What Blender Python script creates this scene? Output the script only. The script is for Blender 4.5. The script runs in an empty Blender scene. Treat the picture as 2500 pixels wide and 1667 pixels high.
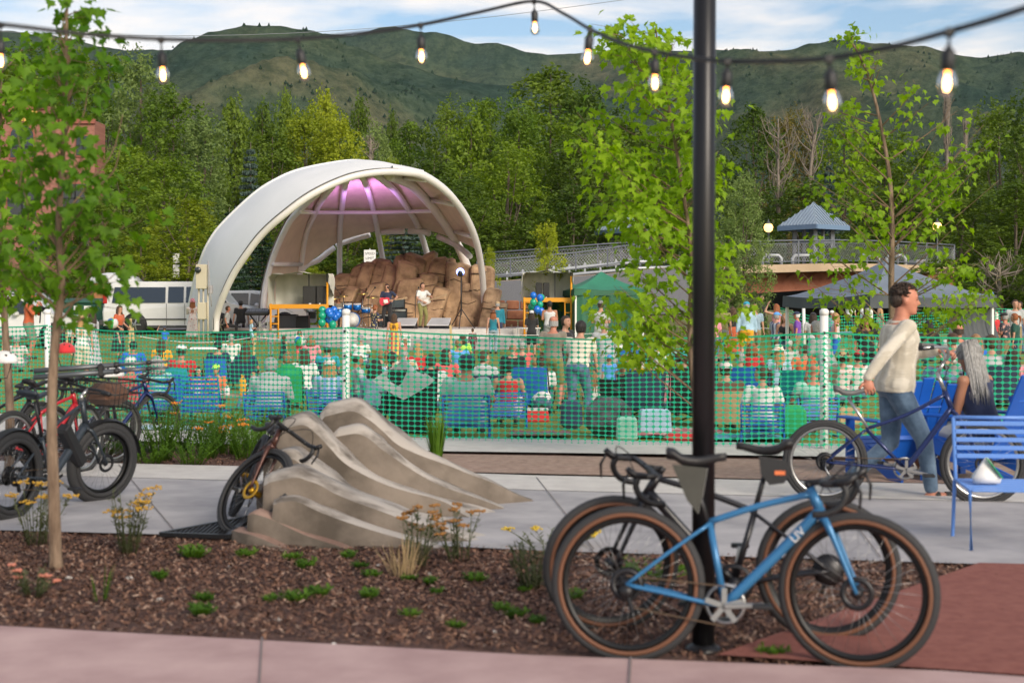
import bpy, math, random
from mathutils import Vector, Matrix, noise, Euler
from math import sin, cos, pi, radians as R, sqrt, atan2
V = Vector
sc = bpy.context.scene
random.seed(7)
# ---------------------------------------------------------------- camera
FPX, EYE, CX, HY = 3472.2, 1.6, 1250.0, 758.0      # photo pixels per unit, eye height, centre column, horizon row
cam_d = bpy.data.cameras.new('camera'); cam = bpy.data.objects.new('camera', cam_d)
sc.collection.objects.link(cam); sc.camera = cam
cam.location = (0, 0, EYE); cam.rotation_euler = (R(90), 0, 0)
cam_d.lens = 50; cam_d.sensor_width = 36; cam_d.shift_y = -0.0302
cam_d.clip_start = 0.1; cam_d.clip_end = 8000
cam_d.dof.use_dof = True; cam_d.dof.focus_distance = 40; cam_d.dof.aperture_fstop = 2.8
# ---------------------------------------------------------------- world, sun, exposure
SUN_EL, SUN_AZ = 27, 148          # azimuth of the sun seen from above, clockwise from +Y
w = bpy.data.worlds.new('World'); sc.world = w; w.use_nodes = True
nt = w.node_tree; nt.nodes.clear()
def N(t, **k):
    n = nt.nodes.new(t)
    for a, b in k.items():
        if a.startswith('i_'): n.inputs[int(a[2:])].default_value = b
        else: setattr(n, a, b)
    return n
def L(a, ao, b, bi): nt.links.new(a.outputs[ao], b.inputs[bi])
sky = N('ShaderNodeTexSky', sky_type='NISHITA', sun_disc=False)
sky.sun_elevation = R(SUN_EL); sky.sun_rotation = R(SUN_AZ); sky.air_density = 1.1; sky.dust_density = 1.8; sky.ozone_density = 2.4
tc = N('ShaderNodeTexCoord'); sep = N('ShaderNodeSeparateXYZ'); L(tc, 'Generated', sep, 0)
mp = N('ShaderNodeMapping'); mp.inputs['Scale'].default_value = (3.2, 3.2, 17); mp.inputs['Location'].default_value = (4.2, 0, 1.3); L(tc, 'Generated', mp, 0)
no = N('ShaderNodeTexNoise'); no.inputs['Scale'].default_value = 1.25; no.inputs['Detail'].default_value = 7; no.inputs['Roughness'].default_value = .55; no.inputs['Distortion'].default_value = .3; L(mp, 0, no, 'Vector')
rp = N('ShaderNodeValToRGB'); rp.color_ramp.elements[0].position = .45; rp.color_ramp.elements[1].position = .68; L(no, 0, rp, 0)
mx = N('ShaderNodeMix', data_type='RGBA'); mx.inputs['B'].default_value = (8.2, 7.2, 6.3, 1)
L(rp, 0, mx, 'Factor'); L(sky, 0, mx, 'A')
bg = N('ShaderNodeBackground'); bg.inputs[1].default_value = 0.115; out = N('ShaderNodeOutputWorld')
L(mx, 'Result', bg, 0); L(bg, 0, out, 0)
sd = bpy.data.lights.new('sun', 'SUN'); so = bpy.data.objects.new('sun', sd); sc.collection.objects.link(so)
sd.energy = 2.1; sd.angle = R(22); sd.color = (1, .89, .74)
_d = V((sin(R(SUN_AZ)) * cos(R(SUN_EL)), cos(R(SUN_AZ)) * cos(R(SUN_EL)), sin(R(SUN_EL))))
so.rotation_euler = _d.to_track_quat('Z', 'Y').to_euler()
sc.view_settings.view_transform = 'Standard'; sc.view_settings.look = 'None'; sc.view_settings.gamma = 1
sc.view_settings.exposure = 0.54
# ---------------------------------------------------------------- helpers
def P(px, py, d): return V(((px - CX) * d / FPX, d, EYE + (HY - py) * d / FPX))      # photo pixel at distance d
def smooth(a, b, x):
    t = min(1, max(0, (x - a) / (b - a))); return t * t * (3 - 2 * t)
def Zg(x, y):                                    # lie of the land
    u = x / max(y, 1)
    z = .75 * smooth(30, 66, y) * smooth(-.09, -.2, u)
    z += .35 * smooth(44, 60, y) * smooth(-.2, -.1, u) * 1.0
    z += .25 * smooth(30, 60, y) * smooth(.05, .3, u)
    return z
def G(px, d):                                    # ground point under column px at distance d
    x = (px - CX) * d / FPX; return V((x, d, Zg(x, d)))
MATS = {}
def mat(name, col, rough=.6, metal=0, noise_=None, bump=0, scale=20, col2=None, emit=0, spec=.5, trans=0, sheen=0, kind='noise', stretch=None, detail=4, alpha=1, contrast=(.35, .65)):
    if name in MATS: return MATS[name]
    m = bpy.data.materials.new(name); m.use_nodes = True; t = m.node_tree; b = t.nodes['Principled BSDF']
    col = tuple(col) + (1,) if len(col) == 3 else col
    b.inputs['Base Color'].default_value = col; b.inputs['Roughness'].default_value = rough; b.inputs['Metallic'].default_value = metal
    b.inputs['Specular IOR Level'].default_value = spec; m.diffuse_color = col
    if trans: b.inputs['Transmission Weight'].default_value = trans
    if sheen: b.inputs['Sheen Weight'].default_value = sheen
    if alpha < 1: b.inputs['Alpha'].default_value = alpha
    if emit: b.inputs['Emission Color'].default_value = col; b.inputs['Emission Strength'].default_value = emit
    if col2 or bump:
        c = t.nodes.new('ShaderNodeTexCoord'); src = c.outputs['Object']
        mpn = t.nodes.new('ShaderNodeMapping'); t.links.new(src, mpn.inputs[0])
        if stretch: mpn.inputs['Scale'].default_value = stretch
        if kind == 'voronoi':
            n = t.nodes.new('ShaderNodeTexVoronoi'); fac = n.outputs['Distance']
        elif kind == 'wave':
            n = t.nodes.new('ShaderNodeTexWave'); n.inputs['Distortion'].default_value = 2; fac = n.outputs['Fac']
        else:
            n = t.nodes.new('ShaderNodeTexNoise'); n.inputs['Detail'].default_value = detail; n.inputs['Roughness'].default_value = .6; fac = n.outputs['Fac']
        n.inputs['Scale'].default_value = scale; t.links.new(mpn.outputs[0], n.inputs['Vector'])
        if col2:
            r = t.nodes.new('ShaderNodeValToRGB'); r.color_ramp.elements[0].position, r.color_ramp.elements[1].position = contrast
            r.color_ramp.elements[0].color = col; r.color_ramp.elements[1].color = tuple(col2) + (1,)
            t.links.new(fac, r.inputs[0]); t.links.new(r.outputs[0], b.inputs['Base Color'])
        if bump:
            bp = t.nodes.new('ShaderNodeBump'); bp.inputs['Strength'].default_value = bump; bp.inputs['Distance'].default_value = .02
            t.links.new(fac, bp.inputs['Height']); t.links.new(bp.outputs[0], b.inputs['Normal'])
    MATS[name] = m; return m
def leafmat(name, c1, c2, trans=.35, c3=None):
    """leaf material: per-leaf colour variation from a random-ish noise in object space, light shining through"""
    if name in MATS: return MATS[name]
    m = bpy.data.materials.new(name); m.use_nodes = True; t = m.node_tree; b = t.nodes['Principled BSDF']; o = t.nodes['Material Output']
    c = t.nodes.new('ShaderNodeTexCoord'); n = t.nodes.new('ShaderNodeTexNoise'); n.inputs['Scale'].default_value = 1.3; n.inputs['Detail'].default_value = 6; n.inputs['Roughness'].default_value = .75
    t.links.new(c.outputs['Object'], n.inputs['Vector'])
    oi = t.nodes.new('ShaderNodeObjectInfo'); ad = t.nodes.new('ShaderNodeMath'); ad.operation = 'MULTIPLY_ADD'; ad.inputs[1].default_value = .22
    t.links.new(oi.outputs['Random'], ad.inputs[0]); t.links.new(n.outputs['Fac'], ad.inputs[2])
    r = t.nodes.new('ShaderNodeValToRGB'); r.color_ramp.elements[0].position = .42; r.color_ramp.elements[1].position = .78
    r.color_ramp.elements[0].color = tuple(c1) + (1,); r.color_ramp.elements[1].color = tuple(c2) + (1,)
    if c3: e = r.color_ramp.elements.new(.9); e.color = tuple(c3) + (1,)
    t.links.new(ad.outputs[0], r.inputs[0]); t.links.new(r.outputs[0], b.inputs['Base Color'])
    b.inputs['Roughness'].default_value = .55; b.inputs['Specular IOR Level'].default_value = .25
    tr = t.nodes.new('ShaderNodeBsdfTranslucent'); hs = t.nodes.new('ShaderNodeHueSaturation'); hs.inputs['Value'].default_value = 1.5; hs.inputs['Saturation'].default_value = 1.1
    t.links.new(r.outputs[0], hs.inputs['Color']); t.links.new(hs.outputs[0], tr.inputs[0])
    ms = t.nodes.new('ShaderNodeMixShader'); ms.inputs[0].default_value = trans
    t.links.new(b.outputs[0], ms.inputs[1]); t.links.new(tr.outputs[0], ms.inputs[2]); t.links.new(ms.outputs[0], o.inputs[0])
    m.diffuse_color = tuple(c1) + (1,); MATS[name] = m; return m
col = sc.collection
def tag(o, label=None, cat=None, group=None, kind=None):
    if label: o['label'] = label
    if cat: o['category'] = cat
    if group: o['group'] = group
    if kind: o['kind'] = kind
    return o
def thing(name, label, cat, loc=(0, 0, 0), rz=0, group=None, rot=None):
    o = bpy.data.objects.new(name, None); col.objects.link(o); o.empty_display_size = .1
    o.location = loc; o.rotation_euler = rot or (0, 0, rz); return tag(o, label, cat, group)
def perp(t):
    t = t.normalized(); a = V((0, 0, 1)) if abs(t.z) < .9 else V((1, 0, 0))
    u = t.cross(a).normalized(); return u, t.cross(u).normalized()
class MB:
    """collects shapes and links them as one mesh object"""
    def __init__(s): s.v = []; s.f = []; s.mi = []; s.sm = []; s.m = 0; s.smooth = False
    def add(s, vs, fs, smooth=None):
        k = len(s.v); s.v += [V(p) for p in vs]; s.f += [tuple(i + k for i in f) for f in fs]
        s.mi += [s.m] * len(fs); s.sm += [s.smooth if smooth is None else smooth] * len(fs); return s
    def box(s, c, size, rot=None, bev=0, taper=1):
        x, y, z = size[0] / 2, size[1] / 2, size[2] / 2; c = V(c)
        if bev:
            b = min(bev, x * .9, y * .9, z * .9); rings = []
            for zz, ins in ((-z, b), (-z + b, 0), (z - b, 0), (z, b)):
                X, Y = x - ins, y - ins; k = 1 if zz < 0 else taper; X *= k; Y *= k
                rings.append([V((-X + b * .5, -Y, zz)), V((X - b * .5, -Y, zz)), V((X, -Y + b * .5, zz)), V((X, Y - b * .5, zz)), V((X - b * .5, Y, zz)), V((-X + b * .5, Y, zz)), V((-X, Y - b * .5, zz)), V((-X, -Y + b * .5, zz))])
            vs = [p for r in rings for p in r]; fs = [tuple(range(7, -1, -1)), tuple(range(24, 32))]
            for i in range(3):
                for j in range(8): a = i * 8; fs.append((a + j, a + (j + 1) % 8, a + 8 + (j + 1) % 8, a + 8 + j))
        else:
            vs = [V((sx * x * (taper if sz > 0 else 1), sy * y * (taper if sz > 0 else 1), sz * z)) for sz in (-1, 1) for sx, sy in ((-1, -1), (1, -1), (1, 1), (-1, 1))]
            fs = [(3, 2, 1, 0), (4, 5, 6, 7), (0, 1, 5, 4), (1, 2, 6, 5), (2, 3, 7, 6), (3, 0, 4, 7)]
        M = (rot.to_matrix() if isinstance(rot, Euler) else rot) if rot is not None else Matrix.Identity(3)
        return s.add([c + M @ p for p in vs], fs, False)
    def bar(s, a, b, w, h=None, up=V((0, 0, 1)), bev=0):
        a, b = V(a), V(b); t = (b - a); L_ = t.length; t.normalize(); h = h or w
        if abs(t.dot(up)) > .98: up = V((0, 1, 0))
        x = t.cross(up).normalized(); z = x.cross(t).normalized()
        M = Matrix((x, t, z)).transposed(); return s.box((a + b) / 2, (w, L_, h), M, bev)
    def tube(s, pts, r, n=8, closed=False, cap=True, flat=None):
        pts = [V(p) for p in pts]; m = len(pts); rs = r if isinstance(r, (list, tuple)) else [r] * m
        rings = []; u = None
        for i, p in enumerate(pts):
            if closed: t = pts[(i + 1) % m] - pts[i - 1]
            else: t = pts[min(i + 1, m - 1)] - pts[max(i - 1, 0)]
            if t.length < 1e-9: t = V((0, 0, 1))
            t.normalize()
            if u is None: u, vv = perp(t)
            else:
                u = (u - t * u.dot(t)); u = u.normalized() if u.length > 1e-6 else perp(t)[0]
                vv = t.cross(u)
            q = rs[i]
            rings.append([p + (u * cos(2 * pi * j / n) + vv * sin(2 * pi * j / n) * (flat or 1)) * q for j in range(n)])
        vs = [p for g in rings for p in g]; fs = []
        for i in range(m if closed else m - 1):
            a, b = i * n, ((i + 1) % m) * n
            for j in range(n): fs.append((a + j, a + (j + 1) % n, b + (j + 1) % n, b + j))
        if cap and not closed: fs += [tuple(range(n - 1, -1, -1)), tuple(range((m - 1) * n, m * n))]
        return s.add(vs, fs, True)
    def loft(s, rings, cap=True, closed=True, smooth=True, loop=False):
        n = len(rings[0]); vs = [p for g in rings for p in g]; fs = []; m = len(rings)
        for i in range(m if loop else m - 1):
            b0 = ((i + 1) % m) * n
            for j in range(n if closed else n - 1): fs.append((i * n + j, i * n + (j + 1) % n, b0 + (j + 1) % n, b0 + j))
        if cap and closed and not loop: fs += [tuple(range(n - 1, -1, -1)), tuple(range((m - 1) * n, m * n))]
        return s.add(vs, fs, smooth)
    def ell(s, c, r, n=12, m=8, rot=None, z0=-1, z1=1):
        c = V(c); r = V(r) if not isinstance(r, (int, float)) else V((r, r, r)); M = rot or Matrix.Identity(3)
        if isinstance(M, Euler): M = M.to_matrix()
        rings = []
        a0, a1 = math.asin(max(-1, z0)), math.asin(min(1, z1))
        for i in range(m + 1):
            a = a0 + (a1 - a0) * i / m; cr = max(cos(a), 1e-4)
            rings.append([c + M @ V((r.x * cr * cos(2 * pi * j / n), r.y * cr * sin(2 * pi * j / n), r.z * sin(a))) for j in range(n)])
        return s.loft(rings)
    def lathe(s, prof, c=(0, 0, 0), n=16, M=None, cap=True):
        c = V(c); M = M or Matrix.Identity(3)
        return s.loft([[c + M @ V((r * cos(2 * pi * j / n), r * sin(2 * pi * j / n), z)) for j in range(n)] for r, z in prof], cap=cap)
    def prism(s, poly, h, M=None, off=(0, 0, 0)):
        """polygon in xy extruded h along z, then placed by M (3x3) and off"""
        M = M or Matrix.Identity(3); off = V(off); n = len(poly)
        vs = [off + M @ V((x, y, z)) for z in (0, h) for x, y in poly]
        fs = [tuple(range(n - 1, -1, -1)), tuple(range(n, 2 * n))] + [(i, (i + 1) % n, n + (i + 1) % n, n + i) for i in range(n)]
        return s.add(vs, fs, False)
    def quad(s, *p, smooth=False): return s.add(p, [tuple(range(len(p)))], smooth)
    def mesh(s, name):
        me = bpy.data.meshes.new(name); me.from_pydata([tuple(p) for p in s.v], [], s.f)
        me.polygons.foreach_set('material_index', s.mi); me.polygons.foreach_set('use_smooth', s.sm); me.update(); return me
    def build(s, name, mats, parent=None, world=False, loc=None):
        off = V(parent.location) if (parent and world) else (V(loc) if loc is not None and parent is None else V((0, 0, 0)))
        if off.length > 0: s.v = [p - off for p in s.v]
        me = s.mesh(name)
        for m in (mats if isinstance(mats, (list, tuple)) else [mats]): me.materials.append(m)
        o = bpy.data.objects.new(name, me); col.objects.link(o)
        if parent: o.parent = parent
        elif loc is not None: o.location = loc
        return o
def mkobj(name, me, parent, mats=None):
    o = bpy.data.objects.new(name, me); col.objects.link(o); o.parent = parent
    if mats:
        for i, m in enumerate(mats):
            if i < len(o.material_slots): o.material_slots[i].link = 'OBJECT'; o.material_slots[i].material = m
    return o
def dup(root, loc=None, rz=None, label=None, scale=None):
    def cp(o, par):
        c = o.copy(); col.objects.link(c); c.parent = par
        for ch in [k for k in bpy.data.objects if k.parent == o]: cp(ch, c)
        return c
    c = cp(root, None)
    if loc is not None: c.location = loc
    if rz is not None: c.rotation_euler = (0, 0, rz)
    if label: c['label'] = label
    if scale is not None: c.scale = scale if not isinstance(scale, (int, float)) else (scale,) * 3
    return c
def spline(pts, n):
    """Catmull-Rom through points, n samples per span"""
    pts = [V(p) for p in pts]; q = [pts[0] * 2 - pts[1]] + pts + [pts[-1] * 2 - pts[-2]]; o = []
    for i in range(1, len(q) - 2):
        for k in range(n):
            t = k / n; a, b, c, d = q[i - 1], q[i], q[i + 1], q[i + 2]
            o.append(.5 * ((2 * b) + (c - a) * t + (2 * a - 5 * b + 4 * c - d) * t * t + (3 * b - a - 3 * c + d) * t ** 3))
    o.append(pts[-1]); return o
def text(s, body, size, M, off, parent, m, name='lettering', depth=.002):
    cu = bpy.data.curves.new('t', 'FONT'); cu.body = body; cu.size = size; cu.extrude = depth; cu.align_x = 'CENTER'; cu.align_y = 'CENTER'
    o = bpy.data.objects.new('t', cu); col.objects.link(o); dg = bpy.context.evaluated_depsgraph_get()
    me = bpy.data.meshes.new_from_object(o.evaluated_get(dg)); bpy.data.objects.remove(o)
    me.transform(Matrix.Translation(V(off)) @ M.to_4x4()); me.materials.clear(); me.materials.append(m); me.name = name
    k = bpy.data.objects.new(name, me); col.objects.link(k); k.parent = parent; return k
def XZ():  # text upright facing -Y (towards the viewer)
    return Matrix(((1, 0, 0), (0, 0, -1), (0, 1, 0)))
# ---------------------------------------------------------------- ground sheets
def sheet(name, poly, z, m, dens=None):
    """flat polygon given as [(x,y)...] following the land plus z"""
    b = MB(); b.add([(x, y, Zg(x, y) + z) for x, y in poly], [tuple(range(len(poly)))]); return tag(b.build(name, m), kind='structure')
def lerp(a, b, t): return a + (b - a) * t
def strip(name, near, far, z, m, nu=40, nv=8, kind='structure', jitter=0):
    """ground strip between two polylines of (px,d) columns, following the land"""
    def samp(pl, t):
        k = t * (len(pl) - 1); i = min(int(k), len(pl) - 2); f = k - i
        a, b = [V(((p[0] - CX) * p[1] / FPX, p[1], 0)) for p in (pl[i], pl[i + 1])]
        return a.lerp(b, f)
    b = MB(); vs = []; fs = []
    for j in range(nv + 1):
        for i in range(nu + 1):
            p = samp(near, i / nu).lerp(samp(far, i / nu), j / nv); p.z = Zg(p.x, p.y) + z + (noise.noise(p * 2.2) * jitter if 0 < j < nv else 0)
            vs.append(p)
    for j in range(nv):
        for i in range(nu): a = j * (nu + 1) + i; fs.append((a, a + 1, a + nu + 2, a + nu + 1))
    b.add(vs, fs, True); return tag(b.build(name, m), kind=kind)
M_conc = mat('concrete_grey', (.27, .26, .27), .85, col2=(.42, .40, .40), bump=.15, scale=1.6, detail=8)
M_pink = mat('concrete_pink', (.36, .23, .22), .85, col2=(.50, .345, .325), bump=.12, scale=1.8, detail=8)
M_curb = mat('concrete_light', (.50, .47, .44), .8, col2=(.58, .55, .51), bump=.1, scale=5, detail=6)
M_mulch = mat('mulch', (.05, .023, .017), .95, col2=(.15, .075, .055), bump=1, scale=28, detail=8)
M_soil = mat('soil', (.25, .165, .125), .95, col2=(.36, .25, .195), bump=.6, scale=12, detail=8)
M_grass = mat('lawn', (.10, .15, .018), .95, col2=(.27, .28, .045), bump=.6, scale=3.2, detail=10, contrast=(.38, .62))
M_wild = mat('meadow', (.05, .085, .02), .95, col2=(.10, .14, .035), bump=.8, scale=.6, detail=10)
M_red = mat('red_paving', (.19, .055, .04), .9, col2=(.25, .085, .062), bump=.3, scale=14, detail=8)
M_asph = mat('asphalt', (.12, .12, .125), .9, col2=(.16, .16, .165), bump=.2, scale=20)
# far terrain to the horizon
b = MB(); vs = []; fs = []; ds = [0, 3, 6, 10, 16, 22, 28, 34, 40, 46, 52, 58, 64, 70, 80, 100, 140, 200, 300, 500, 900, 1500, 3000]
us = [-6, -3, -1.5, -1, -.7, -.5, -.4] + [i * .025 - .35 for i in range(29)] + [.4, .5, .7, 1, 1.5, 3, 6]
for d in ds:
    for u in us:
        x = u * max(d, 12) ; vs.append((x, d - 6, Zg(x, d) - (.06 if d < 14 else .3) - (0 if d < 66 else smooth(66, 100, d) * .3)))
nu = len(us)
for j in range(len(ds) - 1):
    for i in range(nu - 1): a = j * nu + i; fs.append((a, a + 1, a + nu + 1, a + nu))
b.add(vs, fs, True); tag(b.build('ground', M_wild), kind='structure')
strip('lawn', [(-900, 15), (3400, 15)], [(-900, 64), (3400, 64)], .0, M_grass, 90, 60)
strip('mulch_bed', [(-1100, 6.0), (0, 7.07), (1300, 6.47), (2300, 6.19), (3600, 5.6)], [(-1100, 18.2), (0, 17.6), (1300, 16.2), (2300, 15.6), (3600, 15)], .012, M_mulch, 140, 90, jitter=.012)
strip('pink_path', [(-2600, 2.5), (5000, 2.5)], [(-1100, 7.3), (0, 7.07), (1300, 6.47), (2300, 6.19), (3600, 5.6)], .035, M_pink, 60, 6)
strip('grey_path', [(-900, 10.6), (0, 10.15), (640, 9.85), (1300, 9.3), (2500, 8.75), (3500, 8.3)], [(-900, 15.4), (0, 14.8), (700, 14.2), (1300, 13.5), (2500, 12.7), (3500, 12.2)], .035, M_conc, 60, 8)
b = MB()   # pale edge band along the far side of the path, and the strip under the fence
strip('path_edge', [(-900, 14.2), (0, 13.6), (700, 13.0), (1300, 12.4), (2500, 11.6), (3500, 11.2)], [(-900, 15.4), (0, 14.8), (700, 14.2), (1300, 13.5), (2500, 12.7), (3500, 12.2)], .039, M_curb, 60, 3)
strip('soil_strip', [(1080, 13.9), (2500, 12.8), (3500, 12.3)], [(1080, 15.6), (2500, 14.6), (3500, 14)], .03, M_soil, 60, 6, jitter=.02)
strip('fence_kerb', [(-900, 19), (0, 17.6), (1080, 15.75), (2500, 14.9), (3500, 14.2)], [(-900, 23.0), (0, 21.5), (845, 17.6), (2500, 16.3), (3500, 15.8)], .045, M_curb, 60, 4)
strip('red_paving', [(1750, 6.45), (2300, 6.19), (3600, 5.6)], [(2390, 8.8), (2700, 8.7), (3500, 8.3)], .042, M_red, 40, 10)
# joints in the slabs
M_joint = mat('joint', (.19, .16, .155), .95)
b = MB()
for px, d0, d1 in ((430, 10, 14.4), (-120, 10.3, 14.9), (2150, 9, 12.9), (1450, 9.3, 13.3)):
    a, c = G(px, d0), G(px - 140, d1); a.z += .044; c.z += .044; b.bar(a, c, .006, .003)
for px, d0, d1 in ((640, 6.8, 3), (1540, 6.42, 3), (-150, 7.1, 3)):
    a, c = G(px, d0), G(px - 60, d1); a.z += .04; c.z += .04; b.bar(a, c, .008, .003)
tag(b.build('path_joints', M_joint), kind='structure')
# street behind the stage
strip('street', [(-1500, 57), (300, 60), (450, 62), (560, 66)], [(-1500, 80), (300, 82), (560, 84), (1300, 84)], .05, M_asph, 40, 6)
strip('street_kerb', [(-1500, 56.6), (300, 59.6), (450, 61.6)], [(-1500, 57), (300, 60), (450, 62)], .1, M_conc, 20, 1)

# mulch chips, loose, over the near bed
M_chip = [mat('chip_a', (.125, .058, .036), .9), mat('chip_b', (.24, .13, .085), .9), mat('chip_c', (.34, .23, .17), .9), mat('chip_d', (.045, .022, .017), .95)]
b = MB(); rnd = random.Random(3)
def chips(b, n, fn):
    for _ in range(n):
        x, y = fn(); l = rnd.uniform(.005, .019); wd = l * rnd.uniform(.2, .45); a = rnd.uniform(0, 6.28); tl = rnd.uniform(-.7, .7)
        ux = V((cos(a), sin(a), tl)).normalized() * l; uy = V((-sin(a), cos(a), rnd.uniform(-.6, .6))).normalized() * wd
        c = V((x, y, .022 + rnd.uniform(0, .012))); b.m = rnd.choices((0, 1, 2, 3), (5, 3, 1, 4))[0]
        b.quad(c - ux - uy, c + ux - uy, c + ux + uy, c - ux + uy)
def reg_near():
    px = rnd.uniform(-150, 2600); t = rnd.random() ** .8
    n = 7.07 - .0004 * px; f = 10.1 - .00055 * px; d = n + (f - n) * t + .03
    return (px - CX) * d / FPX, d
def reg_far():
    px = rnd.uniform(-50, 1080); d = 14.9 - .0009 * px + rnd.random() * 2.4
    return (px - CX) * d / FPX, d
chips(b, 64000, reg_near); chips(b, 8000, reg_far)
tag(b.build('mulch_chips', M_chip), label='loose reddish brown wood chips over the planting beds', cat='mulch', kind='stuff')
# ---------------------------------------------------------------- hills
def hillmat():
    m = bpy.data.materials.new('hillside'); m.use_nodes = True; t = m.node_tree; B = t.nodes['Principled BSDF']
    c = t.nodes.new('ShaderNodeTexCoord')
    n = t.nodes.new('ShaderNodeTexNoise'); n.inputs['Scale'].default_value = .006; n.inputs['Detail'].default_value = 8; n.inputs['Roughness'].default_value = .6; t.links.new(c.outputs['Object'], n.inputs[0])
    r = t.nodes.new('ShaderNodeValToRGB'); r.color_ramp.elements[0].position = .38; r.color_ramp.elements[1].position = .64
    r.color_ramp.elements[0].color = (.040, .072, .048, 1); r.color_ramp.elements[1].color = (.125, .125, .068, 1)
    e = r.color_ramp.elements.new(.52); e.color = (.078, .105, .058, 1); t.links.new(n.outputs[0], r.inputs[0])
    n2 = t.nodes.new('ShaderNodeTexNoise'); n2.inputs['Scale'].default_value = .08; n2.inputs['Detail'].default_value = 6; n2.inputs['Roughness'].default_value = .8; t.links.new(c.outputs['Object'], n2.inputs[0])
    r2 = t.nodes.new('ShaderNodeValToRGB'); r2.color_ramp.elements[0].position = .4; r2.color_ramp.elements[1].position = .6; r2.color_ramp.elements[0].color = (.30, .42, .38, 1); t.links.new(n2.outputs[0], r2.inputs[0])
    mx = t.nodes.new('ShaderNodeMix'); mx.data_type = 'RGBA'; mx.blend_type = 'MULTIPLY'; mx.inputs['Factor'].default_value = .85
    t.links.new(r.outputs[0], mx.inputs['A']); t.links.new(r2.outputs[0], mx.inputs['B']); t.links.new(mx.outputs['Result'], B.inputs['Base Color'])
    bp = t.nodes.new('ShaderNodeBump'); bp.inputs['Strength'].default_value = .8; bp.inputs['Distance'].default_value = 6; t.links.new(n2.outputs[0], bp.inputs['Height']); t.links.new(bp.outputs[0], B.inputs['Normal'])
    B.inputs['Roughness'].default_value = 1; B.inputs['Specular IOR Level'].default_value = 0; return m
M_hill = hillmat()
def ridge(pts, px):
    if px <= pts[0][0]: return pts[0][1]
    for (a, ya), (c, yc) in zip(pts, pts[1:]):
        if px <= c: t = (px - a) / (c - a); t = t * t * (3 - 2 * t); return ya + (yc - ya) * t
    return pts[-1][1]
HV = []
def hill(name, pts, D, depth, seed, spur=.16, px0=-1500, px1=4200, nx=420, ny=90, fold=.0024, slant=.4):
    """a range whose crest stands at distance D and falls towards the viewer over `depth` metres with spurs and gullies"""
    b = MB(); vs = []; fs = []
    for j in range(ny + 1):
        t = j / ny                       # 0 foot .. 1 crest .. 1.25 behind
        tt = t * 1.25; d = D - depth + depth * tt
        for i in range(nx + 1):
            px = px0 + (px1 - px0) * i / nx; x = (px - CX) * D / FPX * (.75 + .25 * tt if tt < 1 else 1)
            crest = (HY - ridge(pts, px)) * D / FPX
            prof = min(1, tt) ** .85 if tt <= 1 else 1 - (tt - 1) * .8
            q = V((x * fold + (1 - tt) * slant + seed, tt * .5, seed)); g = abs(noise.noise(q)) * 2
            g2 = abs(noise.noise(q * 3.1 + V((5, 2, 1)))) * 2
            fall = sin(pi * min(1, tt)) ** .8
            z = crest * prof * (1 - (spur * 2.2 * g + spur * .8 * g2 - spur * .25) * fall) + noise.noise(V((x * .02, d * .02, seed))) * 5 * (1 if tt < 1 else 1)
            z += noise.noise(V((x * .08, d * .08, seed))) * 1.5
            vs.append((x, d, z))
    for j in range(ny):
        for i in range(nx): a = j * (nx + 1) + i; fs.append((a, a + 1, a + nx + 2, a + nx + 1))
    b.add(vs, fs, True); HV.append([v for v in vs if v[2] > 60]); return tag(b.build(name, M_hill), kind='structure')
hill('far_hills', [(-800, 60), (0, 72), (120, 85), (250, 112), (420, 118), (560, 92), (620, 78), (760, 82), (860, 78), (960, 66), (1060, 80), (1180, 100), (1290, 124), (1400, 128), (1520, 125), (1750, 116), (1900, 134), (2100, 150), (3200, 160)], 1750, 700, 3.3)
hill('hills', [(-800, 420), (250, 350), (330, 150), (400, 128), (460, 92), (520, 72), (600, 61), (680, 62), (760, 74), (860, 110), (960, 150), (1100, 190), (1250, 205), (1420, 235), (1700, 320), (2500, 420), (3600, 420)], 1250, 560, 9.1, spur=.34, slant=.9)
hill('right_hills', [(-800, 700), (1200, 500), (1500, 235), (1640, 170), (1750, 128), (1800, 114), (1850, 122), (1920, 126), (1980, 106), (2040, 96), (2140, 98), (2240, 110), (2330, 124), (2420, 134), (2500, 128), (2700, 110), (3300, 80)], 1350, 620, 17.7, spur=.34, slant=-.8)

rnd = random.Random(8); b = MB()
for vs, n in zip(HV, (2500, 9000, 8000)):
    for _ in range(n):
        p = V(rnd.choice(vs)) + V((rnd.uniform(-4, 4), rnd.uniform(-3, 3), 0))
        if noise.noise(p * .006) + noise.noise(p * .03) * .6 < rnd.uniform(-.5, .25): continue
        r = rnd.uniform(.8, 1.9); h = r * rnd.uniform(1, 1.9); b.add([p + V((-r, 0, -1)), p + V((r * .3, -r, -1)), p + V((r, .4 * r, -1)), p + V((0, 0, h))], [(0, 1, 3), (1, 2, 3), (2, 0, 3)], True)
tag(b.build('hillside_scrub', mat('scrub', (.018, .04, .018), 1, spec=0)), 'dark green scrub dotted over the distant hillsides', 'scrub', kind='stuff')
def haze():
    m = bpy.data.materials.new('air'); m.use_nodes = True; t = m.node_tree; t.nodes.clear(); o = t.nodes.new('ShaderNodeOutputMaterial'); v = t.nodes.new('ShaderNodeVolumePrincipled')
    v.inputs['Color'].default_value = (.62, .75, .92, 1); v.inputs['Density'].default_value = .00005; v.inputs['Anisotropy'].default_value = .1; t.links.new(v.outputs[0], o.inputs['Volume'])
    b = MB(); b.box((0, 1100, 240), (7000, 4400, 520)); tag(b.build('haze', m), kind='stuff')
haze()
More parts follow.
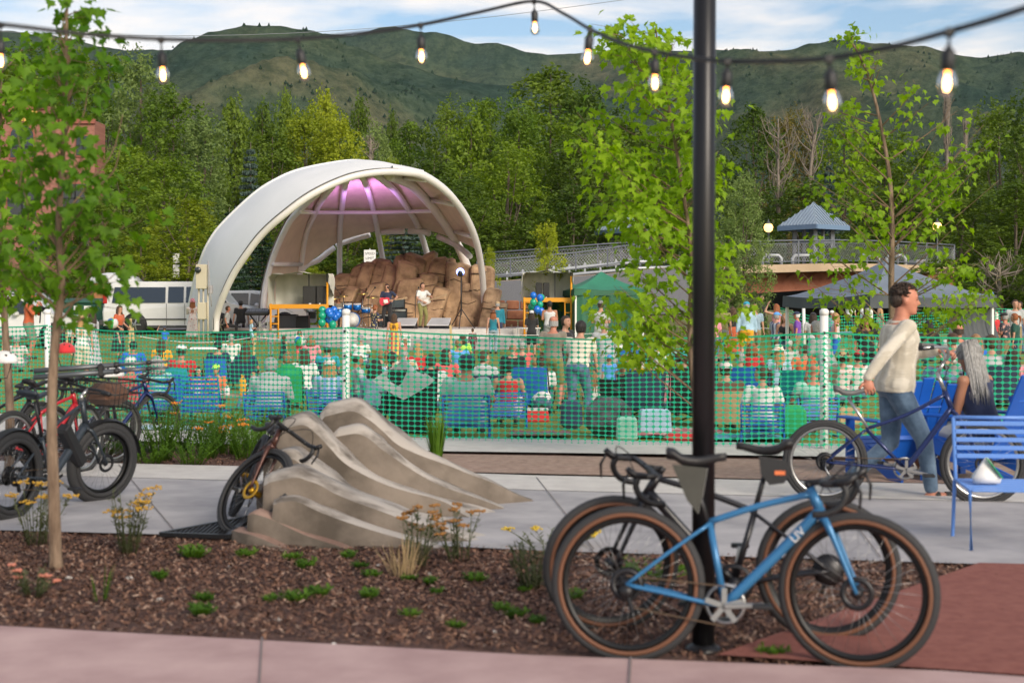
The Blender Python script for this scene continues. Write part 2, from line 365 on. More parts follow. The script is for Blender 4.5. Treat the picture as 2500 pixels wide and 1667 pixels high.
# ---------------------------------------------------------------- bandshell
M_memb = mat('membrane_outside', (.74, .745, .73), .55, col2=(.80, .80, .785), scale=.6)
M_memi = mat('membrane_inside', (.62, .49, .385), .8, col2=(.70, .56, .44), bump=.1, scale=2)
M_steelw = mat('white_steel', (.74, .71, .69), .4)
M_seam = mat('seam', (.12, .12, .11), .7)
M_black = mat('black_plastic', (.015, .015, .017), .5)
M_dark = mat('dark_metal', (.03, .03, .033), .4, .6)
M_chrome = mat('bright_metal', (.6, .6, .6), .25, 1)
M_white = mat('white_paint', (.78, .77, .75), .5)
shell = thing('bandshell', 'white tensile fabric bandshell arching over the stage and the fake rocks', 'bandshell', (P(800, 800, 60).x, 60, 0))
rim = [P(526, 812, 51), P(529, 769, 50.9), P(548, 714, 50.4), P(572, 665, 50), P(603, 618, 49.6), P(639, 572, 49.3), P(690, 526, 49), P(760, 475, 49), P(844, 436, 49.4), P(915, 421, 50), P(985, 421, 51), P(1041, 434, 52.2), P(1108, 487, 54), P(1153, 562, 56), P(1174, 644, 58), P(1182, 740, 59.5), P(1184, 800, 60)]
rimS = spline(rim, 5)
b = MB(); b.tube(rimS, .135, 10); b.build('front_arch', M_steelw, shell, True)
b = MB(); b.tube([p + V((-.04, -.13, .1)) for p in rimS], .022, 4); b.build('seam', M_seam, shell, True)
outer = [P(462, 812, 55), P(461, 764, 55), P(467, 728, 54.8), P(477, 682, 54.4), P(488, 646, 54), P(507, 599, 53.6), P(541, 550, 53.4), P(620, 475, 53.2), P(676, 439, 53.2), P(732, 416, 53.4), P(816, 399, 53.8), P(872, 394, 54.2), P(929, 402, 54.6), P(957, 411, 54.6), P(985, 421, 53.2), P(1020, 428, 53)]
outS = spline(outer, 5)
def resample(pl, n):
    ln = [0]
    for a, c in zip(pl, pl[1:]): ln.append(ln[-1] + (c - a).length)
    o = []; j = 0
    for i in range(n):
        t = ln[-1] * i / (n - 1)
        while j < len(ln) - 2 and ln[j + 1] < t: j += 1
        o.append(pl[j].lerp(pl[j + 1], (t - ln[j]) / max(1e-9, ln[j + 1] - ln[j])))
    return o
i_end = min(range(len(rimS)), key=lambda i: (rimS[i] - P(1020, 428, 52)).length)
A = resample(rimS[:i_end + 1], 61); B = resample(outS, 61)
b = MB(); b.smooth = True
def sheet_between(A, B, k, bulge, th):
    rings = []
    for j in range(k + 1):
        t = j / k; row = []
        for p, q in zip(A, B):
            c = p.lerp(q, t); cen = V((P(830, 700, 52).x, 52, 3)); o_ = (c - cen); o_.y = 0; o_ = o_.normalized()
            row.append(c + o_ * (bulge * sin(pi * t)) + o_ * th)
        rings.append(row)
    return rings
b.loft(sheet_between(A, B, 8, .22, .02), cap=False, closed=False)
r2 = sheet_between(A, B, 8, .22, -.03); b.m = 1; b.loft([list(x) for x in r2[::-1]], cap=False, closed=False)
b.m = 0; b.tube(B, .09, 6)
b.build('canopy', [M_memb, M_memi], shell, True)
# ribs of the half dome
CR = [(P(770, 477, 51), 0), (P(811, 453, 51), 0), (P(846, 439, 51), 0), (P(884, 430, 51), 0), (P(920, 425, 51.5), 0), (P(950, 427, 52), 0)]
ribs = [
 [P(640, 812, 57), P(641, 770, 57.2), P(648, 700, 57.4), P(670, 620, 57.2), P(705, 545, 56.2), P(735, 510, 55), P(757, 488, 53), P(775, 474, 51.3)],
 [P(722, 812, 61), P(726, 740, 61.3), P(733, 663, 61.4), P(746, 576, 60.4), P(769, 520, 58.4), P(788, 485, 55.8), P(812, 455, 51.4)],
 [P(829, 812, 63.5), P(829, 720, 63.6), P(829, 640, 63.2), P(830, 560, 61.8), P(834, 515, 60), P(840, 465, 56), P(846, 440, 51.5)],
 [P(950, 812, 64), P(946, 700, 64), P(936, 640, 63.6), P(924, 576, 62.4), P(912, 515, 60.2), P(897, 462, 56.5), P(884, 432, 51.6)],
 [P(1075, 812, 63.5), P(1060, 700, 63.4), P(1042, 618, 62.8), P(1021, 554, 61.6), P(999, 515, 60), P(962, 464, 56.5), P(918, 427, 52)],
 [P(1170, 812, 62), P(1155, 710, 62), P(1136, 641, 61.6), P(1108, 582, 60.6), P(1063, 515, 58.8), P(1004, 453, 56), P(948, 428, 52.4)]]
rS = [spline(r, 7) for r in ribs]
for k, r in enumerate(rS):
    b = MB(); b.tube(r, [.12,.12,.12,.12,.13,.19][k], 8); b.build('rib', M_steelw, shell, True)
low = [812, 663, 597, 568, 566, 592, 630]
def clip(pl, y):          # part of a rib above photo row y
    o = [p for p in pl if HY - (p.z - EYE) * FPX / p.y <= y]; return o if len(o) > 3 else pl
cols = [resample(clip(r, low[k]), 22) for k, r in enumerate(rS)]
ce = [p for p in rimS if p.x > P(948, 428, 51).x and HY - (p.z - EYE) * FPX / p.y <= 640]
cols.append(resample(ce[::-1], 22))
allc = []
for k in range(len(cols) - 1):
    a0 = cols[max(0, k - 1)]; a1, a2 = cols[k], cols[k + 1]; a3 = cols[min(len(cols) - 1, k + 2)]
    for q in range(8):
        t = q / 8
        row = []
        for i in range(22):
            p = a1[i].lerp(a2[i], t)
            c = V((p.x, p.y, p.z)); cen = V((P(900, 700, 56).x, 55, 2)); o_ = (c - cen).normalized()
            row.append(c + o_ * (.16 + .12 * sin(pi * t)))
        allc.append(row)
allc.append([p for p in cols[-1]])
b = MB(); b.loft(allc, cap=False, closed=False, smooth=True)
b.build('dome_lining', M_memi, shell, True)
b = MB(); b.loft([[p + (p - V((P(900, 700, 56).x, 55, 2))).normalized() * .05 for p in r] for r in allc], cap=False, closed=False, smooth=True)
b.build('dome_cover', M_memb, shell, True)
# ring strut, short struts, lower edge tubes
b = MB()
ring = [P(735, 517, 54.8), P(769, 519, 58.2), P(834, 519, 59.8), P(912, 519, 60), P(999, 517, 59.8), P(1060, 515, 58.6)]
b.tube(ring, .085, 8); b.build('ring_strut', M_steelw, shell, True)
for a, c in ((P(667, 645, 57.2), P(735, 645, 61.2)), (P(976, 434, 54.5), P(1040, 440, 52.2)), (P(1055, 489, 57.8), P(1108, 500, 54.4)), (P(1112, 566, 60.2), P(1153, 578, 56.4))):
    b = MB(); b.tube([a, c], .09, 8); b.build('strut', M_steelw, shell, True)
edge = [cols[0][0], cols[1][0], P(777, 635, 62.5), P(816, 604, 63), P(844, 590, 63), P(912, 571, 62.6), P(943, 566, 62.2), P(1007, 565, 61.7), P(1041, 568, 61.5), P(1097, 590, 60.8), P(1133, 613, 59.8), P(1160, 640, 58)]
eS = spline(edge, 6)
for a, c in ((1, 13), (14, 24), (27, 35), (36, 44), (46, 58)):
    b = MB(); b.tube([eS[i] for i in range(a + 5, min(c + 6, len(eS)))], .13, 8); b.build('edge_tube', M_steelw, shell, True)
# purple wash light clamped under the crown
lp = bpy.data.lights.new('stage_wash', 'SPOT'); lo = bpy.data.objects.new('stage_wash', lp); col.objects.link(lo)
lp.energy = 520; lp.color = (.70, .30, .95); lp.spot_size = R(104); lp.spot_blend = 1; lp.shadow_soft_size = .8
lo.location = P(900, 560, 55.5); lo.rotation_euler = (P(890, 440, 57) - lo.location).to_track_quat('-Z', 'Y').to_euler()
# ---------------------------------------------------------------- stage
stage = thing('stage', 'low pale concrete stage slab in front of the fake rocks', 'stage', (P(850, 800, 56).x, 56, 0))
b = MB(); ZS = .92
poly = [(P(640, 0, 53).x, 53.2), (P(860, 0, 53).x, 52.3), (P(1100, 0, 53).x, 52.0), (P(1250, 0, 53).x, 53), (P(1300, 0, 55).x, 56), (P(1250, 0, 63).x, 66), (P(600, 0, 66).x, 66), (P(560, 0, 56).x, 55)]
b.prism(poly, ZS - .25 + .6, off=(0, 0, -.6 + .25)); b.build('slab', M_curb, stage, True)
b = MB(); poly2 = [(x - (x - P(900, 0, 56).x) * -.06, y - .55 if y < 57 else y) for x, y in poly]
b.prism(poly2, .95, off=(0, 0, -.38)); b.build('step', M_conc, stage, True)
# ---------------------------------------------------------------- fake rock wall
M_rock = mat('rock_brown', (.17, .10, .055), .9, col2=(.47, .31, .18), bump=.7, scale=1.6, detail=9)
M_rockd = mat('rock_crack', (.035, .02, .013), .95)
rock = thing('rock_wall', 'brown artificial rock wall of leaning columns behind the band', 'rock', (P(960, 800, 60).x, 60, 0))
def rock_col(bx, tx, ty, w, by=812, d0=61, d1=62.5, th=1.3, seed=0):
    """one leaning column from base column bx to top (tx,ty), width w in photo pixels"""
    b = MB(); n = 16; m = 11; r_ = random.Random(seed); rings = []
    p0, p1 = P(bx, by, d0), P(tx, ty, d1); wd = w * d1 / FPX / 2
    cuts = sorted(r_.uniform(.2, .9) for _ in range(2))
    prof = [0, .12, .25, .37, .5, .62, .74, .84, .92, .965, .985, 1.0]
    tilt = r_.uniform(-.5, .5)
    for i, t in enumerate(prof):
        c = p0.lerp(p1, t); k = 1.12 - .16 * t; top = 1 - smooth(.955, 1.0, t) * .42 if t > .93 else 1; skew = 0
        for cu in cuts:
            if abs(t - cu) < .02: top *= .975
        ring = []
        for j in range(n):
            a = 2 * pi * j / n + pi / n; e = 6
            cx_ = math.copysign(abs(cos(a)) ** (2 / e), cos(a)); sy = math.copysign(abs(sin(a)) ** (2 / e), sin(a))
            q = c + V((cx_ * wd * k * top, sy * th * .5 * k * top, 0))
            q.z += tilt * (q.x - c.x) * smooth(.85, 1, t)
            q += V((noise.noise(q * .9 + V((seed, 0, 0))) * .10, noise.noise(q * 1.1 + V((0, seed, 3))) * .11, noise.noise(q * .8) * .06))
            ring.append(q)
        rings.append(ring)
    b.loft(rings, smooth=False)
    for cu in cuts + [r_.uniform(.1, .9)]:                       # cracks across the face, a shallow dark groove
        c = p0.lerp(p1, cu); k = wd * (1.1 - .16 * cu)
        b.m = 1; b.tube([c + V((-k * .95, -th * .5 * 1.02, r_.uniform(-.1, .1))), c + V((0, -th * .54, r_.uniform(-.1, .1))), c + V((k * .95, -th * .5 * 1.02, r_.uniform(-.1, .1)))], .014, 5); b.m = 0
    b.build('rock_column', [M_rock, M_rockd], rock, True)
rc = [(815, 845, 668, 40, 60.0), (845, 866, 672, 36, 60.1), (865, 882, 645, 34, 60.4), (880, 905, 640, 34, 60.3), (905, 925, 632, 30, 60.7), (925, 942, 634, 36, 60.5), (950, 965, 648, 46, 60.2), (975, 992, 624, 48, 60.8),
      (1005, 1018, 622, 54, 60.6), (1030, 1046, 618, 46, 61), (1060, 1075, 628, 44, 60.7), (1085, 1095, 632, 36, 60.9), (1105, 1113, 642, 42, 60.5), (1135, 1136, 645, 42, 60.7), (1168, 1171, 646, 40, 60.3), (1180, 1185, 650, 46, 60.8),
      (1185, 1204, 702, 40, 59.2), (1140, 1148, 690, 40, 60.1), (1215, 1222, 738, 34, 58.8)]
for i, (bx, tx, ty, w_, d_) in enumerate(rc): rock_col(tx - (52 if tx < 950 else 36 if tx < 1090 else 12), tx, ty, w_ * 1.05, 815, d_ - .6, d_ + .5, 1.5, i * 3.7)
for i, (bx, tx, ty, w_, d_) in enumerate(((900, 925, 690, 44, 59.4), (1000, 1010, 680, 60, 59.6), (1075, 1082, 700, 44, 59.7), (985, 1000, 640, 50, 60.0), (845, 862, 700, 40, 59.2), (1040, 1050, 668, 50, 60.0))): rock_col(tx - 42, tx, ty, w_, 815, d_ - .5, d_ + .2, 1.5, 50 + i * 2.3)
# ---------------------------------------------------------------- bridge, ramp, gazebos, lamps
M_beige = mat('beige_concrete', (.42, .31, .20), .85, col2=(.50, .38, .26), bump=.1, scale=1.2)
M_rust = mat('rust_steel', (.19, .062, .032), .85, col2=(.27, .10, .055), bump=.2, scale=1.5, detail=8)
M_rail = mat('grey_rail', (.13, .145, .17), .5, .2)
M_pipe = mat('pale_pipe', (.42, .44, .46), .4, .3)
M_roof = mat('blue_grey_roof', (.30, .37, .45), .45, .3)
M_fascia = mat('blue_fascia', (.14, .22, .34), .5)
def railing(name, pts, h, label, post_every=2.3, mesh=True, mats_=None, mid=True):
    """railing along a 3D polyline: posts, top and lower rails and a wire mesh panel of crossing wires"""
    r0 = thing(name, label, 'railing', pts[0]); m_ = mats_ or M_rail
    L_ = [0]
    for a, c in zip(pts, pts[1:]): L_.append(L_[-1] + (c - a).length)
    def at(s):
        for i in range(len(pts) - 1):
            if s <= L_[i + 1] or i == len(pts) - 2: return pts[i].lerp(pts[i + 1], (s - L_[i]) / (L_[i + 1] - L_[i]))
    n = max(1, int(L_[-1] / post_every)); Z = V((0, 0, 1))
    b = MB(); st = [at(L_[-1] * i / n) for i in range(n + 1)]
    b.tube([p + Z * h for p in st], .045, 6); b.build('top_rail', m_, r0, True)
    b = MB(); b.tube([p + Z * .12 for p in st], .03, 5)
    if mid: b.tube([p + Z * (h - .16) for p in st], .025, 5)
    b.build('lower_rail', m_, r0, True)
    for p in st: b = MB(); b.bar(p, p + Z * h, .07, .07); b.build('post', m_, r0, True)
    if mesh:
        b = MB(); k = int(L_[-1] / .16)
        for i in range(k):
            a, c = at(L_[-1] * i / k) + Z * .12, at(L_[-1] * min(1, (i + 5) / k)) + Z * (h - .16)
            b.bar(a, c, .008, .008); a2, c2 = V((a.x, a.y, c.z)), V((c.x, c.y, a.z)); b.bar(a2, c2, .008, .008)
        b.build('mesh_panel', M_pipe, r0, True)
    return r0
bridge = thing('bridge', 'road bridge with a beige edge beam over rust coloured steel arches', 'bridge', (P(2050, 700, 78).x, 78, 0))
# deck: edge beam from the ramp at left to the far right
dk = [P(1165, 688, 72), P(1300, 681, 72), P(1480, 668, 73), P(1600, 655, 74), P(1760, 648, 75), P(1900, 646, 76), P(2010, 643, 77), P(2160, 644, 79), P(2330, 652, 82)]
b = MB(); rr = []
for p in dk: rr.append([p + V((0, 0, 0)), p + V((0, 0, -.42)), p + V((0, 9, -.42)), p + V((0, 9, 0))])
b.loft(rr, smooth=False); b.build('deck', M_beige, bridge, True)
b = MB(); b.loft([[p + V((0, .3, .02)), p + V((0, 8.7, .02))] for p in dk], closed=False, cap=False); b.build('roadway', M_asph, bridge, True)
# girder web
b = MB(); g0, g1 = P(1845, 664, 77), P(2330, 668, 82)
top = [P(x, 661 + (x - 1845) * .006, 77 + (x - 1845) * .01) for x in (1780, 1845, 1950, 2060, 2180, 2330)]
bot = [P(x, y, 77 + (x - 1845) * .01) for x, y in ((1780, 718), (1845, 714), (1950, 708), (2060, 700), (2180, 712), (2330, 726))]
b.loft([[t, q, q + V((0, .5, 0)), t + V((0, .5, 0))] for t, q in zip(top, bot)], smooth=False)
for x in (1935, 1985, 2040): a, c = P(x - 45, 705, 76.8 + (x - 1845) * .01), P(x + 10, 664, 76.8 + (x - 1845) * .01); b.bar(a, c, .12, .12)
b.bar(P(1845, 714, 76.7), P(2060, 700, 78.7), .3, .1); b.build('girder', M_rust, bridge, True)
for c_, q_ in (((P(2270, 700, 84).x, 85, 1.6), (1.6, 2, 6)), ((P(1800, 740, 79).x, 81, 0.6), (2.2, 3, 4.5))): b = MB(); b.box(c_, q_, bev=.05); b.build('pier', M_conc, bridge, True)
M_void = mat('dark_void', (.012, .012, .012), 1)
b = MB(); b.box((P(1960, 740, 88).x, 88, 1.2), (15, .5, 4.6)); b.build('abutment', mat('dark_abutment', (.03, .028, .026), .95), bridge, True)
up = V((0, 0, .02))
railing('railing', [p + up for p in dk[4:]], 1.25, 'grey mesh railing along the bridge deck, right of the black pole', 2.1)
railing('railing', [P(1165, 645 + 38, 72.3) , P(1300, 672, 72.5), P(1430, 660, 73), P(1560, 640, 73.6)], .95, 'nearer curved grey railing on the ramp behind the green tents', 1.7)
railing('railing', [P(1178, 677, 80), P(1300, 668, 80), P(1400, 660, 80), P(1500, 652, 80), P(1600, 646, 80)], 1.35, 'farther mesh railing across the ramp behind the young tree', 2.7)
gr = thing('guardrail', 'pale double pipe guardrail along the ramp beside the shell', 'guardrail', P(1190, 700, 76))
for dz in (0, .35):
    b = MB(); b.tube([P(1183, 694, 76) + V((0, 0, dz)), P(1290, 683, 76) + V((0, 0, dz)), P(1420, 668, 76) + V((0, 0, dz)), P(1560, 655, 76) + V((0, 0, dz)), P(1700, 650, 77) + V((0, 0, dz))], .09, 8); b.build('rail', M_pipe, gr, True)
for x in range(1200, 1560, 38): y = 700 - (x - 1183) * .11; p = P(x, y, 76.05); b = MB(); b.bar(p + V((0, 0, -.25)), p + V((0, 0, .7)), .1, .1); b.build('post', M_pipe, gr, True)
for x0 in (1862, 1935, 2100, 2165):
    a = P(x0, 640, 80); t = thing('pipe_barrier', {1862: 'pale bent pipe barrier beside the left bridge lamp', 1935: 'pale bent pipe barrier just left of the bridge gazebo', 2100: 'pale bent pipe barrier right of the bridge gazebo', 2165: 'rightmost pale bent pipe barrier on the bridge'}[x0], 'barrier', a, group='pipe barriers on the bridge')
    b = MB(); b.tube([V((0, 0, -.35)), V((0, 0, .2)), V((.15, 0, .38)), V((.9, 0, .38)), V((1.05, 0, .2)), V((1.05, 0, -.35))], .09, 8); b.build('pipe', M_pipe, t)
# embankment road in front of ramp: pale road surface rising
tag_ = lambda o: tag(o, kind='structure')
b = MB(); vs = []
for p in dk[:5]: vs.append([p + V((0, -.1, -.02)), V((p.x, p.y - 4.2, Zg(p.x, p.y - 4) + .4 + .25 * max(0, p.z - 1.2)))])
b.loft(vs, closed=False, cap=False); tag_(b.build('ramp_road', M_asph))
b = MB(); vs = []
for p in dk[:6]: vs.append([V((p.x, p.y - 3.9, Zg(p.x, p.y - 4) + .42 + .25 * max(0, p.z - 1.2))), V((p.x, p.y - 7.5, Zg(p.x, p.y - 8) - .2))])
b.loft(vs, closed=False, cap=False); tag_(b.build('bank', mat('bank_soil', (.10, .075, .04), .95, col2=(.13, .15, .05), bump=1, scale=1.5, detail=8)))
def gazebo(label, px, py_top, py_eave, half, d, zb, win=True):
    c = P(px, py_eave, d); t = thing('gazebo', label, 'gazebo', (c.x, d, zb))
    ze = c.z - zb; zt = P(px, py_top, d).z - zb; h = half * d / FPX; Rr = Matrix.Rotation(R(38), 3, 'Z')
    b = MB(); cs = [Rr @ V((sx * h * .8, sy * h * .8, ze)) for sx, sy in ((-1, -1), (1, -1), (1, 1), (-1, 1))]; ap = V((0, 0, zt))
    k = .06
    ti = [ap + V((sx * k, sy * k, -.05)) for sx, sy in ((-1, -1), (1, -1), (1, 1), (-1, 1))]
    for i in range(4): b.quad(cs[i], cs[(i + 1) % 4], ap)
    for i in range(4):                                          # standing seams
        a, c2 = cs[i], cs[(i + 1) % 4]; mid = (a + c2) / 2; nn = (c2 - a).cross(ap - a).normalized() * .03
        for q in range(1, 12):
            e = a.lerp(c2, q / 12); tt = 1 - abs(q / 12 - .5) * 2
            b.bar(e + nn, e + (ap - mid) * tt + nn, .03, .05, up=nn)
    b.build('roof', M_roof, t)
    b = MB()
    for i in range(4): b.bar(cs[i] + V((0, 0, -.13)), cs[(i + 1) % 4] + V((0, 0, -.13)), .08, .26)
    b.build('fascia', M_fascia, t)
    b = MB(); q = .42
    for sx, sy in ((-1, -1), (1, -1), (1, 1), (-1, 1)): b.bar(Rr @ V((sx * h * q, sy * h * q, -.4)), Rr @ V((sx * h * q, sy * h * q, ze - .1)), .22, .22)
    for i, ((ax, ay), (cx_, cy)) in enumerate((((-1, -1), (1, -1)), ((1, -1), (1, 1)), ((1, 1), (-1, 1)), ((-1, 1), (-1, -1)))):
        for zz in (ze * .32, ze * .6): b.bar(Rr @ V((ax * h * q, ay * h * q, zz)), Rr @ V((cx_ * h * q, cy * h * q, zz)), .1, .1)
        mx_, my = (ax + cx_) / 2, (ay + cy) / 2; b.bar(Rr @ V((mx_ * h * q, my * h * q, 0)), Rr @ V((mx_ * h * q, my * h * q, ze - .1)), .1, .1)
    b.build('frame', M_rail, t); return t
gazebo('small square gazebo with blue grey hipped metal roof standing on the bridge', 1986, 495, 552, 76, 81, P(0, 650, 81).z)
gazebo('second hipped metal gazebo roof half hidden behind the middle maple', 1540, 508, 563, 78, 90, P(0, 650, 90).z)
M_lamp = mat('lamp_glow', (1, .55, .16), emit=2.6); M_post = mat('lamp_post', (.10, .11, .12), .5, .4)
for px, py, yb, d, lb in ((1876, 558, 650, 79, 'lit globe lamp on the bridge left of the gazebo'), (2288, 555, 652, 81, 'lit globe lamp on the bridge right of the maple')):
    t = thing('street_lamp', lb, 'lamp', P(px, yb, d), group='lamps on the bridge'); h = P(px, py, d).z - P(px, yb, d).z
    b = MB(); b.lathe([(.16, 0), (.16, .25), (.08, .4), (.055, h * .6), (.05, h - .3), (.1, h - .25), (.1, h - .2)], n=8); b.build('post', M_post, t)
    g = MB(); g.lathe([(.1, h - .2), (.22, h - .1), (.26, h + .08), (.2, h + .22), (.14, h + .26)], n=12); g.build('globe', M_lamp, t)
    g = MB(); g.lathe([(.17, h + .255), (.12, h + .32), (.04, h + .37), (.035, h + .5), (.005, h + .52)], n=10); g.build('cap', M_post, t)
# ---------------------------------------------------------------- canopy tents
def tent(label, px, d, half, y_top, y_eave, y_val, m_top, m_val, rot=12, walls=(), zshift=0, depth=None, legs=True):
    c = P(px, y_eave, d); zg = Zg(c.x, d); t = thing('canopy_tent', label, 'tent', (c.x, d, zg)); t.rotation_euler = (0, 0, R(rot))
    h = half * d / FPX; hy = (depth or h); ze = c.z - zg; zt = P(px, y_top, d).z - zg; zv = P(px, y_val, d).z - zg
    b = MB(); b.smooth = True; n = 8; cs = [V((-h, -hy, ze)), V((h, -hy, ze)), V((h, hy, ze)), V((-h, hy, ze))]
    for i in range(4):
        a, q = cs[i], cs[(i + 1) % 4]; rows = []
        for j in range(n + 1):
            s = j / n; row = []
            for k in range(n + 1):
                e = a.lerp(q, k / n); p = e.lerp(V((0, 0, zt)), s); p.z = ze + (zt - ze) * (s ** 1.35) - .12 * sin(pi * k / n) * (1 - s) * .6 + noise.noise(p * 1.3) * .03
                row.append(p)
            rows.append(row)
        b.loft(rows, closed=False, cap=False)
    b.build('roof', m_top, t)
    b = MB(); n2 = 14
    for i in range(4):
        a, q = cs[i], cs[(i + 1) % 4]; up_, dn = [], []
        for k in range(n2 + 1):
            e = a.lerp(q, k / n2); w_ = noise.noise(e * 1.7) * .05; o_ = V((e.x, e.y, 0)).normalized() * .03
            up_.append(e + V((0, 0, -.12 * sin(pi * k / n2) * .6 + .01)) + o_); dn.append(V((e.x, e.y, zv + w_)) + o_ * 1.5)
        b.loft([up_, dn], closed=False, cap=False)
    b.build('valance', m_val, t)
    if legs:
        for c_ in cs:
            b = MB(); b.bar(V((c_.x * .97, c_.y * .97, 0)), V((c_.x * .97, c_.y * .97, ze)), .06, .06); b.build('leg', M_white, t)
            b = MB(); b.box((c_.x * .97, c_.y * .97, .16), (.2, .2, .32), bev=.03); b.build('weight', M_black, t)
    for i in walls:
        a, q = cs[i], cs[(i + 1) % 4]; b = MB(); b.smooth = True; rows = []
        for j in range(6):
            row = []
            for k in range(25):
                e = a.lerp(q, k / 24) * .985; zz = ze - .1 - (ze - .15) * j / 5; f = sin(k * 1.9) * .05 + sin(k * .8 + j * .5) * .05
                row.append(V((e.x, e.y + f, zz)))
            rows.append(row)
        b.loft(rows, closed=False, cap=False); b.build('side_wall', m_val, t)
    return t
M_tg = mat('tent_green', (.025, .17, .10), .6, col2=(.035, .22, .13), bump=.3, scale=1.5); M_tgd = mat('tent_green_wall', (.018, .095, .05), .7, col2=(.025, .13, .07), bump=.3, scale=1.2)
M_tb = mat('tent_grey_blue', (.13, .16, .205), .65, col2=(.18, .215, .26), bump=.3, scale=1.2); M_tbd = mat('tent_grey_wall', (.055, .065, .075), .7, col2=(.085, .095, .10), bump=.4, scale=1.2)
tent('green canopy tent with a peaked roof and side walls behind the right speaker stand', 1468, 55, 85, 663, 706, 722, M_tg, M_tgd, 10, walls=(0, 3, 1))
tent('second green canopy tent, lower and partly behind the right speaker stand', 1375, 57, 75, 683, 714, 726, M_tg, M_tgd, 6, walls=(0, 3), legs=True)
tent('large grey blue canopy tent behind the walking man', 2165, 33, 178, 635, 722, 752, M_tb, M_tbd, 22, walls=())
tt = bpy.data.objects['canopy_tent.002']
b = MB(); b.smooth = True; rows = []       # one side curtain gathered and hanging loose at the right corner
for j in range(12):
    row = []
    for k in range(21):
        s = k / 20; z = 1.75 - j * .15 - (.25 * sin(pi * s) * (j / 11)); row.append(V((.55 + 1.35 * s, -1.55 + sin(k * 1.6) * .05 + .1 * sin(j * .7), max(.05, z + .12 * sin(s * 3) * (j / 11)))))
    rows.append(row)
b.loft(rows, closed=False, cap=False); b.build('side_curtain', M_tbd, tt)
# ---------------------------------------------------------------- retaining wall of red blocks right of the stage
rw = thing('retaining_wall', 'red sandstone block retaining wall behind the right speaker stand', 'wall', G(1290, 60))
M_rs = mat('red_sandstone', (.22, .075, .04), .9, col2=(.36, .15, .08), bump=.8, scale=2.5, detail=8)
rnd = random.Random(5); b = MB()
for row in range(4):
    x = -1.9 + rnd.uniform(0, .4)
    while x < 3.4: w_ = rnd.uniform(.45, .9); b.box((x + w_ / 2, rnd.uniform(-.05, .05) + row * .08, .22 + row * .42), (w_ - .05, .6, .39), bev=.05); x += w_
b.build('blocks', M_rs, rw)
# ---------------------------------------------------------------- brick building at far left
def brickmat():
    m = bpy.data.materials.new('brick'); m.use_nodes = True; t = m.node_tree; B = t.nodes['Principled BSDF']; c = t.nodes.new('ShaderNodeTexCoord')
    mp = t.nodes.new('ShaderNodeMapping'); mp.inputs['Rotation'].default_value = (R(90), 0, 0); t.links.new(c.outputs['Object'], mp.inputs[0])
    n = t.nodes.new('ShaderNodeTexBrick'); n.inputs['Scale'].default_value = 2.6; n.inputs['Color1'].default_value = (.27, .105, .075, 1); n.inputs['Color2'].default_value = (.34, .145, .105, 1); n.inputs['Mortar'].default_value = (.30, .2, .16, 1); n.inputs['Mortar Size'].default_value = .012
    t.links.new(mp.outputs[0], n.inputs['Vector']); t.links.new(n.outputs[0], B.inputs['Base Color']); B.inputs['Roughness'].default_value = .9; return m
M_brick = brickmat(); M_glass = mat('dark_glass', (.02, .025, .03), .08, spec=.8); M_trimr = mat('brick_trim', (.30, .10, .07), .8); M_gold = mat('gold_tile', (.62, .42, .08), .4)
bd = 92; bld = thing('brick_building', 'red brick building with a stepped parapet and arched window behind the left maple', 'building', (P(60, 700, bd).x, bd, 0))
X = lambda px: P(px, 0, bd).x; Zp = lambda py: P(0, py, bd).z
b = MB()
def wallpoly(x0, x1, top):      # wall with openings built from strips
    pass
steps = [(-420, 238), (30, 250), (95, 262), (112, 262)]
b.box(((X(-420) + X(110)) / 2, bd + 1.3, Zp(262) / 2), (X(110) - X(-420), 2.6, Zp(262)))
b.box(((X(-420) + X(95)) / 2, bd + 1.29, (Zp(262) + Zp(250)) / 2 + .02), (X(95) - X(-420), 2.5, Zp(250) - Zp(262)))
b.box(((X(-420) + X(32)) / 2, bd + 1.28, (Zp(250) + Zp(238)) / 2 + .04), (X(32) - X(-420), 2.4, Zp(238) - Zp(250)))
b.box(((X(110) + X(231)) / 2, bd + 1.2, Zp(294) / 2), (X(231) - X(110), 2.4, Zp(294))); b.build('wall', M_brick, bld, True)
b = MB(); b.box(((X(110) + X(233)) / 2, bd - .05, Zp(297)), (X(233) - X(110), .25, .3)); b.box(((X(30) + X(112)) / 2, bd - .05, Zp(262)), (X(112) - X(30), .25, .3)); b.build('cornice', M_trimr, bld, True)
b = MB(); r_ = random.Random(2)
for i in range(8):
    for j in range(3): b.box((X(30) + i * .22 + .12 * (j % 2), bd - .04, Zp(268) - j * .28 - i * .03), (.16, .1, .2))
b.build('tile_band', M_gold, bld, True)
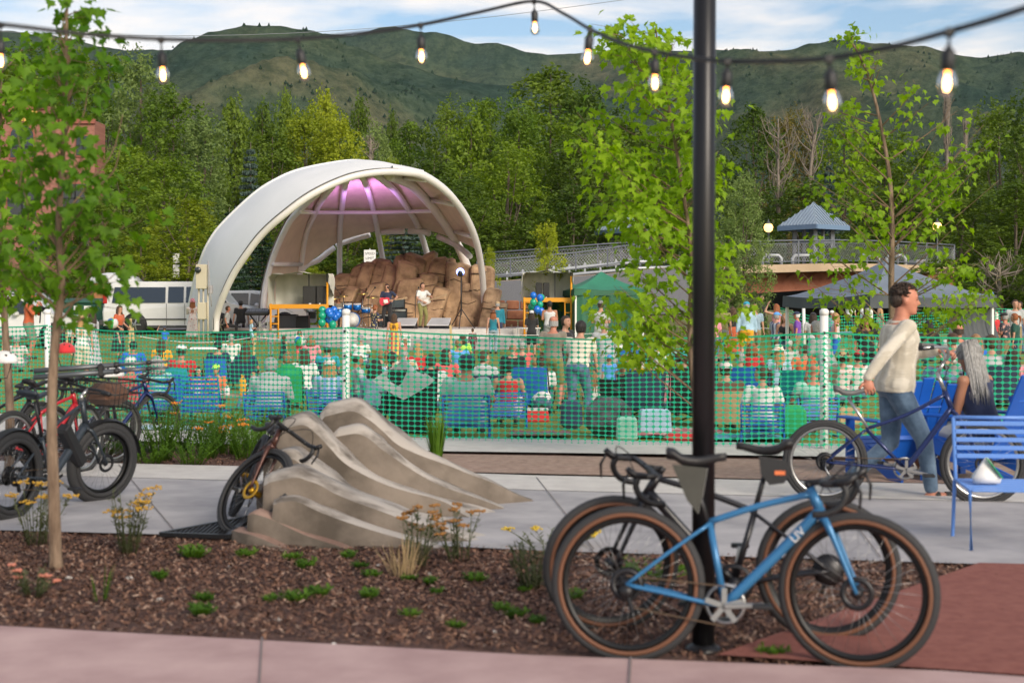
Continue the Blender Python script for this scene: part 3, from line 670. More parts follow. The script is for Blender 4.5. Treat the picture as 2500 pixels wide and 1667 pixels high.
def arch_win(cx, y0, y1, wpx, arch=True):
    w_ = wpx * bd / FPX / 2; pl = []; zc = Zp(y0) - (w_ if arch else 0)
    if arch: pl = [(cos(a * pi / 10) * w_, zc + sin(a * pi / 10) * w_) for a in range(11)]
    else: pl = [(w_, zc), (-w_, zc)]
    pl += [(-w_, Zp(y1)), (w_, Zp(y1))]
    M = Matrix(((1, 0, 0), (0, 0, 1), (0, 1, 0)))
    f = MB(); f.prism([(x * 1.09, z + (.12 if z > zc - .01 else -.1)) for x, z in pl], .14, M, (X(cx), bd - .10, 0)); w1 = f.build('window', M_trimr, bld, True)
    g = MB(); g.prism(pl, .05, M, (X(cx), bd - .14, 0)); g.v = [p - V(bld.location) for p in g.v]; g.build('pane', M_glass, w1)
    k = MB(); k.bar((X(cx), bd - .17, Zp(y1)), (X(cx), bd - .17, Zp(y0)), .08, .05); k.bar((X(cx) - w_, bd - .17, (Zp(y1) + zc) / 2), (X(cx) + w_, bd - .17, (Zp(y1) + zc) / 2), .05, .08); k.v = [p - V(bld.location) for p in k.v]; k.build('glazing_bar', M_dark, w1)
arch_win(55, 306, 385, 56); arch_win(205, 333, 380, 34, False); arch_win(-60, 306, 385, 56); arch_win(185, 450, 520, 60, False); arch_win(55, 450, 530, 70, False); arch_win(205, 560, 660, 30, False); arch_win(90, 575, 690, 60, False)
# ---------------------------------------------------------------- vehicles
M_vw = mat('van_white', (.60, .60, .59), .25, col2=(.66, .66, .65), scale=.8, spec=.6); M_tyre = mat('tyre', (.02, .02, .02), .85); M_tint = mat('tinted_glass', (.012, .014, .016), .06, spec=1); M_red_l = mat('tail_lamp', (.45, .012, .012), .2)
M_grime = mat('lower_trim', (.05, .05, .05), .7); M_silver = mat('silver_paint', (.38, .40, .42), .25, .5)
def wheel(parent, x, y, r=.37, w_=.24, alloy=True):
    b = MB(); M = Matrix.Rotation(R(90), 3, 'X')
    b.lathe([(r * .62, -w_ / 2), (r * .95, -w_ / 2), (r, -w_ * .3), (r, w_ * .3), (r * .95, w_ / 2), (r * .62, w_ / 2)], (x, y, r), 24, M); o = b.build('wheel', M_tyre, parent)
    g = MB(); g.lathe([(r * .64, -w_ * .42), (r * .60, -w_ * .30), (.08, -w_ * .34), (.06, -w_ * .48), (.001, -w_ * .49)], (x, y, r), 20, M)
    g.lathe([(r * .64, w_ * .42), (r * .60, w_ * .30), (.08, w_ * .34), (.06, w_ * .48), (.001, w_ * .49)], (x, y, r), 20, M)
    if alloy:
        for s in (-1, 1):
            for k in range(5): a = k * 2 * pi / 5; g.bar((x, y + s * w_ * .5, r), (x + cos(a) * r * .62, y + s * w_ * .46, r + sin(a) * r * .62), .06, .04, up=V((0, 1, 0)))
    g.build('rim', M_chrome, o); return o
def car(label, name, cat, prof, glass, loc, rz, paint, width=1.95, wheels=((.95, .37), (3.9, .37)), tumble=.14, lamps=True, group=None, sill=.32):
    """side profile (x,z) lofted across the width, greenhouse narrowed above the belt line; glass: list of side polygons"""
    t = thing(name, label, cat, loc, rz, group); zmax = max(z for x, z in prof); belt = .58 * zmax; hw = width / 2
    def yy(z, s): return s * (hw - (tumble * max(0, (z - belt) / (zmax - belt)) ** 1.2 if z > belt else .05 * (1 - z / belt)))
    b = MB(); rings = []
    for s, k in ((-1, 0), (-1, 1), (1, 1), (1, 0)):
        ins = .06 if k == 0 else 0; row = []
        cxm = sum(x for x, z in prof) / len(prof); czm = sum(z for x, z in prof) / len(prof)
        for x, z in prof:
            sc_ = 1 - (.02 if k == 0 else 0); row.append(V((cxm + (x - cxm) * sc_, yy(z, s) - s * (0 if k == 0 else .05), czm + (z - czm) * (sc_ if k == 0 else 1))))
        rings.append(row)
    for s in (-1, 1): pass
    b.loft(rings, cap=True, smooth=False); b.build('body', paint, t)
    for q in glass:
        for s in (-1, 1):
            g = MB(); g.add([(x, yy(z, s) + s * .012, z) for x, z in q] + [(x, yy(z, s) - s * .02, z) for x, z in q], [tuple(range(len(q))), tuple(range(2 * len(q) - 1, len(q) - 1, -1))] + [(i, (i + 1) % len(q), len(q) + (i + 1) % len(q), len(q) + i) for i in range(len(q))])
            g.build('window', M_tint, t)
    for x, r in wheels:
        for s in (-1, 1):
            g = MB(); g.lathe([(r * 1.22, -.02), (r * 1.22, .02), (.001, .021)], (x, s * (hw - .035), r), 24, Matrix.Rotation(R(90), 3, 'X')); g.build('wheel_arch', M_black, t)
            wheel(t, x, s * (hw - .11), r)
    for s in (-1, 1): g = MB(); g.box(((wheels[0][0] + wheels[1][0]) / 2, s * hw, sill), (wheels[1][0] - wheels[0][0] - 1, .04, .1)); g.build('side_trim', M_grime, t)
    return t
vanp = [(.05, .35), (.02, .9), (.12, 1.45), (.25, 1.95), (.4, 2.08), (.9, 2.13), (4.2, 2.13), (4.5, 2.06), (4.7, 1.95), (5.25, 1.28), (5.9, 1.12), (6.05, .95), (6.1, .45), (6.0, .34)]
vg = [[(.42, 1.28), (.50, 1.9), (2.55, 1.9), (2.55, 1.28)], [(2.66, 1.28), (2.66, 1.92), (3.28, 1.92), (3.28, 1.28)], [(3.38, 1.28), (3.38, 1.92), (4.08, 1.92), (4.08, 1.28)], [(4.22, 1.28), (4.22, 1.92), (4.58, 1.92), (5.02, 1.28)]]
VD = 57; vx = P(248, 0, VD).x
van = car('white passenger van parked on the street left of the bandshell', 'parked_van', 'van', [(x * .97, z) for x, z in vanp], vg, (vx, VD + 1, Zg(vx + 1, VD)), 0, M_vw, 2.0, ((1.33, .4), (4.75, .4)))
b = MB(); b.box((.13, -.93, 1.5), (.16, .14, .5), bev=.02); b.build('tail_lamp', M_red_l, van)
b = MB(); b.box((-.03, 0, .48), (.2, 1.9, .22), bev=.04); b.build('bumper', M_grime, van)
b = MB()
for x in (2.60, 3.33, 4.15): b.bar((x, -1.003, .4), (x, -1.003, 1.25), .012, .012)
b.bar((.3, -1.01, .62), (5.2, -1.01, .62), .02, .05); b.build('door_seam', M_grime, van)
b = MB(); b.box((3.5, -1.02, 1.08), (.09, .03, .24), bev=.01); b.build('door_handle', M_black, van)
suvp = [(.05, .4), (.0, .8), (.1, 1.1), (.42, 1.62), (.75, 1.72), (2.4, 1.74), (2.9, 1.62), (3.6, 1.14), (4.5, 1.02), (4.72, .85), (4.78, .45), (4.7, .34)]
sg = [[(.55, 1.14), (.72, 1.58), (1.35, 1.62), (1.35, 1.14)], [(1.45, 1.14), (1.45, 1.62), (2.2, 1.62), (2.2, 1.12)], [(2.3, 1.12), (2.3, 1.62), (2.75, 1.55), (3.3, 1.12)]]
def suv(label, px, d, rz=0, paint=M_vw, z=0, sc_=1, group='cars parked along the street'):
    x = P(px, 0, d).x; t = car(label, 'parked_car', 'car', suvp, sg, (x, d, Zg(x, d) + z), R(rz), paint, 1.9, ((.95, .37), (3.8, .37)), group=group)
    t.scale = (sc_,) * 3
    b = MB(); b.box((4.68, -.72, .86), (.16, .4, .14), bev=.03); b.build('headlight', M_chrome, t)
    b = MB(); b.box((4.68, .72, .86), (.16, .4, .14), bev=.03); b.build('headlight', M_chrome, t)
    b = MB(); b.box((4.77, 0, .68), (.08, 1.0, .3), bev=.02)
    for k in range(4): b.box((4.82, 0, .56 + k * .08), (.03, .96, .03))
    b.build('grille', M_dark, t)
    b = MB(); b.box((2.62, -1.0, 1.12), (.16, .22, .15), bev=.04); b.build('mirror', paint, t)
    return t
suv('white car parked behind the man filming with a camera', -125, 48, 0)
suv('dark tailgate of a silver car partly behind the leftmost maple', -60, 60, 8, M_silver)
suv('white car roof showing just behind the van roof', 475, 66, 0)
suv('silver hatchback parked beyond the portable toilet', 265, 70, 0, M_silver)
suv('white nose of a car showing behind the left leg of the bandshell', 500, 62, -6, M_vw)
# portable toilet, dumpster
pt = thing('portable_toilet', 'orange portable toilet with a domed white roof behind the van', 'toilet', G(283, 62)); hw = 50 * 62 / FPX
b = MB(); b.box((0, 0, 1.02), (2 * hw, 1.7, 2.04), bev=.04)
for k in range(5): b.box((-hw + .18 + k * hw * .4, -.86, 1.05), (.05, .04, 1.7))
b.build('cabin', mat('orange_plastic', (.38, .16, .06), .6), pt)
b = MB(); b.loft([[V((x * k, y * k, z)) for x, y in ((-hw - .06, -.9), (-hw * .5, -.92), (0, -.92), (hw * .5, -.92), (hw + .06, -.9), (hw + .06, .9), (0, .92), (-hw - .06, .9))] for z, k in ((2.04, 1), (2.14, 1.01), (2.32, .86), (2.46, .6), (2.52, .3), (2.53, .05))]); b.build('roof', M_vw, pt)
du = thing('dumpster', 'dark green ribbed dumpster between the white car and the van', 'dumpster', G(212, 60)); M_dg = mat('dumpster_green', (.015, .085, .055), .6)
b = MB(); b.prism([(-.6, .15), (.6, .1), (.72, 1.0), (.55, 1.35), (-.62, 1.2)], 2.0, Matrix(((0, 0, 1), (1, 0, 0), (0, 1, 0))), (-1.0, 0, 0))
for k in range(6): b.box((-.85 + k * .34, -.66, .65), (.07, .06, 1.0))
b.build('bin', M_dg, du)
b = MB(); b.box((0, -.1, 1.32), (2.1, 1.25, .07), Euler((R(7), 0, 0)), .02); b.build('lid', M_dg, du)
for px_, lw in ((198, .3), (226, .5)): b = MB(); b.box((P(px_, 0, 60).x - P(212, 0, 60).x, -.7, 1.0), (lw * .6, .02, .2)); b.build('sticker', M_white, du)
# electrical cabinet on posts beside the shell foot
ec = thing('electrical_cabinet', 'beige electrical cabinet with round meter at the left foot of the bandshell', 'cabinet', G(493, 50)); M_bg = mat('beige_metal', (.50, .45, .33), .5)
s_ = 50 / FPX
b = MB(); b.box((0, 0, 2.35), (26 * s_, .3, 60 * s_), bev=.02); b.build('upper_box', M_bg, ec)
b = MB(); b.box((.02, -.02, 1.15), (20 * s_, .28, 42 * s_), bev=.02); b.build('lower_box', M_bg, ec)
b = MB(); b.lathe([(.11, 0), (.11, .08), (.07, .1), (.001, .1)], (-.1, -.15, 2.58), 12, Matrix.Rotation(R(90), 3, 'X')); b.build('meter', M_glass, ec)
for x in (-.12, .04, .2): b = MB(); b.tube([(x, .05, 0), (x, .05, 2.0)], .035, 6); b.build('conduit', M_bg, ec)
b = MB(); b.tube([(.22, 0, 2.9), (.26, -.05, 2.4), (.3, -.1, 1.9), (.34, 0, 1.3)], .02, 5); b.box((.3, 0, 1.9), (.14, .16, .3), bev=.02); b.build('outlet', M_conc, ec)
# speed limit sign and small street sign
sp = thing('speed_sign', 'white speed limit sign seen through the back of the bandshell', 'sign', G(903, 75)); z0 = P(0, 640, 75).z - Zg(0, 75)
b = MB(); b.bar((0, .04, 0), (0, .04, z0 + .7), .07, .05); b.build('post', M_pipe, sp)
b = MB(); b.box((0, 0, z0), (.62, .02, 1.25), bev=.005); b.build('plate', M_white, sp)
text(sp, 'SPEED', .19, XZ(), (0, -.013, z0 + .43), sp, M_black); text(sp, 'LIMIT', .19, XZ(), (0, -.013, z0 + .18), sp, M_black); text(sp, '25', .5, XZ(), (0, -.013, z0 - .25), sp, M_black)
s2 = thing('parking_sign', 'small dark and white street sign standing behind the van', 'sign', G(430, 72)); z0 = P(0, 662, 72).z - Zg(P(430, 0, 72).x, 72)
b = MB(); b.bar((0, .04, 0), (0, .04, z0 + .9), .08, .05); b.build('post', M_dark, s2)
b = MB(); b.box((0, 0, z0), (.32, .02, .65)); b.box((0, -.002, z0 + .65), (.32, .02, .5)); b.build('plate', M_white, s2)
# ---------------------------------------------------------------- background trees
M_bark = mat('bark', (.10, .075, .055), .95, col2=(.20, .16, .12), bump=.8, scale=9, stretch=(1, 1, .2))
M_bark2 = mat('young_bark', (.11, .07, .045), .9, col2=(.27, .19, .13), bump=.8, scale=22, stretch=(1, 1, .22), detail=6)
M_twig = mat('twig', (.20, .13, .08), .9); M_dead = mat('dead_wood', (.17, .14, .11), .9, col2=(.26, .22, .18), scale=6)
LM = {'deep': leafmat('leaf_deep', (.052, .10, .012), (.17, .245, .024), .3), 'mid': leafmat('leaf_mid', (.065, .135, .012), (.22, .31, .026), .35),
      'lime': leafmat('leaf_lime', (.15, .21, .010), (.40, .44, .03), .35), 'silver': leafmat('leaf_silver', (.09, .15, .04), (.26, .34, .10), .35),
      'spruce': leafmat('needle_blue', (.035, .065, .052), (.11, .16, .135), .1), 'fir': leafmat('needle_dark', (.014, .034, .014), (.04, .08, .03), .1), 'autumn': leafmat('leaf_tan', (.10, .10, .02), (.28, .22, .05), .3)}
def leafy(b, p, s, rnd, out=None, zs=1):
    n = V((rnd.gauss(0, 1), rnd.gauss(0, 1), rnd.gauss(0, 1) + .6))
    if out is not None: n += out * .9
    n.normalize(); u, v = perp(n); a = rnd.uniform(0, 6.28); q = u * cos(a) + v * sin(a); r = n.cross(q)
    q *= s; r *= s * .6; q.z *= zs; r.z *= zs
    b.add([p - q, p + r * .9 - q * .1, p + q, p - r * .9 + q * .1], [(0, 1, 2, 3)], False)
def crown_mesh(name, seed, nl, n, shape='round', leaf=.012, lowest=.06):
    """unit crown: height 1, half width about .3; lobes carry clumps of leaf faces"""
    rnd = random.Random(seed); b = MB(); lobes = []; ZS_ = 1 if shape == 'column' else .62
    for i in range(nl):
        z = lowest + (1 - lowest - .08) * ((i + .5) / nl) ** .9
        if shape == 'round': rr = .30 * (sin(pi * min(1, (z * .86 + .17))) ** .55)
        elif shape == 'column': rr = .17 * (sin(pi * min(1, (z * .8 + .2))) ** .6)
        else: rr = .26 * (1.05 - z)
        a = i * 2.4 + rnd.uniform(-.5, .5); k = rnd.uniform(.35, .95)
        lr = rnd.uniform(.065, .125) * (1.15 - .45 * z)
        lobes.append((V((cos(a) * rr * k, sin(a) * rr * k, min(z, 1 - lr * 1.1))), lr, rnd.uniform(1.0, 1.7)))
    lobes.append((V((0, 0, .9)), .07, 1.5))
    tot = sum(l[1] ** 2 for l in lobes)
    for c, lr, el in lobes:
        m = int(n * lr * lr / tot); tufts = [None] * max(6, m // 14)
        for i in range(len(tufts)):
            d = V((rnd.gauss(0, 1), rnd.gauss(0, 1), rnd.gauss(0, 1))).normalized(); rad = rnd.uniform(.55, 1.12)
            tufts[i] = (c + V((d.x * lr * rad, d.y * lr * rad, d.z * lr * rad * el * ZS_)), d)
        for i in range(m):
            tc_, d = rnd.choice(tufts); q = tc_ + V((rnd.gauss(0, 1), rnd.gauss(0, 1), rnd.gauss(0, 1.1) * ZS_)) * .014
            leafy(b, q, leaf * rnd.uniform(.6, 1.3), rnd, d, ZS_)
    return b.mesh(name), lobes
def trunk_mesh(name, lobes, seed, r=.014):
    rnd = random.Random(seed); b = MB(); pts = [V((0, 0, -.02)), V((.01, .005, .25)), V((-.008, .01, .5)), V((.005, 0, .75)), V((0, 0, .93))]
    b.tube(spline(pts, 4), [r * (1 - .85 * i / 16) for i in range(17)], 8)
    for c, lr, el in rnd.sample(lobes, min(len(lobes), 14)):
        z0 = max(.08, c.z * .62); s = V((0, 0, z0)); b.tube(spline([s, s.lerp(c, .5) + V((0, 0, -.02)), c], 4), [r * .45 * (1 - .8 * i / 8) for i in range(9)], 5)
    return b.mesh(name)
CROWN = {}
for k, (nl, n, sh, lf) in {'a': (34, 15000, 'round', .0125), 'b': (40, 15000, 'round', .0115), 'c': (28, 13000, 'round', .013), 'd': (30, 11000, 'column', .011), 'e': (46, 15000, 'round', .0115)}.items():
    cm, lb = crown_mesh('crown_' + k, ord(k), nl, n, sh, lf); CROWN[k] = (cm, trunk_mesh('trunk_' + k, lb, ord(k)))
def spruce_mesh(seed, n=9000):
    rnd = random.Random(seed); b = MB(); L_ = 26
    for i in range(L_):
        z = .04 + .93 * i / L_; rr = .27 * (1 - z) ** .85 + .008; nb = 11 if z < .8 else 7
        for k in range(nb):
            a = rnd.uniform(0, 6.28); l = rr * rnd.uniform(.75, 1.1); d = V((cos(a), sin(a), -.22)); m = int(n / L_ / nb)
            for q in range(m):
                t = (q + .5) / m; p = V((0, 0, z)) + d * l * t; p.z += .05 * t * t * l * 3; side = V((-sin(a), cos(a), 0))
                leafy(b, p + side * rnd.uniform(-1, 1) * .022 * (1.2 - t) + V((0, 0, rnd.uniform(-.012, .004))), .0105, rnd)
    return b.mesh('spruce_crown_%d' % seed)
tm = MB(); tm.tube([(0, 0, -.02), (0, 0, .98)], [.014, .002], 7); TRS = tm.mesh('spruce_trunk')
for k in ('s', 't'): CROWN[k] = (spruce_mesh(ord(k)), TRS)
for c_, t_ in CROWN.values(): c_.materials.append(LM['mid']); (t_.materials.append(M_bark) if not t_.materials else None)
def btree(px, top, wpx, d, kind, tone, label, rz=None, base=None, name='tree', group='trees of the wood behind the stage'):
    rnd = random.Random(int(px * 7 + top)); x = P(px, 0, d).x; zb = Zg(x, d) - .3 if base is None else base; h = P(0, top, d).z - zb; wv = wpx * d / FPX
    t = thing(name, label, 'tree', (x, d, zb), rz if rz is not None else rnd.uniform(0, 6.28), group); t.scale = (wv / .6 if kind not in 'dst' else wv / (.36 if kind == 'd' else .54),) * 2 + (h,)
    cm, tr = CROWN[kind]; mkobj('crown', cm, t, [LM[tone]]); mkobj('trunk', tr, t); return t
T = btree; W1 = 'behind the stage'
rows = [
 # px, top, width, d, kind, tone, label
 (-60, 60, 330, 100, 'a', 'deep', 'dark tree filling the top left corner of the wood'), (60, 84, 260, 118, 'b', 'mid', 'tall tree rising behind the stepped parapet of the brick building'),
 (170, 74, 210, 112, 'e', 'mid', 'tall tree just right of the brick building with its top under the wire'), (265, 105, 180, 104, 'a', 'mid', 'tall rounded tree left of the leftmost hanging bulb'),
 (345, 100, 190, 98, 'b', 'silver', 'tall grey green cottonwood right behind the bulb nearest the left'), (425, 190, 200, 96, 'e', 'mid', 'cottonwood sloping down toward the bandshell, below the hill flank'),
 (315, 330, 200, 84, 'c', 'mid', 'lower bright green tree right of the brick building'), (400, 360, 210, 80, 'e', 'mid', 'lower bushy tree between the brick building and the spruce'), (500, 260, 170, 92, 'c', 'silver', 'pale cottonwood left of the blue spruce'),
 (460, 470, 200, 74, 'a', 'lime', 'small bright tree at the left shoulder of the bandshell'), (345, 560, 130, 68, 'c', 'lime', 'small yellow green tree above the white van'), (250, 470, 180, 74, 'b', 'deep', 'dark small tree above the dumpster'), (150, 520, 160, 74, 'b', 'deep', 'dark shrubby tree beside the ground floor of the brick building'),
 (575, 226, 120, 108, 'd', 'deep', 'dark columnar tree behind the blue spruce'), (640, 236, 110, 112, 'd', 'deep', 'second dark columnar tree, right of the blue spruce top'), (700, 208, 80, 116, 'd', 'deep', 'narrow dark tree top left of the bright poplar'),
 (665, 300, 190, 98, 'a', 'deep', 'dark rounded tree low behind the left top of the bandshell'), (790, 204, 110, 104, 'd', 'lime', 'bright yellow green poplar top above the crown of the bandshell'), (745, 240, 170, 100, 'e', 'lime', 'bright yellow green tree left of the crown of the bandshell'), (830, 250, 160, 99, 'b', 'lime', 'bright yellow green tree just above the crown of the bandshell'),
 (875, 224, 90, 118, 'd', 'deep', 'slim dark tree top behind the bright yellow green trees'), (925, 290, 120, 104, 'b', 'silver', 'grey green tree right of the bright yellow green trees'), (955, 258, 60, 122, 'd', 'deep', 'small dark tree top under the hills in the middle'), (1000, 275, 150, 108, 'a', 'mid', 'rounded green tree where the tree line dips in the middle'),
 (952, 362, 62, 88, 'c', 'lime', 'small bright tree peeking over the crown of the bandshell'), (1060, 360, 240, 96, 'e', 'deep', 'dark wide tree over the right shoulder of the bandshell'),
 (1090, 228, 150, 106, 'b', 'deep', 'tall tree right of the dip in the tree line'), (1150, 262, 150, 100, 'd', 'mid', 'tall upright tree behind the right shoulder of the bandshell'), (1195, 216, 170, 104, 'a', 'mid', 'broad tall tree in the middle of the wood with a bright top'), (1265, 222, 170, 100, 'e', 'mid', 'broad tree standing left below the dark domed tree'),
 (1240, 330, 220, 90, 'b', 'mid', 'lower leafy tree above the young tree by the ramp'), (1345, 136, 260, 128, 'a', 'deep', 'highest dark domed tree of the wood, left of the middle maple'), (1440, 180, 220, 124, 'b', 'deep', 'dark tree shoulder right of the domed tree, behind the middle maple'), (1345, 250, 200, 104, 'c', 'mid', 'green tree below the domed tree'), (1140, 420, 200, 86, 'e', 'deep', 'shaded tree right beside the bandshell'),
 (1430, 300, 240, 98, 'e', 'deep', 'shaded tree behind the left side of the middle maple'), (1530, 270, 240, 104, 'a', 'deep', 'shaded tree behind the middle maple'), (1640, 290, 240, 100, 'b', 'deep', 'shaded tree directly behind the black pole'), (1400, 430, 200, 88, 'c', 'deep', 'low shaded tree left of the half hidden gazebo roof'), (1590, 420, 240, 95, 'e', 'deep', 'low shaded tree above the half hidden gazebo roof'),
 (1840, 232, 170, 106, 'a', 'deep', 'tall dark tree right of the black pole under the hills'), (1920, 245, 140, 110, 'e', 'autumn', 'olive tinged tree with bare branches right of the black pole'), (2060, 280, 190, 108, 'b', 'mid', 'rounded tree between the pole and the thin right maple'), (2160, 292, 190, 112, 'c', 'mid', 'rounded tree behind the thin right maple'), (2250, 345, 170, 110, 'a', 'deep', 'dark tree at the foot of the bare poplar trunks'),
 (2370, 350, 170, 106, 'c', 'deep', 'dark tree right of the bare poplar trunks'), (2440, 232, 190, 96, 'b', 'deep', 'tall dark tree near the right edge'), (2530, 198, 220, 90, 'e', 'deep', 'tallest dark tree cut by the right edge of the view'), (1960, 420, 230, 98, 'e', 'deep', 'shaded tree above the bridge gazebo'), (2180, 440, 260, 100, 'b', 'deep', 'shaded tree right of the bridge gazebo'), (2350, 470, 240, 92, 'a', 'deep', 'shaded tree behind the right end of the bridge'), (2480, 430, 240, 84, 'c', 'deep', 'shaded tree low at the right edge'),
 (1100, 560, 200, 80, 'c', 'deep', 'shaded thicket tree behind the rail at the foot of the bandshell'), (1230, 520, 220, 86, 'e', 'deep', 'shaded thicket tree behind the young tree'), (1340, 540, 200, 88, 'b', 'deep', 'shaded thicket tree left of the middle maple over the ramp'), (700, 470, 220, 88, 'b', 'deep', 'shaded tree seen through the arch of the bandshell'), (850, 500, 240, 90, 'e', 'deep', 'shaded tree behind the dome of the bandshell'),
 (2430, 640, 190, 62, 'e', 'deep', 'low dark bush behind the sign board at the right'), (2300, 620, 200, 70, 'c', 'deep', 'low dark bush right of the tent peak'), (2540, 610, 190, 60, 'a', 'deep', 'low dark bush cut by the right edge')]
for px, top, wp, d, kd, tn, lb in rows: T(px, top, wp * (1.12 if kd == 'd' else 1.32), d, kd, tn, lb)
T(612, 338, 170, 84, 's', 'spruce', 'blue spruce with two thin leaders left of the bandshell', name='spruce_tree', group='spruces around the bandshell')
T(560, 500, 170, 72, 't', 'fir', 'dark fir seen in the gap of the bandshell arches', name='spruce_tree', group='spruces around the bandshell')
T(640, 520, 190, 76, 's', 'fir', 'dark fir directly left of the dome lining', name='spruce_tree', group='spruces around the bandshell')
T(985, 500, 300, 84, 't', 'spruce', 'blue spruce seen through the back opening of the bandshell', name='spruce_tree', group='spruces around the bandshell')
T(2025, 380, 130, 92, 's', 'spruce', 'blue spruce above the bridge gazebo roof', name='spruce_tree', group='spruces around the bandshell')
T(1815, 400, 150, 60, 'e', 'silver', 'pale green willow right of the black pole in front of the bridge', name='willow_tree', group=None)
T(1780, 520, 130, 59, 'a', 'silver', 'lower pale green willow bush just right of the black pole', name='willow_tree', group=None)
T(1335, 528, 112, 56, 'c', 'lime', 'young bright green tree behind the right speaker stand', name='young_tree', group=None, base=Zg(2, 56) + .2)
T(1195, 590, 60, 70, 'c', 'lime', 'small bright sapling right of the foot of the bandshell', name='young_tree', group=None)
T(765, 640, 110, 70, 'b', 'lime', 'bright shrub seen low through the dome of the bandshell', name='shrub', group=None)
# bare branches and bare poplars
def bare(label, px, y0, y1, wpx, d, n, seed, name='dead_tree', col_=None, lean=0, narrow=False):
    rnd = random.Random(seed); b = MB(); base = P(px, y0, d); t = thing(name, label, 'tree', base); h = P(0, y1, d).z - base.z; wv = wpx * d / FPX / 2
    b.tube(spline([V((0, 0, 0)), V((lean * .3, 0, h * .5)), V((lean, 0, h))], 5), [.16 * (1 - .8 * i / 10) for i in range(11)], 6)
    for i in range(n):
        s = V((lean * .3, 0, h * rnd.uniform(.05, .8))); a = rnd.uniform(0, 6.28)
        e = V((cos(a) * wv * rnd.uniform(.3, 1), sin(a) * wv * .6, min(h * 1.02, s.z + h * rnd.uniform(.15, .5) * (1.4 if narrow else 1))))
        m_ = s.lerp(e, .5) + V((rnd.uniform(-.3, .3) * wv, 0, -.03 * h)); b.tube(spline([s, m_, e], 3), [.05, .045, .04, .035, .025, .018, .01], 4)
        for _ in range(3): q = m_.lerp(e, rnd.random()); b.tube([q, q + V((rnd.uniform(-.4, .4) * wv, 0, rnd.uniform(.1, .3) * wv * 2))], [.02, .006], 3)
    b.build('branches', col_ or M_dead, t); return t
bare('bare pale branches of a dying tree right of the black pole', 1900, 520, 290, 120, 98, 30, 1); bare('dense bare pale branches fanning out over the rounded trees, right of the dying tree', 1975, 470, 275, 84, 99, 28, 4, lean=.8)
bare('taller bare trunk like a narrow bundle of twigs in front of the right hills', 2312, 420, 236, 26, 104, 60, 2, 'bare_poplar', narrow=True); bare('shorter bare trunk right of the taller bare poplar', 2358, 420, 296, 18, 104, 40, 3, 'bare_poplar', narrow=True)
bare('small tangle of bare grey branches behind the crown of the bandshell', 905, 400, 338, 50, 90, 16, 8); bare('tangle of thin bare branches low at the right edge', 2440, 760, 640, 150, 60, 26, 9)
# shrubs and hedge growing along the street behind the stage
rnd = random.Random(11); b = MB()
for _ in range(16000):
    px = rnd.choice((rnd.uniform(380, 760), rnd.uniform(560, 1260), rnd.uniform(1180, 2600))); d = rnd.uniform(66, 78); x = P(px, 0, d).x
    hh = (.5 + 1.0 * abs(noise.noise(V((x * .35, d * .3, 0)))) * 2) * (1 if px < 1180 else .5); leafy(b, V((x, d, Zg(x, d) - .2 + rnd.random() * hh)), rnd.uniform(.08, .17), rnd)
tag(b.build('undergrowth', LM['mid']), label='low green undergrowth along the street and under the trees', cat='undergrowth', kind='stuff')
# ---------------------------------------------------------------- young maples near the path
LEAF = [(0, 0), (.16, -.06), (.42, -.04), (.36, .12), (.56, .34), (.34, .38), (.38, .52), (.18, .50), (.12, .66), (0, 1.0), (-.12, .66), (-.18, .50), (-.38, .52), (-.34, .38), (-.56, .34), (-.36, .12), (-.42, -.04), (-.16, -.06)]
def mleaf(b, p, d, n, s, rnd):
    y = d.normalized(); x = y.cross(n).normalized(); z = x.cross(y); fold = rnd.uniform(.05, .35); dr = rnd.uniform(-.1, .3)
    vs = [p + (x * u + y * v + z * (abs(u) * fold - v * v * dr)) * s for u, v in LEAF]
    m_ = p + (y * .45 + z * (-.2 * dr)) * s
    b.add(vs + [m_], [(i, (i + 1) % 18, 18) for i in range(18)], True)
M_mpl = leafmat('maple_leaf', (.06, .16, .010), (.20, .35, .020), .5, (.40, .48, .04))
M_mpl2 = leafmat('maple_leaf_bright', (.13, .26, .012), (.34, .50, .025), .5, (.55, .60, .05))
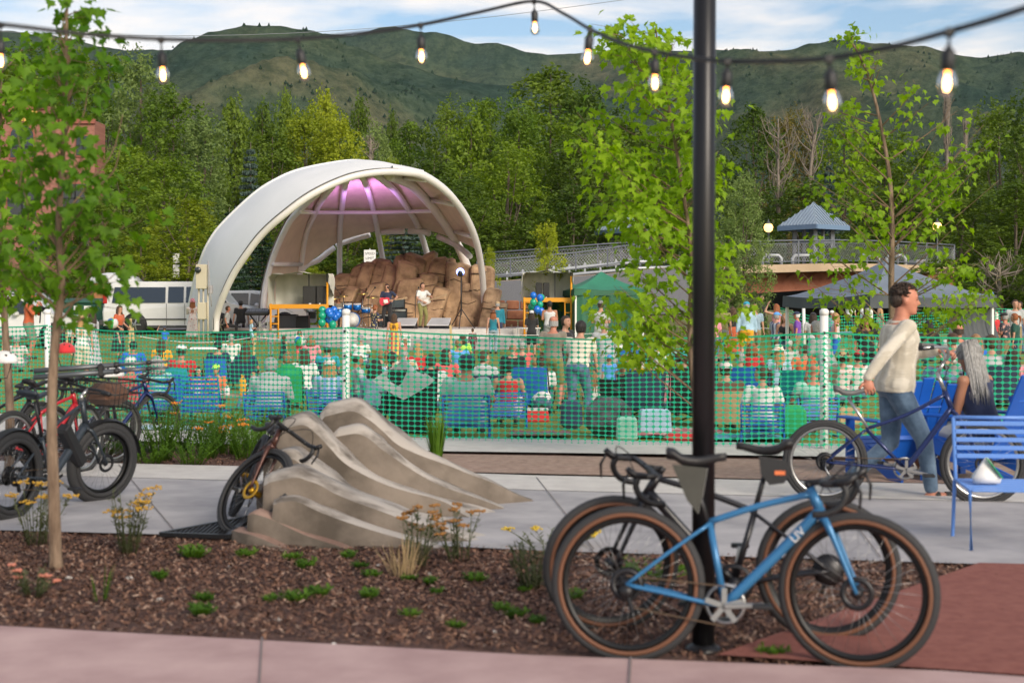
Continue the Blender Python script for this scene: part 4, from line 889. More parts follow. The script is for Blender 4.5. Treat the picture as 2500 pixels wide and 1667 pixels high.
def maple(label, trunk, rad, env, nb, leaf, seed, mt, depth=.8, cl=(5, 9), tw=5, droop=.2, up=.3, bare_twigs=()):
    """trunk: 3D points; env: rows (photo y, left px, right px) at the trunk's distance; nb branches"""
    rnd = random.Random(seed); d = trunk[0].y; t = thing('maple_tree', label, 'tree', trunk[0]); S = spline(trunk, 6)
    b = MB(); n = len(S); b.tube(S, [rad * (1 - .82 * (i / (n - 1)) ** .8) * (1.25 if i == 0 else 1) for i in range(n)], 12); b.build('trunk', M_bark2, t, True)
    def ext(py):
        for (a, l0, r0), (c, l1, r1) in zip(env, env[1:]):
            if a <= py <= c: k = (py - a) / (c - a); return lerp(l0, l1, k), lerp(r0, r1, k)
        return env[-1][1:]
    def tz(z): return min(S, key=lambda p: abs(p.z - z))
    lb, bb = MB(), MB(); y0, y1 = env[0][0], env[-1][0]; wsum = []
    for i in range(nb):
        py = y0 + (y1 - y0) * ((i + rnd.random()) / nb); l, r = ext(py); u = rnd.choice((-1, 1)) * rnd.uniform(.25, 1) ** .7; c = (l + r) / 2; px = c + u * (r - l) / 2
        e = P(px, py, d); e.y += rnd.uniform(-1, 1) * depth * (1 - .5 * abs(u)) * min(1, (r - l) / 250)
        s = tz(e.z - abs(e.x - tz(e.z).x) * rnd.uniform(.5, 1.1) - .1); mid = s.lerp(e, .55) + V((0, 0, -.06 * (e - s).length * up * 3))
        br = spline([s, mid, e], 6); m = len(br); bb.tube(br, [max(.0025, rad * .21 * (1 - .85 * k / (m - 1))) for k in range(m)], 5)
        ln = (e - s).length; k_tw = max(2, int(tw * (.5 + ln)))
        for q in range(k_tw):
            f = rnd.uniform(.35, 1); p0 = br[int(f * (m - 1))]; a = rnd.uniform(0, 6.28)
            dv = V((cos(a), sin(a), rnd.uniform(-.15, .5))); tip = p0 + dv * rnd.uniform(.06, .22) * (1 + ln * .2); bb.tube([p0, tip], [.003, .0015], 3)
            for _ in range(rnd.randint(*cl)):
                o = tip + V((rnd.gauss(0, 1), rnd.gauss(0, 1), rnd.gauss(0, .7))) * leaf * .9
                ld = V((o.x - p0.x, o.y - p0.y, -droop + rnd.uniform(-.5, .25))); ld = ld.normalized() if ld.length > .01 else V((1, 0, 0)); ld += V((rnd.uniform(-.5, .5), rnd.uniform(-.5, .5), rnd.uniform(-.3, .1)))
                mleaf(lb, o, ld, V((rnd.uniform(-.5, .5), rnd.uniform(-.6, .3), 1)).normalized(), leaf * rnd.uniform(.6, 1.15), rnd)
    for (ax, ay, cx_, cy) in bare_twigs:
        a, c = P(ax, ay, d), P(cx_, cy, d - .1); bb.tube(spline([a, a.lerp(c, .5) + V((.03, 0, -.03)), c], 4), [.007 * (1 - .09 * k) for k in range(9)], 5)
    bb.build('branches', M_twig, t, True); o = lb.build('leaves', mt, t, True); return t
D = 8.72
maple('young maple with a ridged trunk at the left, in the near mulch bed', [P(137, 1400, D), P(131, 1200, D), P(126, 1000, D), P(136, 820, D), P(150, 700, D), P(143, 560, D), P(152, 400, D), P(160, 240, D), P(162, 100, D), P(164, 5, D)], .042,
      [(10, 158, 180), (130, 132, 182), (240, 125, 195), (300, 118, 205), (380, 60, 240), (430, 5, 290), (500, -10, 300), (560, -20, 325), (640, -10, 315), (720, 60, 270)], 46, .085, 3, M_mpl, .5, (5, 8), 4,
      bare_twigs=((150, 255, 116, 110), (225, 440, 300, 280), (235, 460, 296, 352), (165, 340, 216, 205), (45, 470, 38, 300), (60, 560, 55, 450)))
D = 13.2
maple('leaning maple with a bamboo like trunk at the left edge, behind the near maple', [P(22, 1180, D), P(24, 1000, D), P(16, 860, D), P(8, 720, D), P(2, 600, D), P(-5, 450, D), P(0, 300, D), P(5, 150, D)], .048,
      [(100, -40, 40), (200, -60, 70), (330, -90, 30), (460, -100, 40), (600, -90, 110), (700, -60, 90), (745, -40, 70)], 30, .10, 5, M_mpl, .9, (6, 10), 6)
D = 14.6
maple('leafy young maple half hidden by the black pole in the middle', [P(1712, 1140, D), P(1702, 1000, D), P(1688, 880, D), P(1685, 760, D), P(1690, 640, D), P(1665, 450, D), P(1640, 300, D), P(1620, 180, D), P(1600, 70, D)], .045,
      [(45, 1475, 1560), (90, 1465, 1690), (160, 1480, 1700), (230, 1490, 1700), (262, 1380, 1790), (330, 1385, 1795), (400, 1380, 1790), (430, 1450, 1740), (520, 1450, 1760), (600, 1480, 1770), (690, 1500, 1800), (740, 1440, 1880), (790, 1480, 1940)], 78, .10, 8, M_mpl2, 1.1, (5, 9), 5)
D = 19.0
maple('thin sparse maple with upswept branches at the right, behind the walking man', [P(2190, 1030, D), P(2182, 860, D), P(2176, 700, D), P(2178, 560, D), P(2170, 420, D), P(2140, 260, D), P(2105, 150, D), P(2068, 88, D)], .06,
      [(75, 2055, 2075), (110, 2070, 2110), (190, 2060, 2170), (250, 2010, 2330), (320, 2040, 2400), (400, 1925, 2400), (470, 1950, 2400), (540, 1920, 2380), (620, 1960, 2400), (700, 1930, 2460), (760, 2000, 2340)], 48, .10, 12, M_mpl2, 1.3, (3, 6), 5, up=.1,
      bare_twigs=((2176, 640, 2440, 440), (2176, 500, 2330, 240), (2170, 560, 1930, 400), (2172, 720, 1942, 690), (2180, 640, 1990, 460)))
# ---------------------------------------------------------------- people
def skinm(n, c): return mat('skin_' + n, c, .5, col2=tuple(min(1, x * 1.15) for x in c), scale=9, spec=.35)
SK = {'f': skinm('fair', (.46, .25, .17)), 't': skinm('tan', (.36, .17, .10)), 'd': skinm('dark', (.13, .065, .04)), 'r': skinm('ruddy', (.48, .20, .13))}
M_eye = mat('eye', (.03, .02, .015), .2); M_lip = mat('lip', (.36, .10, .08), .5); M_sole = mat('shoe_dark', (.03, .028, .026), .7); M_shw = mat('shoe_white', (.6, .6, .6), .6)
HC = {'black': (.012, .010, .009), 'brown': (.055, .028, .014), 'dark': (.028, .016, .010), 'blond': (.34, .20, .085), 'grey': (.26, .25, .24), 'white': (.5, .49, .47), 'red': (.20, .065, .022), 'sand': (.22, .12, .055)}
def hairm(c): return mat('hair_' + c, HC[c], .6, col2=tuple(min(1, x * 2.1) for x in HC[c]), bump=.8, scale=26, stretch=(3, 3, .25), contrast=(.3, .8))
def cloth(name, c, c2=None, kind='noise', scale=6, bump=.25, **k):
    return mat('cloth_' + name, c, .85, col2=c2 or tuple(min(1, x * 1.25 + .005) for x in c), bump=bump, scale=scale, kind=kind, sheen=.2, **k)
def cl2(name, c, c2, scale, stretch=None, kind='wave', contrast=(.45, .55)): return cloth(name, c, c2, kind, scale, .1, stretch=stretch, contrast=contrast)
CL = dict(white=cloth('white', (.62, .62, .60)), cream=cloth('cream', (.60, .55, .45)), black=cloth('black', (.014, .014, .016)), navy=cloth('navy', (.018, .028, .07)), grey=cloth('grey', (.22, .23, .24)), lgrey=cloth('lgrey', (.40, .42, .42)),
    coral=cloth('coral', (.62, .10, .10)), red=cloth('red', (.50, .02, .025)), rust=cloth('rust', (.42, .085, .03)), orange=cloth('orange', (.68, .17, .06)), amber=cloth('amber', (.75, .36, .02)), teal=cloth('teal', (.008, .16, .22)), tealb=cloth('tealb', (.02, .30, .42)),
    aqua=cloth('aqua', (.05, .48, .52)), mint=cloth('mint', (.28, .50, .42)), lblue=cloth('lblue', (.32, .47, .58)), blue=cloth('blue', (.02, .13, .52)), sky=cloth('sky', (.10, .32, .70)), green=cloth('green', (.015, .28, .08)), dgreen=cloth('dgreen', (.01, .06, .045)), olive=cloth('olive', (.20, .19, .06)),
    sage=cloth('sage', (.17, .18, .13)), taupe=cloth('taupe', (.21, .18, .14)), tan=cloth('tan', (.40, .28, .15)), lime=cloth('lime', (.42, .75, .10)), purple=cloth('purple', (.16, .05, .34)), pink=cloth('pink', (.65, .25, .30)), maroon=cloth('maroon', (.13, .02, .04)), brown=cloth('brown', (.10, .045, .025)),
    denim=cloth('denim', (.055, .10, .19), (.14, .22, .34), scale=9), ldenim=cloth('ldenim', (.20, .30, .38), (.34, .44, .52), scale=9), khaki=cloth('khaki', (.25, .19, .10)),
    plaid=cl2('plaid', (.50, .58, .68), (.20, .38, .62), 3, (1, .3, 1)), dplaid=cl2('dplaid', (.05, .07, .16), (.42, .46, .52), 2.5, (1, .3, 1)), stripe=cl2('stripe', (.60, .60, .60), (.10, .10, .11), 4, (0, 0, 1.6)), vstripe=cl2('vstripe', (.62, .62, .62), (.25, .27, .32), 8, (1, 1, 0)),
    floral=cl2('floral', (.62, .55, .52), (.45, .10, .12), 16, kind='noise', contrast=(.58, .64)), dfloral=cl2('dfloral', (.02, .025, .07), (.60, .50, .20), 12, kind='noise', contrast=(.55, .6)), hawaii=cl2('hawaii', (.03, .035, .05), (.55, .30, .26), 11, kind='noise', contrast=(.52, .6)), tiedye=cl2('tiedye', (.30, .42, .46), (.55, .60, .58), 4, kind='noise', contrast=(.35, .65)), rainbow=cl2('rainbow', (.65, .45, .10), (.55, .06, .08), 1.6, (1.4, .2, .1)),
    pinkstripe=cl2('pinkstripe', (.62, .55, .54), (.50, .16, .18), 5, (0, 0, 1.5)))
def unit(v): return v.normalized()
def ik(a, t, l1, l2, hint):
    d = t - a; L_ = min(d.length, (l1 + l2) * .998); u = d.normalized(); t = a + u * L_
    x = (l1 * l1 - l2 * l2 + L_ * L_) / (2 * L_); h = sqrt(max(0, l1 * l1 - x * x)); q = hint - u * hint.dot(u)
    return a + u * x + (q.normalized() if q.length > 1e-5 else V((0, 0, 1))) * h, t
def skeleton(hip=(0, 0, .95), lean=2, side=0, feet=((-.10, .0, .07), (.10, .03, .07)), hands=((-.26, .03, .82), (.26, .03, .82)), yaw=0, pitch=0, kh=(0, 1, 0), eh=(0, -1, -.3), toe=None, curl=.6, hump=0, twist=0, footdir=(0, 1, 0), sh=.185):
    J = {}; P_ = V(hip); u = V((sin(R(side)), sin(R(lean)), cos(R(lean)))).normalized(); r = V((1, 0, 0)) if not twist else V((cos(R(twist)), sin(R(twist)), 0))
    r = (r - u * r.dot(u)).normalized(); f = u.cross(r)
    J['P'], J['u'], J['r'], J['f'] = P_, u, r, f; J['N'] = P_ + u * .52
    hr = Matrix.Rotation(R(yaw), 3, 'Z'); hf = hr @ V((f.x, f.y, 0)).normalized(); hu = V((0, 0, 1)) * .85 + u * .3; hrt = hf.cross(hu).normalized(); M = Matrix.Rotation(R(pitch), 3, hrt); hf = M @ hf; hu = hrt.cross(hf).normalized()
    J['hf'], J['hu'], J['hr'] = hf, hu, hrt; J['H'] = J['N'] + (u * .5 + V((0, 0, .5))) * .165 + hf * .02
    for i, s in enumerate((-1, 1)):
        shp = P_ + u * .465 + r * s * sh; h = V(hands[i]); J['S', s] = shp
        e, w_ = ik(shp, h, .285, .255, V(eh) + V((s * .35, 0, 0)) if not isinstance(eh[0], tuple) else V(eh[i])); J['E', s], J['W', s] = e, w_
        hp = P_ + V((s * .085, 0, -.06)); k, a = ik(hp, V(feet[i]), .43, .42, (V(kh) if not isinstance(kh[0], tuple) else V(kh[i])) + V((s * .12, 0, 0))); J['h', s], J['K', s], J['A', s] = hp, k, a
        J['toe', s] = V(footdir if not isinstance(footdir[0], tuple) else footdir[i]).normalized()
    J['curl'] = curl; return J
TOR = [(-.11, .10, .085, 0), (-.07, .155, .11, -.005), (0, .168, .118, -.005), (.08, .152, .105, 0), (.17, .140, .098, .005), (.27, .152, .108, .005), (.37, .172, .112, 0), (.43, .170, .098, -.005), (.475, .125, .078, -.01), (.505, .075, .062, -.01)]
def torso(b, J, t0, t1, inf=0, fem=0, wk=1, flare=0):
    rings = []
    for t, w_, d_, o in TOR:
        if t < t0 - .001 or t > t1 + .001: continue
        if fem: w_ *= {.17: .86, .08: .92, .27: .9, .37: .88, .43: .88}.get(t, 1)
        fl = flare * max(0, .2 - t)
        c = J['P'] + J['u'] * t + J['f'] * (o + (.02 * fem if t in (.27, .37) else 0)); n = 16
        rings.append([c + J['r'] * (cos(2 * pi * j / n) * (w_ * wk + inf + fl)) + J['f'] * (sin(2 * pi * j / n) * (d_ * wk + inf + fl)) for j in range(n)])
    b.loft(rings)
def limb(b, pts, rad, n=10): b.tube(pts, rad, n); [b.ell(p, q, n, 6) for p, q in zip(pts, rad)]
HEAD = [(-.120, .048, .020, .018, .016), (-.106, .044, .042, .042, .040), (-.080, .032, .054, .060, .058), (-.048, .020, .064, .070, .074), (-.012, .010, .071, .078, .088), (.03, .002, .076, .086, .098), (.064, -.002, .075, .083, .098), (.090, -.006, .064, .070, .085), (.108, -.010, .045, .050, .060), (.118, -.010, .018, .02, .025)]
def hp(J, x, y, z): return J['H'] + J['hr'] * x + J['hf'] * y + J['hu'] * z
def head(b, J, s=1):
    rings = []; n = 16
    for z, cy, rx, f, bk in HEAD:
        rings.append([hp(J, s * rx * cos(2 * pi * j / n), s * (cy + (f if sin(2 * pi * j / n) > 0 else bk) * sin(2 * pi * j / n)), s * z) for j in range(n)])
    b.loft(rings); b.tube([hp(J, 0, .084, .018), hp(J, 0, .106, -.026), hp(J, 0, .088, -.034)], [.008, .0135, .008], 7)
    for x in (-1, 1):
        b.ell(hp(J, x * .078, -.008, -.012), (.011, .020, .030), 8, 6, Matrix((J['hr'], J['hf'], J['hu'])).transposed()); b.ell(hp(J, x * .03, .076, .030), (.022, .014, .008), 8, 5, Matrix((J['hr'], J['hf'], J['hu'])).transposed())
        b.ell(hp(J, x * .038, .058, -.028), (.022, .022, .022), 8, 5)
    b.ell(hp(J, 0, .084, -.102), (.016, .014, .013), 8, 5)
    b.tube([J['N'] - J['u'] * .05 - J['f'] * .01, J['N'] + J['u'] * .02, hp(J, 0, -.012, -.06)], [.075, .056, .054], 10)
FING = [(-.030, .066, .0085), (-.010, .078, .009), (.011, .074, .009), (.031, .056, .0075)]
def hand(b, W_, d, nrm, curl, s, fing=True):
    """palm and five fingers; d along the hand, nrm out of the palm"""
    d = d.normalized(); nrm = (nrm - d * nrm.dot(d)).normalized(); x = d.cross(nrm)
    M = Matrix((x, d, nrm)).transposed(); b.ell(W_ + d * .048, (.040, .052, .017), 10, 6, M)
    if not fing: return
    for fx, l, r in FING:
        p = W_ + d * .088 + x * fx; pts = [p - d * .02, p]; a = 0; q = d
        for k in range(3):
            a += curl * (.5 + .12 * k); q = d * cos(a) + nrm * sin(a); p = p + q * l * (.45, .32, .26)[k]; pts.append(p)
        b.tube(pts, [r * 1.1, r, r * .95, r * .88, r * .7], 6)
    p = W_ + d * .03 - x * s * .036; q1 = (d * .6 - x * s * .75 + nrm * .25).normalized(); q2 = (d * .9 - x * s * .25 + nrm * (.2 + curl * .35)).normalized()
    b.tube([p - q1 * .01, p + q1 * .034, p + q1 * .034 + q2 * .028, p + q1 * .034 + q2 * .048], [.013, .0115, .0105, .008], 6)
def remesh(b, name, vox, smooth_it=3, extra=None):
    me = b.mesh('tmp'); o = bpy.data.objects.new('tmp', me); col.objects.link(o)
    m = o.modifiers.new('r', 'REMESH'); m.mode = 'VOXEL'; m.voxel_size = vox; m.use_smooth_shade = True
    s = o.modifiers.new('s', 'SMOOTH'); s.iterations = smooth_it; s.factor = .5
    dg = bpy.context.evaluated_depsgraph_get(); out = bpy.data.meshes.new_from_object(o.evaluated_get(dg)); bpy.data.objects.remove(o)
    if extra is not None and extra.v:
        n0 = len(out.vertices); vs = [v.co.copy() for v in out.vertices] + extra.v; fs = [tuple(p.vertices) for p in out.polygons] + [tuple(i + n0 for i in f) for f in extra.f]
        mi = [0] * len(out.polygons) + extra.mi; out2 = bpy.data.meshes.new(name); out2.from_pydata([tuple(p) for p in vs], [], fs); out2.polygons.foreach_set('material_index', mi); out2.polygons.foreach_set('use_smooth', [True] * len(fs)); out2.update(); out = out2
    out.name = name; return out
def mk_body(J, vox=.018, fem=0, fing=True, bare=False, face=True):
    b = MB(); torso(b, J, -.11, .51, 0, fem); head(b, J); ex = MB(); ex.smooth = True
    for s in (-1, 1):
        limb(b, [J['S', s] - J['r'] * s * .03, J['S', s], J['S', s].lerp(J['E', s], .45), J['E', s]], [.05, .050, .044, .036]); limb(b, [J['E', s], J['E', s].lerp(J['W', s], .3), J['W', s]], [.036, .037, .025])
        limb(b, [J['h', s], J['h', s].lerp(J['K', s], .4), J['K', s]], [.088, .075, .052]); limb(b, [J['K', s], J['K', s].lerp(J['A', s], .3), J['A', s]], [.052, .053, .036])
        t = J['toe', s]; a = J['A', s]; M = Matrix((t.cross(V((0, 0, 1))).normalized(), t, t.cross(V((0, 0, 1))).normalized().cross(t))).transposed(); b.ell(a + t * .055 + V((0, 0, -.035)), (.042, .125, .032), 10, 6, M); b.ell(a + V((0, 0, -.03)), (.036, .045, .04), 8, 6)
        hd = J.get(('hd', s)) or (J['W', s] - J['E', s]); nm = J.get(('hn', s)) or (J['r'] * -s + J['f'] * -.3); hand(b, J['W', s], hd, nm, J['curl'], s, False); hh = MB(); hand(hh, J['W', s], hd, nm, J['curl'], s, True)
        if fing: ex.add(hh.v, hh.f, True)
    if face:
        Mh = Matrix((J['hr'], J['hf'], J['hu'])).transposed()
        for x in (-1, 1): ex.m = 1; ex.ell(hp(J, x * .030, .0795, .008), (.010, .005, .0055), 8, 5, Mh); ex.m = 3; ex.tube([hp(J, x * .016, .088, .026), hp(J, x * .030, .090, .031), hp(J, x * .046, .080, .026)], .0026, 4)
        ex.m = 2; ex.ell(hp(J, 0, .089, -.066), (.023, .007, .008), 10, 5, Mh)
    return remesh(b, 'person_body', vox, 3, ex)
def mk_top(J, kind, vox=.018, fem=0, inf=.016):
    b = MB(); lo = -.07
    if kind == 'crop': lo = .08
    torso(b, J, lo, .475 if kind != 'tank' else .43, inf, fem)
    if kind in ('tee', 'long', 'hoodie', 'loose'):
        for s in (-1, 1):
            S_, E, W_ = J['S', s], J['E', s], J['W', s]; c0 = S_ - J['r'] * s * .05
            if kind == 'tee': limb(b, [c0, S_, S_.lerp(E, .62)], [.060, .064, .058])
            else: limb(b, [c0, S_, S_.lerp(E, .5), E], [.060, .064, .057, .052]); limb(b, [E, E.lerp(W_, .5), E.lerp(W_, .93)], [.052, .046, .037])
        if kind == 'hoodie': b.ell(J['N'] - J['f'] * .07 + J['u'] * -.01, (.13, .07, .07))
    if kind == 'tank':
        for s in (-1, 1): b.tube([J['P'] + J['u'] * .42 + J['r'] * s * .09 + J['f'] * .09, J['P'] + J['u'] * .50 + J['r'] * s * .095, J['P'] + J['u'] * .42 + J['r'] * s * .09 - J['f'] * .10], .022, 6)
    return remesh(b, 'shirt', vox, 3)
def mk_bottom(J, kind, vox=.018, fem=0):
    b = MB()
    if kind in ('dress', 'skirt', 'mini'):
        ln = {'dress': .72, 'skirt': .66, 'mini': .34}[kind]; rings = []; sit = J['h', 1].z - J['K', 1].z < .2; n = 16
        torso(b, J, -.11, .17, .018, fem)
        if not sit:
            for i in range(8): t = i / 7; c = J['P'] + V((0, 0, -.02 - ln * t)); rings.append([c + V(((.17 + .10 * t + .015 * sin(5 * j)) * cos(2 * pi * j / n), (.125 + .11 * t + .015 * sin(5 * j)) * sin(2 * pi * j / n), 0)) for j in range(n)])
            b.loft(rings)
        else:
            for s in (-1, 1): limb(b, [J['h', s], J['K', s]], [.115, .095]); limb(b, [J['K', s], J['K', s].lerp(J['A', s], .5)], [.085, .10])
    else:
        torso(b, J, -.11, .08, .016, fem)
        for s in (-1, 1):
            H_, K, A_ = J['h', s], J['K', s], J['A', s]
            if kind == 'shorts': limb(b, [H_, H_.lerp(K, .45), H_.lerp(K, .88)], [.102, .094, .082])
            else: limb(b, [H_, H_.lerp(K, .45), K], [.100, .088, .066]); limb(b, [K, K.lerp(A_, .4), K.lerp(A_, .93)], [.066, .062, .052])
    return remesh(b, 'trousers', vox, 3)
def mk_shoes(J, s):
    b = MB(); t = J['toe', s]; a = J['A', s]; x = t.cross(V((0, 0, 1))).normalized(); M = Matrix((x, t, x.cross(t))).transposed()
    b.ell(a + t * .058 + V((0, 0, -.033)), (.048, .138, .040), 12, 6, M); b.ell(a + V((0, 0, -.02)), (.044, .052, .052), 10, 6); b.ell(a + t * .058 + V((0, 0, -.058)), (.050, .140, .014), 12, 4, M); return b.mesh('shoe')
def mk_hair(J, kind):
    b = MB(); Mh = Matrix((J['hr'], J['hf'], J['hu'])).transposed(); nn = 16
    if kind in ('short', 'long', 'pony', 'bun', 'bob', 'curly', 'verylong'):
        rings = []
        for i in range(9):      # cap over the skull, open at the face
            t = i / 8; z = .128 - .20 * t; rr = sqrt(max(.02, 1 - ((z - .02) / .112) ** 2)) if z > .02 else 1 - .12 * (.02 - z) / .07
            row = []
            for j in range(nn):
                a = 2 * pi * j / nn; sf = sin(a); front = .098 if sf > 0 else .112; lim = 1.0
                if sf > .25 and z < .075: lim = .62 if z > .04 else .35      # hair line: draw in behind the face
                q = V((.086 * rr * cos(a), -.005 + front * rr * sf * (lim if sf > .25 else 1), z)); q *= 1 + .04 * noise.noise(V((cos(a) * 3, sin(a) * 3, z * 30)))
                row.append(hp(J, q.x, q.y, q.z))
            rings.append(row)
        b.loft(rings)
    if kind == 'curly':
        rnd = random.Random(1)
        for _ in range(46): a, e = rnd.uniform(0, 6.28), rnd.uniform(-.4, 1.4); q = V((cos(a) * cos(e), sin(a) * cos(e), sin(e))); (b.ell(hp(J, q.x * .095, min(q.y * .11, .07) - .01, q.z * .115 + .01), rnd.uniform(.022, .034), 6, 4))
    if kind in ('long', 'verylong', 'bob'):
        L_ = {'long': .30, 'bob': .15, 'verylong': .46}[kind]; dn = V((0, 0, -1)) * .9 - J['f'] * 0 + J['u'] * -.35
        for k in range(15):
            a = pi + (k / 14) * pi; x0 = cos(a) * .082; y0 = sin(a) * .098 * 1.0 - .005; st = hp(J, x0, y0, .04); l = L_ * (1 - .14 * abs(x0 / .08) + .05 * sin(k * 2.3)) + .06
            mid = st + dn * l * .5 + J['r'] * x0 * .35 - J['hf'] * .012; en = st + dn * l + J['r'] * x0 * .6 - J['f'] * (-.02 + .03 * (k % 2)); b.tube(spline([st + V((0, 0, .02)), mid, en], 4), [.019, .023, .025, .026, .026, .025, .023, .018, .008], 6, flat=.7)
    if kind == 'pony': p0 = hp(J, 0, -.11, .04); b.tube(spline([p0, p0 - J['hf'] * .05 + V((0, 0, -.05)), p0 - J['hf'] * .03 + V((0, 0, -.26))], 4), [.02, .03, .034, .034, .032, .028, .022, .015, .006], 8)
    if kind == 'bun': b.ell(hp(J, 0, -.08, .10), .042)
    if kind == 'fringe':
        rings = [[hp(J, .083 * cos(pi + pi * j / 12), -.005 + .103 * sin(pi + pi * j / 12), z) for j in range(13)] for z in (.03, 0, -.04, -.07)]; b.loft(rings, closed=False, cap=False)
    if kind == 'beard': b.ell(hp(J, 0, .035, -.095), (.06, .06, .05), 10, 6, Mh)
    return b.mesh('hair')
def mk_hat(J, kind):
    b = MB(); o = 0; Mh = Matrix((J['hr'], J['hf'], J['hu'])).transposed(); c = hp(J, 0, -.004, .05)
    if kind in ('cap', 'capback'):
        b.ell(c, (.090, .108, .085), 16, 6, Mh, z0=-.1); s = 1 if kind == 'cap' else -1; rows = []
        for i in range(5):
            t = i / 4; rows.append([hp(J, cos(a) * .078 * (1 - .08 * t), s * (.055 + sin(a) * .05 + t * .078 * (.35 + .65 * sin(a))), .052 - .022 * t - .012 * cos(a) ** 2 - (0 if s > 0 else .0)) for a in [pi * k / 10 for k in range(11)]])
        b.loft(rows, closed=False, cap=False); b.loft([[p + J['hu'] * .006 for p in r] for r in rows][::-1], closed=False, cap=False)
    elif kind == 'visor': b.lathe([(.088, -.02), (.09, .02)], c, 16, Mh); b.ell(hp(J, 0, .12, .04), (.07, .06, .012), 10, 4, Mh)
    else:
        br, hgt, tp = {'sun': (.215, .10, .075), 'fedora': (.16, .13, .072), 'straw': (.19, .11, .078)}[kind]
        b.lathe([(br, -.012), (br * .8, -.022), (.11, .004), (.096, .014), (.090, .06), (tp, hgt), (tp * .7, hgt + .012), (.01, hgt - .004)], c, 22, Mh); b.lathe([(br, -.016), (br * .8, -.027), (.10, -.002), (.088, 0)], c, 22, Mh)
    return b.mesh('hat')
POSES = dict(
 stand=dict(), stand2=dict(feet=((-.13, .02, .07), (.12, -.04, .07)), hands=((-.22, .12, 1.02), (.24, .06, .84))), arms=dict(hands=((-.12, .24, 1.15), (.12, .26, 1.16)), feet=((-.11, 0, .07), (.11, .05, .07)), eh=(0, -.4, -1)), cross=dict(hands=((.08, .17, 1.18), (-.06, .19, 1.14)), eh=(0, .1, -1)),
 phone=dict(hands=((-.08, .27, 1.40), (.12, .26, 1.42)), eh=(0, .2, -1), feet=((-.10, 0, .07), (.12, .06, .07))), bend=dict(lean=22, hip=(0, -.05, .93), hands=((-.24, .2, .74), (.26, .22, .78)), feet=((-.10, -.12, .07), (.12, .14, .07))), walk=dict(feet=((-.08, -.25, .10), (.08, .27, .07)), hands=((-.25, .18, .90), (.25, -.16, .86)), hip=(0, 0, .93), lean=4),
 play=dict(hands=((-.30, .24, 1.12), (.10, .22, 1.02)), eh=((-1, -.5, -.4), (1, -.5, -.3)), feet=((-.14, 0, .07), (.13, .04, .07)), curl=1.0), ball=dict(hands=((-.20, .22, 1.02), (.22, .20, 1.0)), eh=(0, -.6, -.4), pitch=-18), reach=dict(hands=((-.22, .38, 1.58), (.18, .36, 1.50)), eh=(0, .2, -1), lean=-4, pitch=15), wave=dict(hands=((-.34, .1, 1.72), (.2, .1, .95)), eh=(0, .2, -1)),
 sit=dict(hip=(0, 0, .28), lean=-6, feet=((-.13, .62, .07), (.13, .60, .07)), hands=((-.24, .30, .42), (.24, .30, .42)), kh=(0, .3, 1), eh=(0, -.6, -.6)), sitf=dict(hip=(0, 0, .28), lean=16, feet=((-.14, .52, .07), (.14, .5, .07)), hands=((-.10, .42, .50), (.10, .42, .50)), kh=(0, .3, 1), eh=(0, -.2, -.8), hump=1), sitp=dict(hip=(0, 0, .28), lean=2, feet=((-.13, .6, .07), (.13, .56, .07)), hands=((-.06, .30, .72), (.30, .25, .45)), kh=(0, .3, 1), eh=(0, -.2, -.9), yaw=-70), sitq=dict(hip=(0, 0, .28), lean=4, feet=((-.13, .6, .07), (.13, .56, .07)), hands=((-.24, .3, .45), (.2, .30, .5)), kh=(0, .3, 1), eh=(0, -.2, -.9), yaw=65),
 ground=dict(hip=(0, 0, .13), lean=8, feet=((-.20, .36, .07), (.20, .36, .07)), hands=((-.18, .32, .30), (.18, .32, .30)), kh=((-.8, 0, .6), (.8, 0, .6)), eh=(0, -.4, -.6)), lounge=dict(hip=(0, 0, .13), lean=-22, feet=((-.1, .72, .07), (.12, .66, .07)), hands=((-.26, -.28, .10), (.26, -.26, .10)), kh=(0, .2, 1), eh=(0, -1, .2)), perch=dict(hip=(0, 0, .62), lean=6, feet=((-.12, .40, .10), (.12, .42, .10)), hands=((-.28, -.02, .56), (.28, .05, .58)), kh=(0, 1, .3), eh=(0, -1, -.2)))
PTOP = {}
for k, v in POSES.items(): J = skeleton(**v); PTOP[k] = hp(J, 0, 0, .13).z
CACHE = {}
def fence_d(px):
    f = [(-420, 23.2), (119, 21.0), (845, 17.4), (2012, 16.0), (3000, 15.3)]
    for (a, p), (c, q) in zip(f, f[1:]):
        if px <= c: return p + (q - p) * (px - a) / (c - a)
    return 15.3
def cached(key, fn):
    if key not in CACHE: CACHE[key] = fn()
    return CACHE[key]
def ensure(me, n):
    while len(me.materials) < n: me.materials.append(M_eye)
    return me
def put(par, me, name, *ms):
    ensure(me, len(ms)); return mkobj(name, me, par, ms)
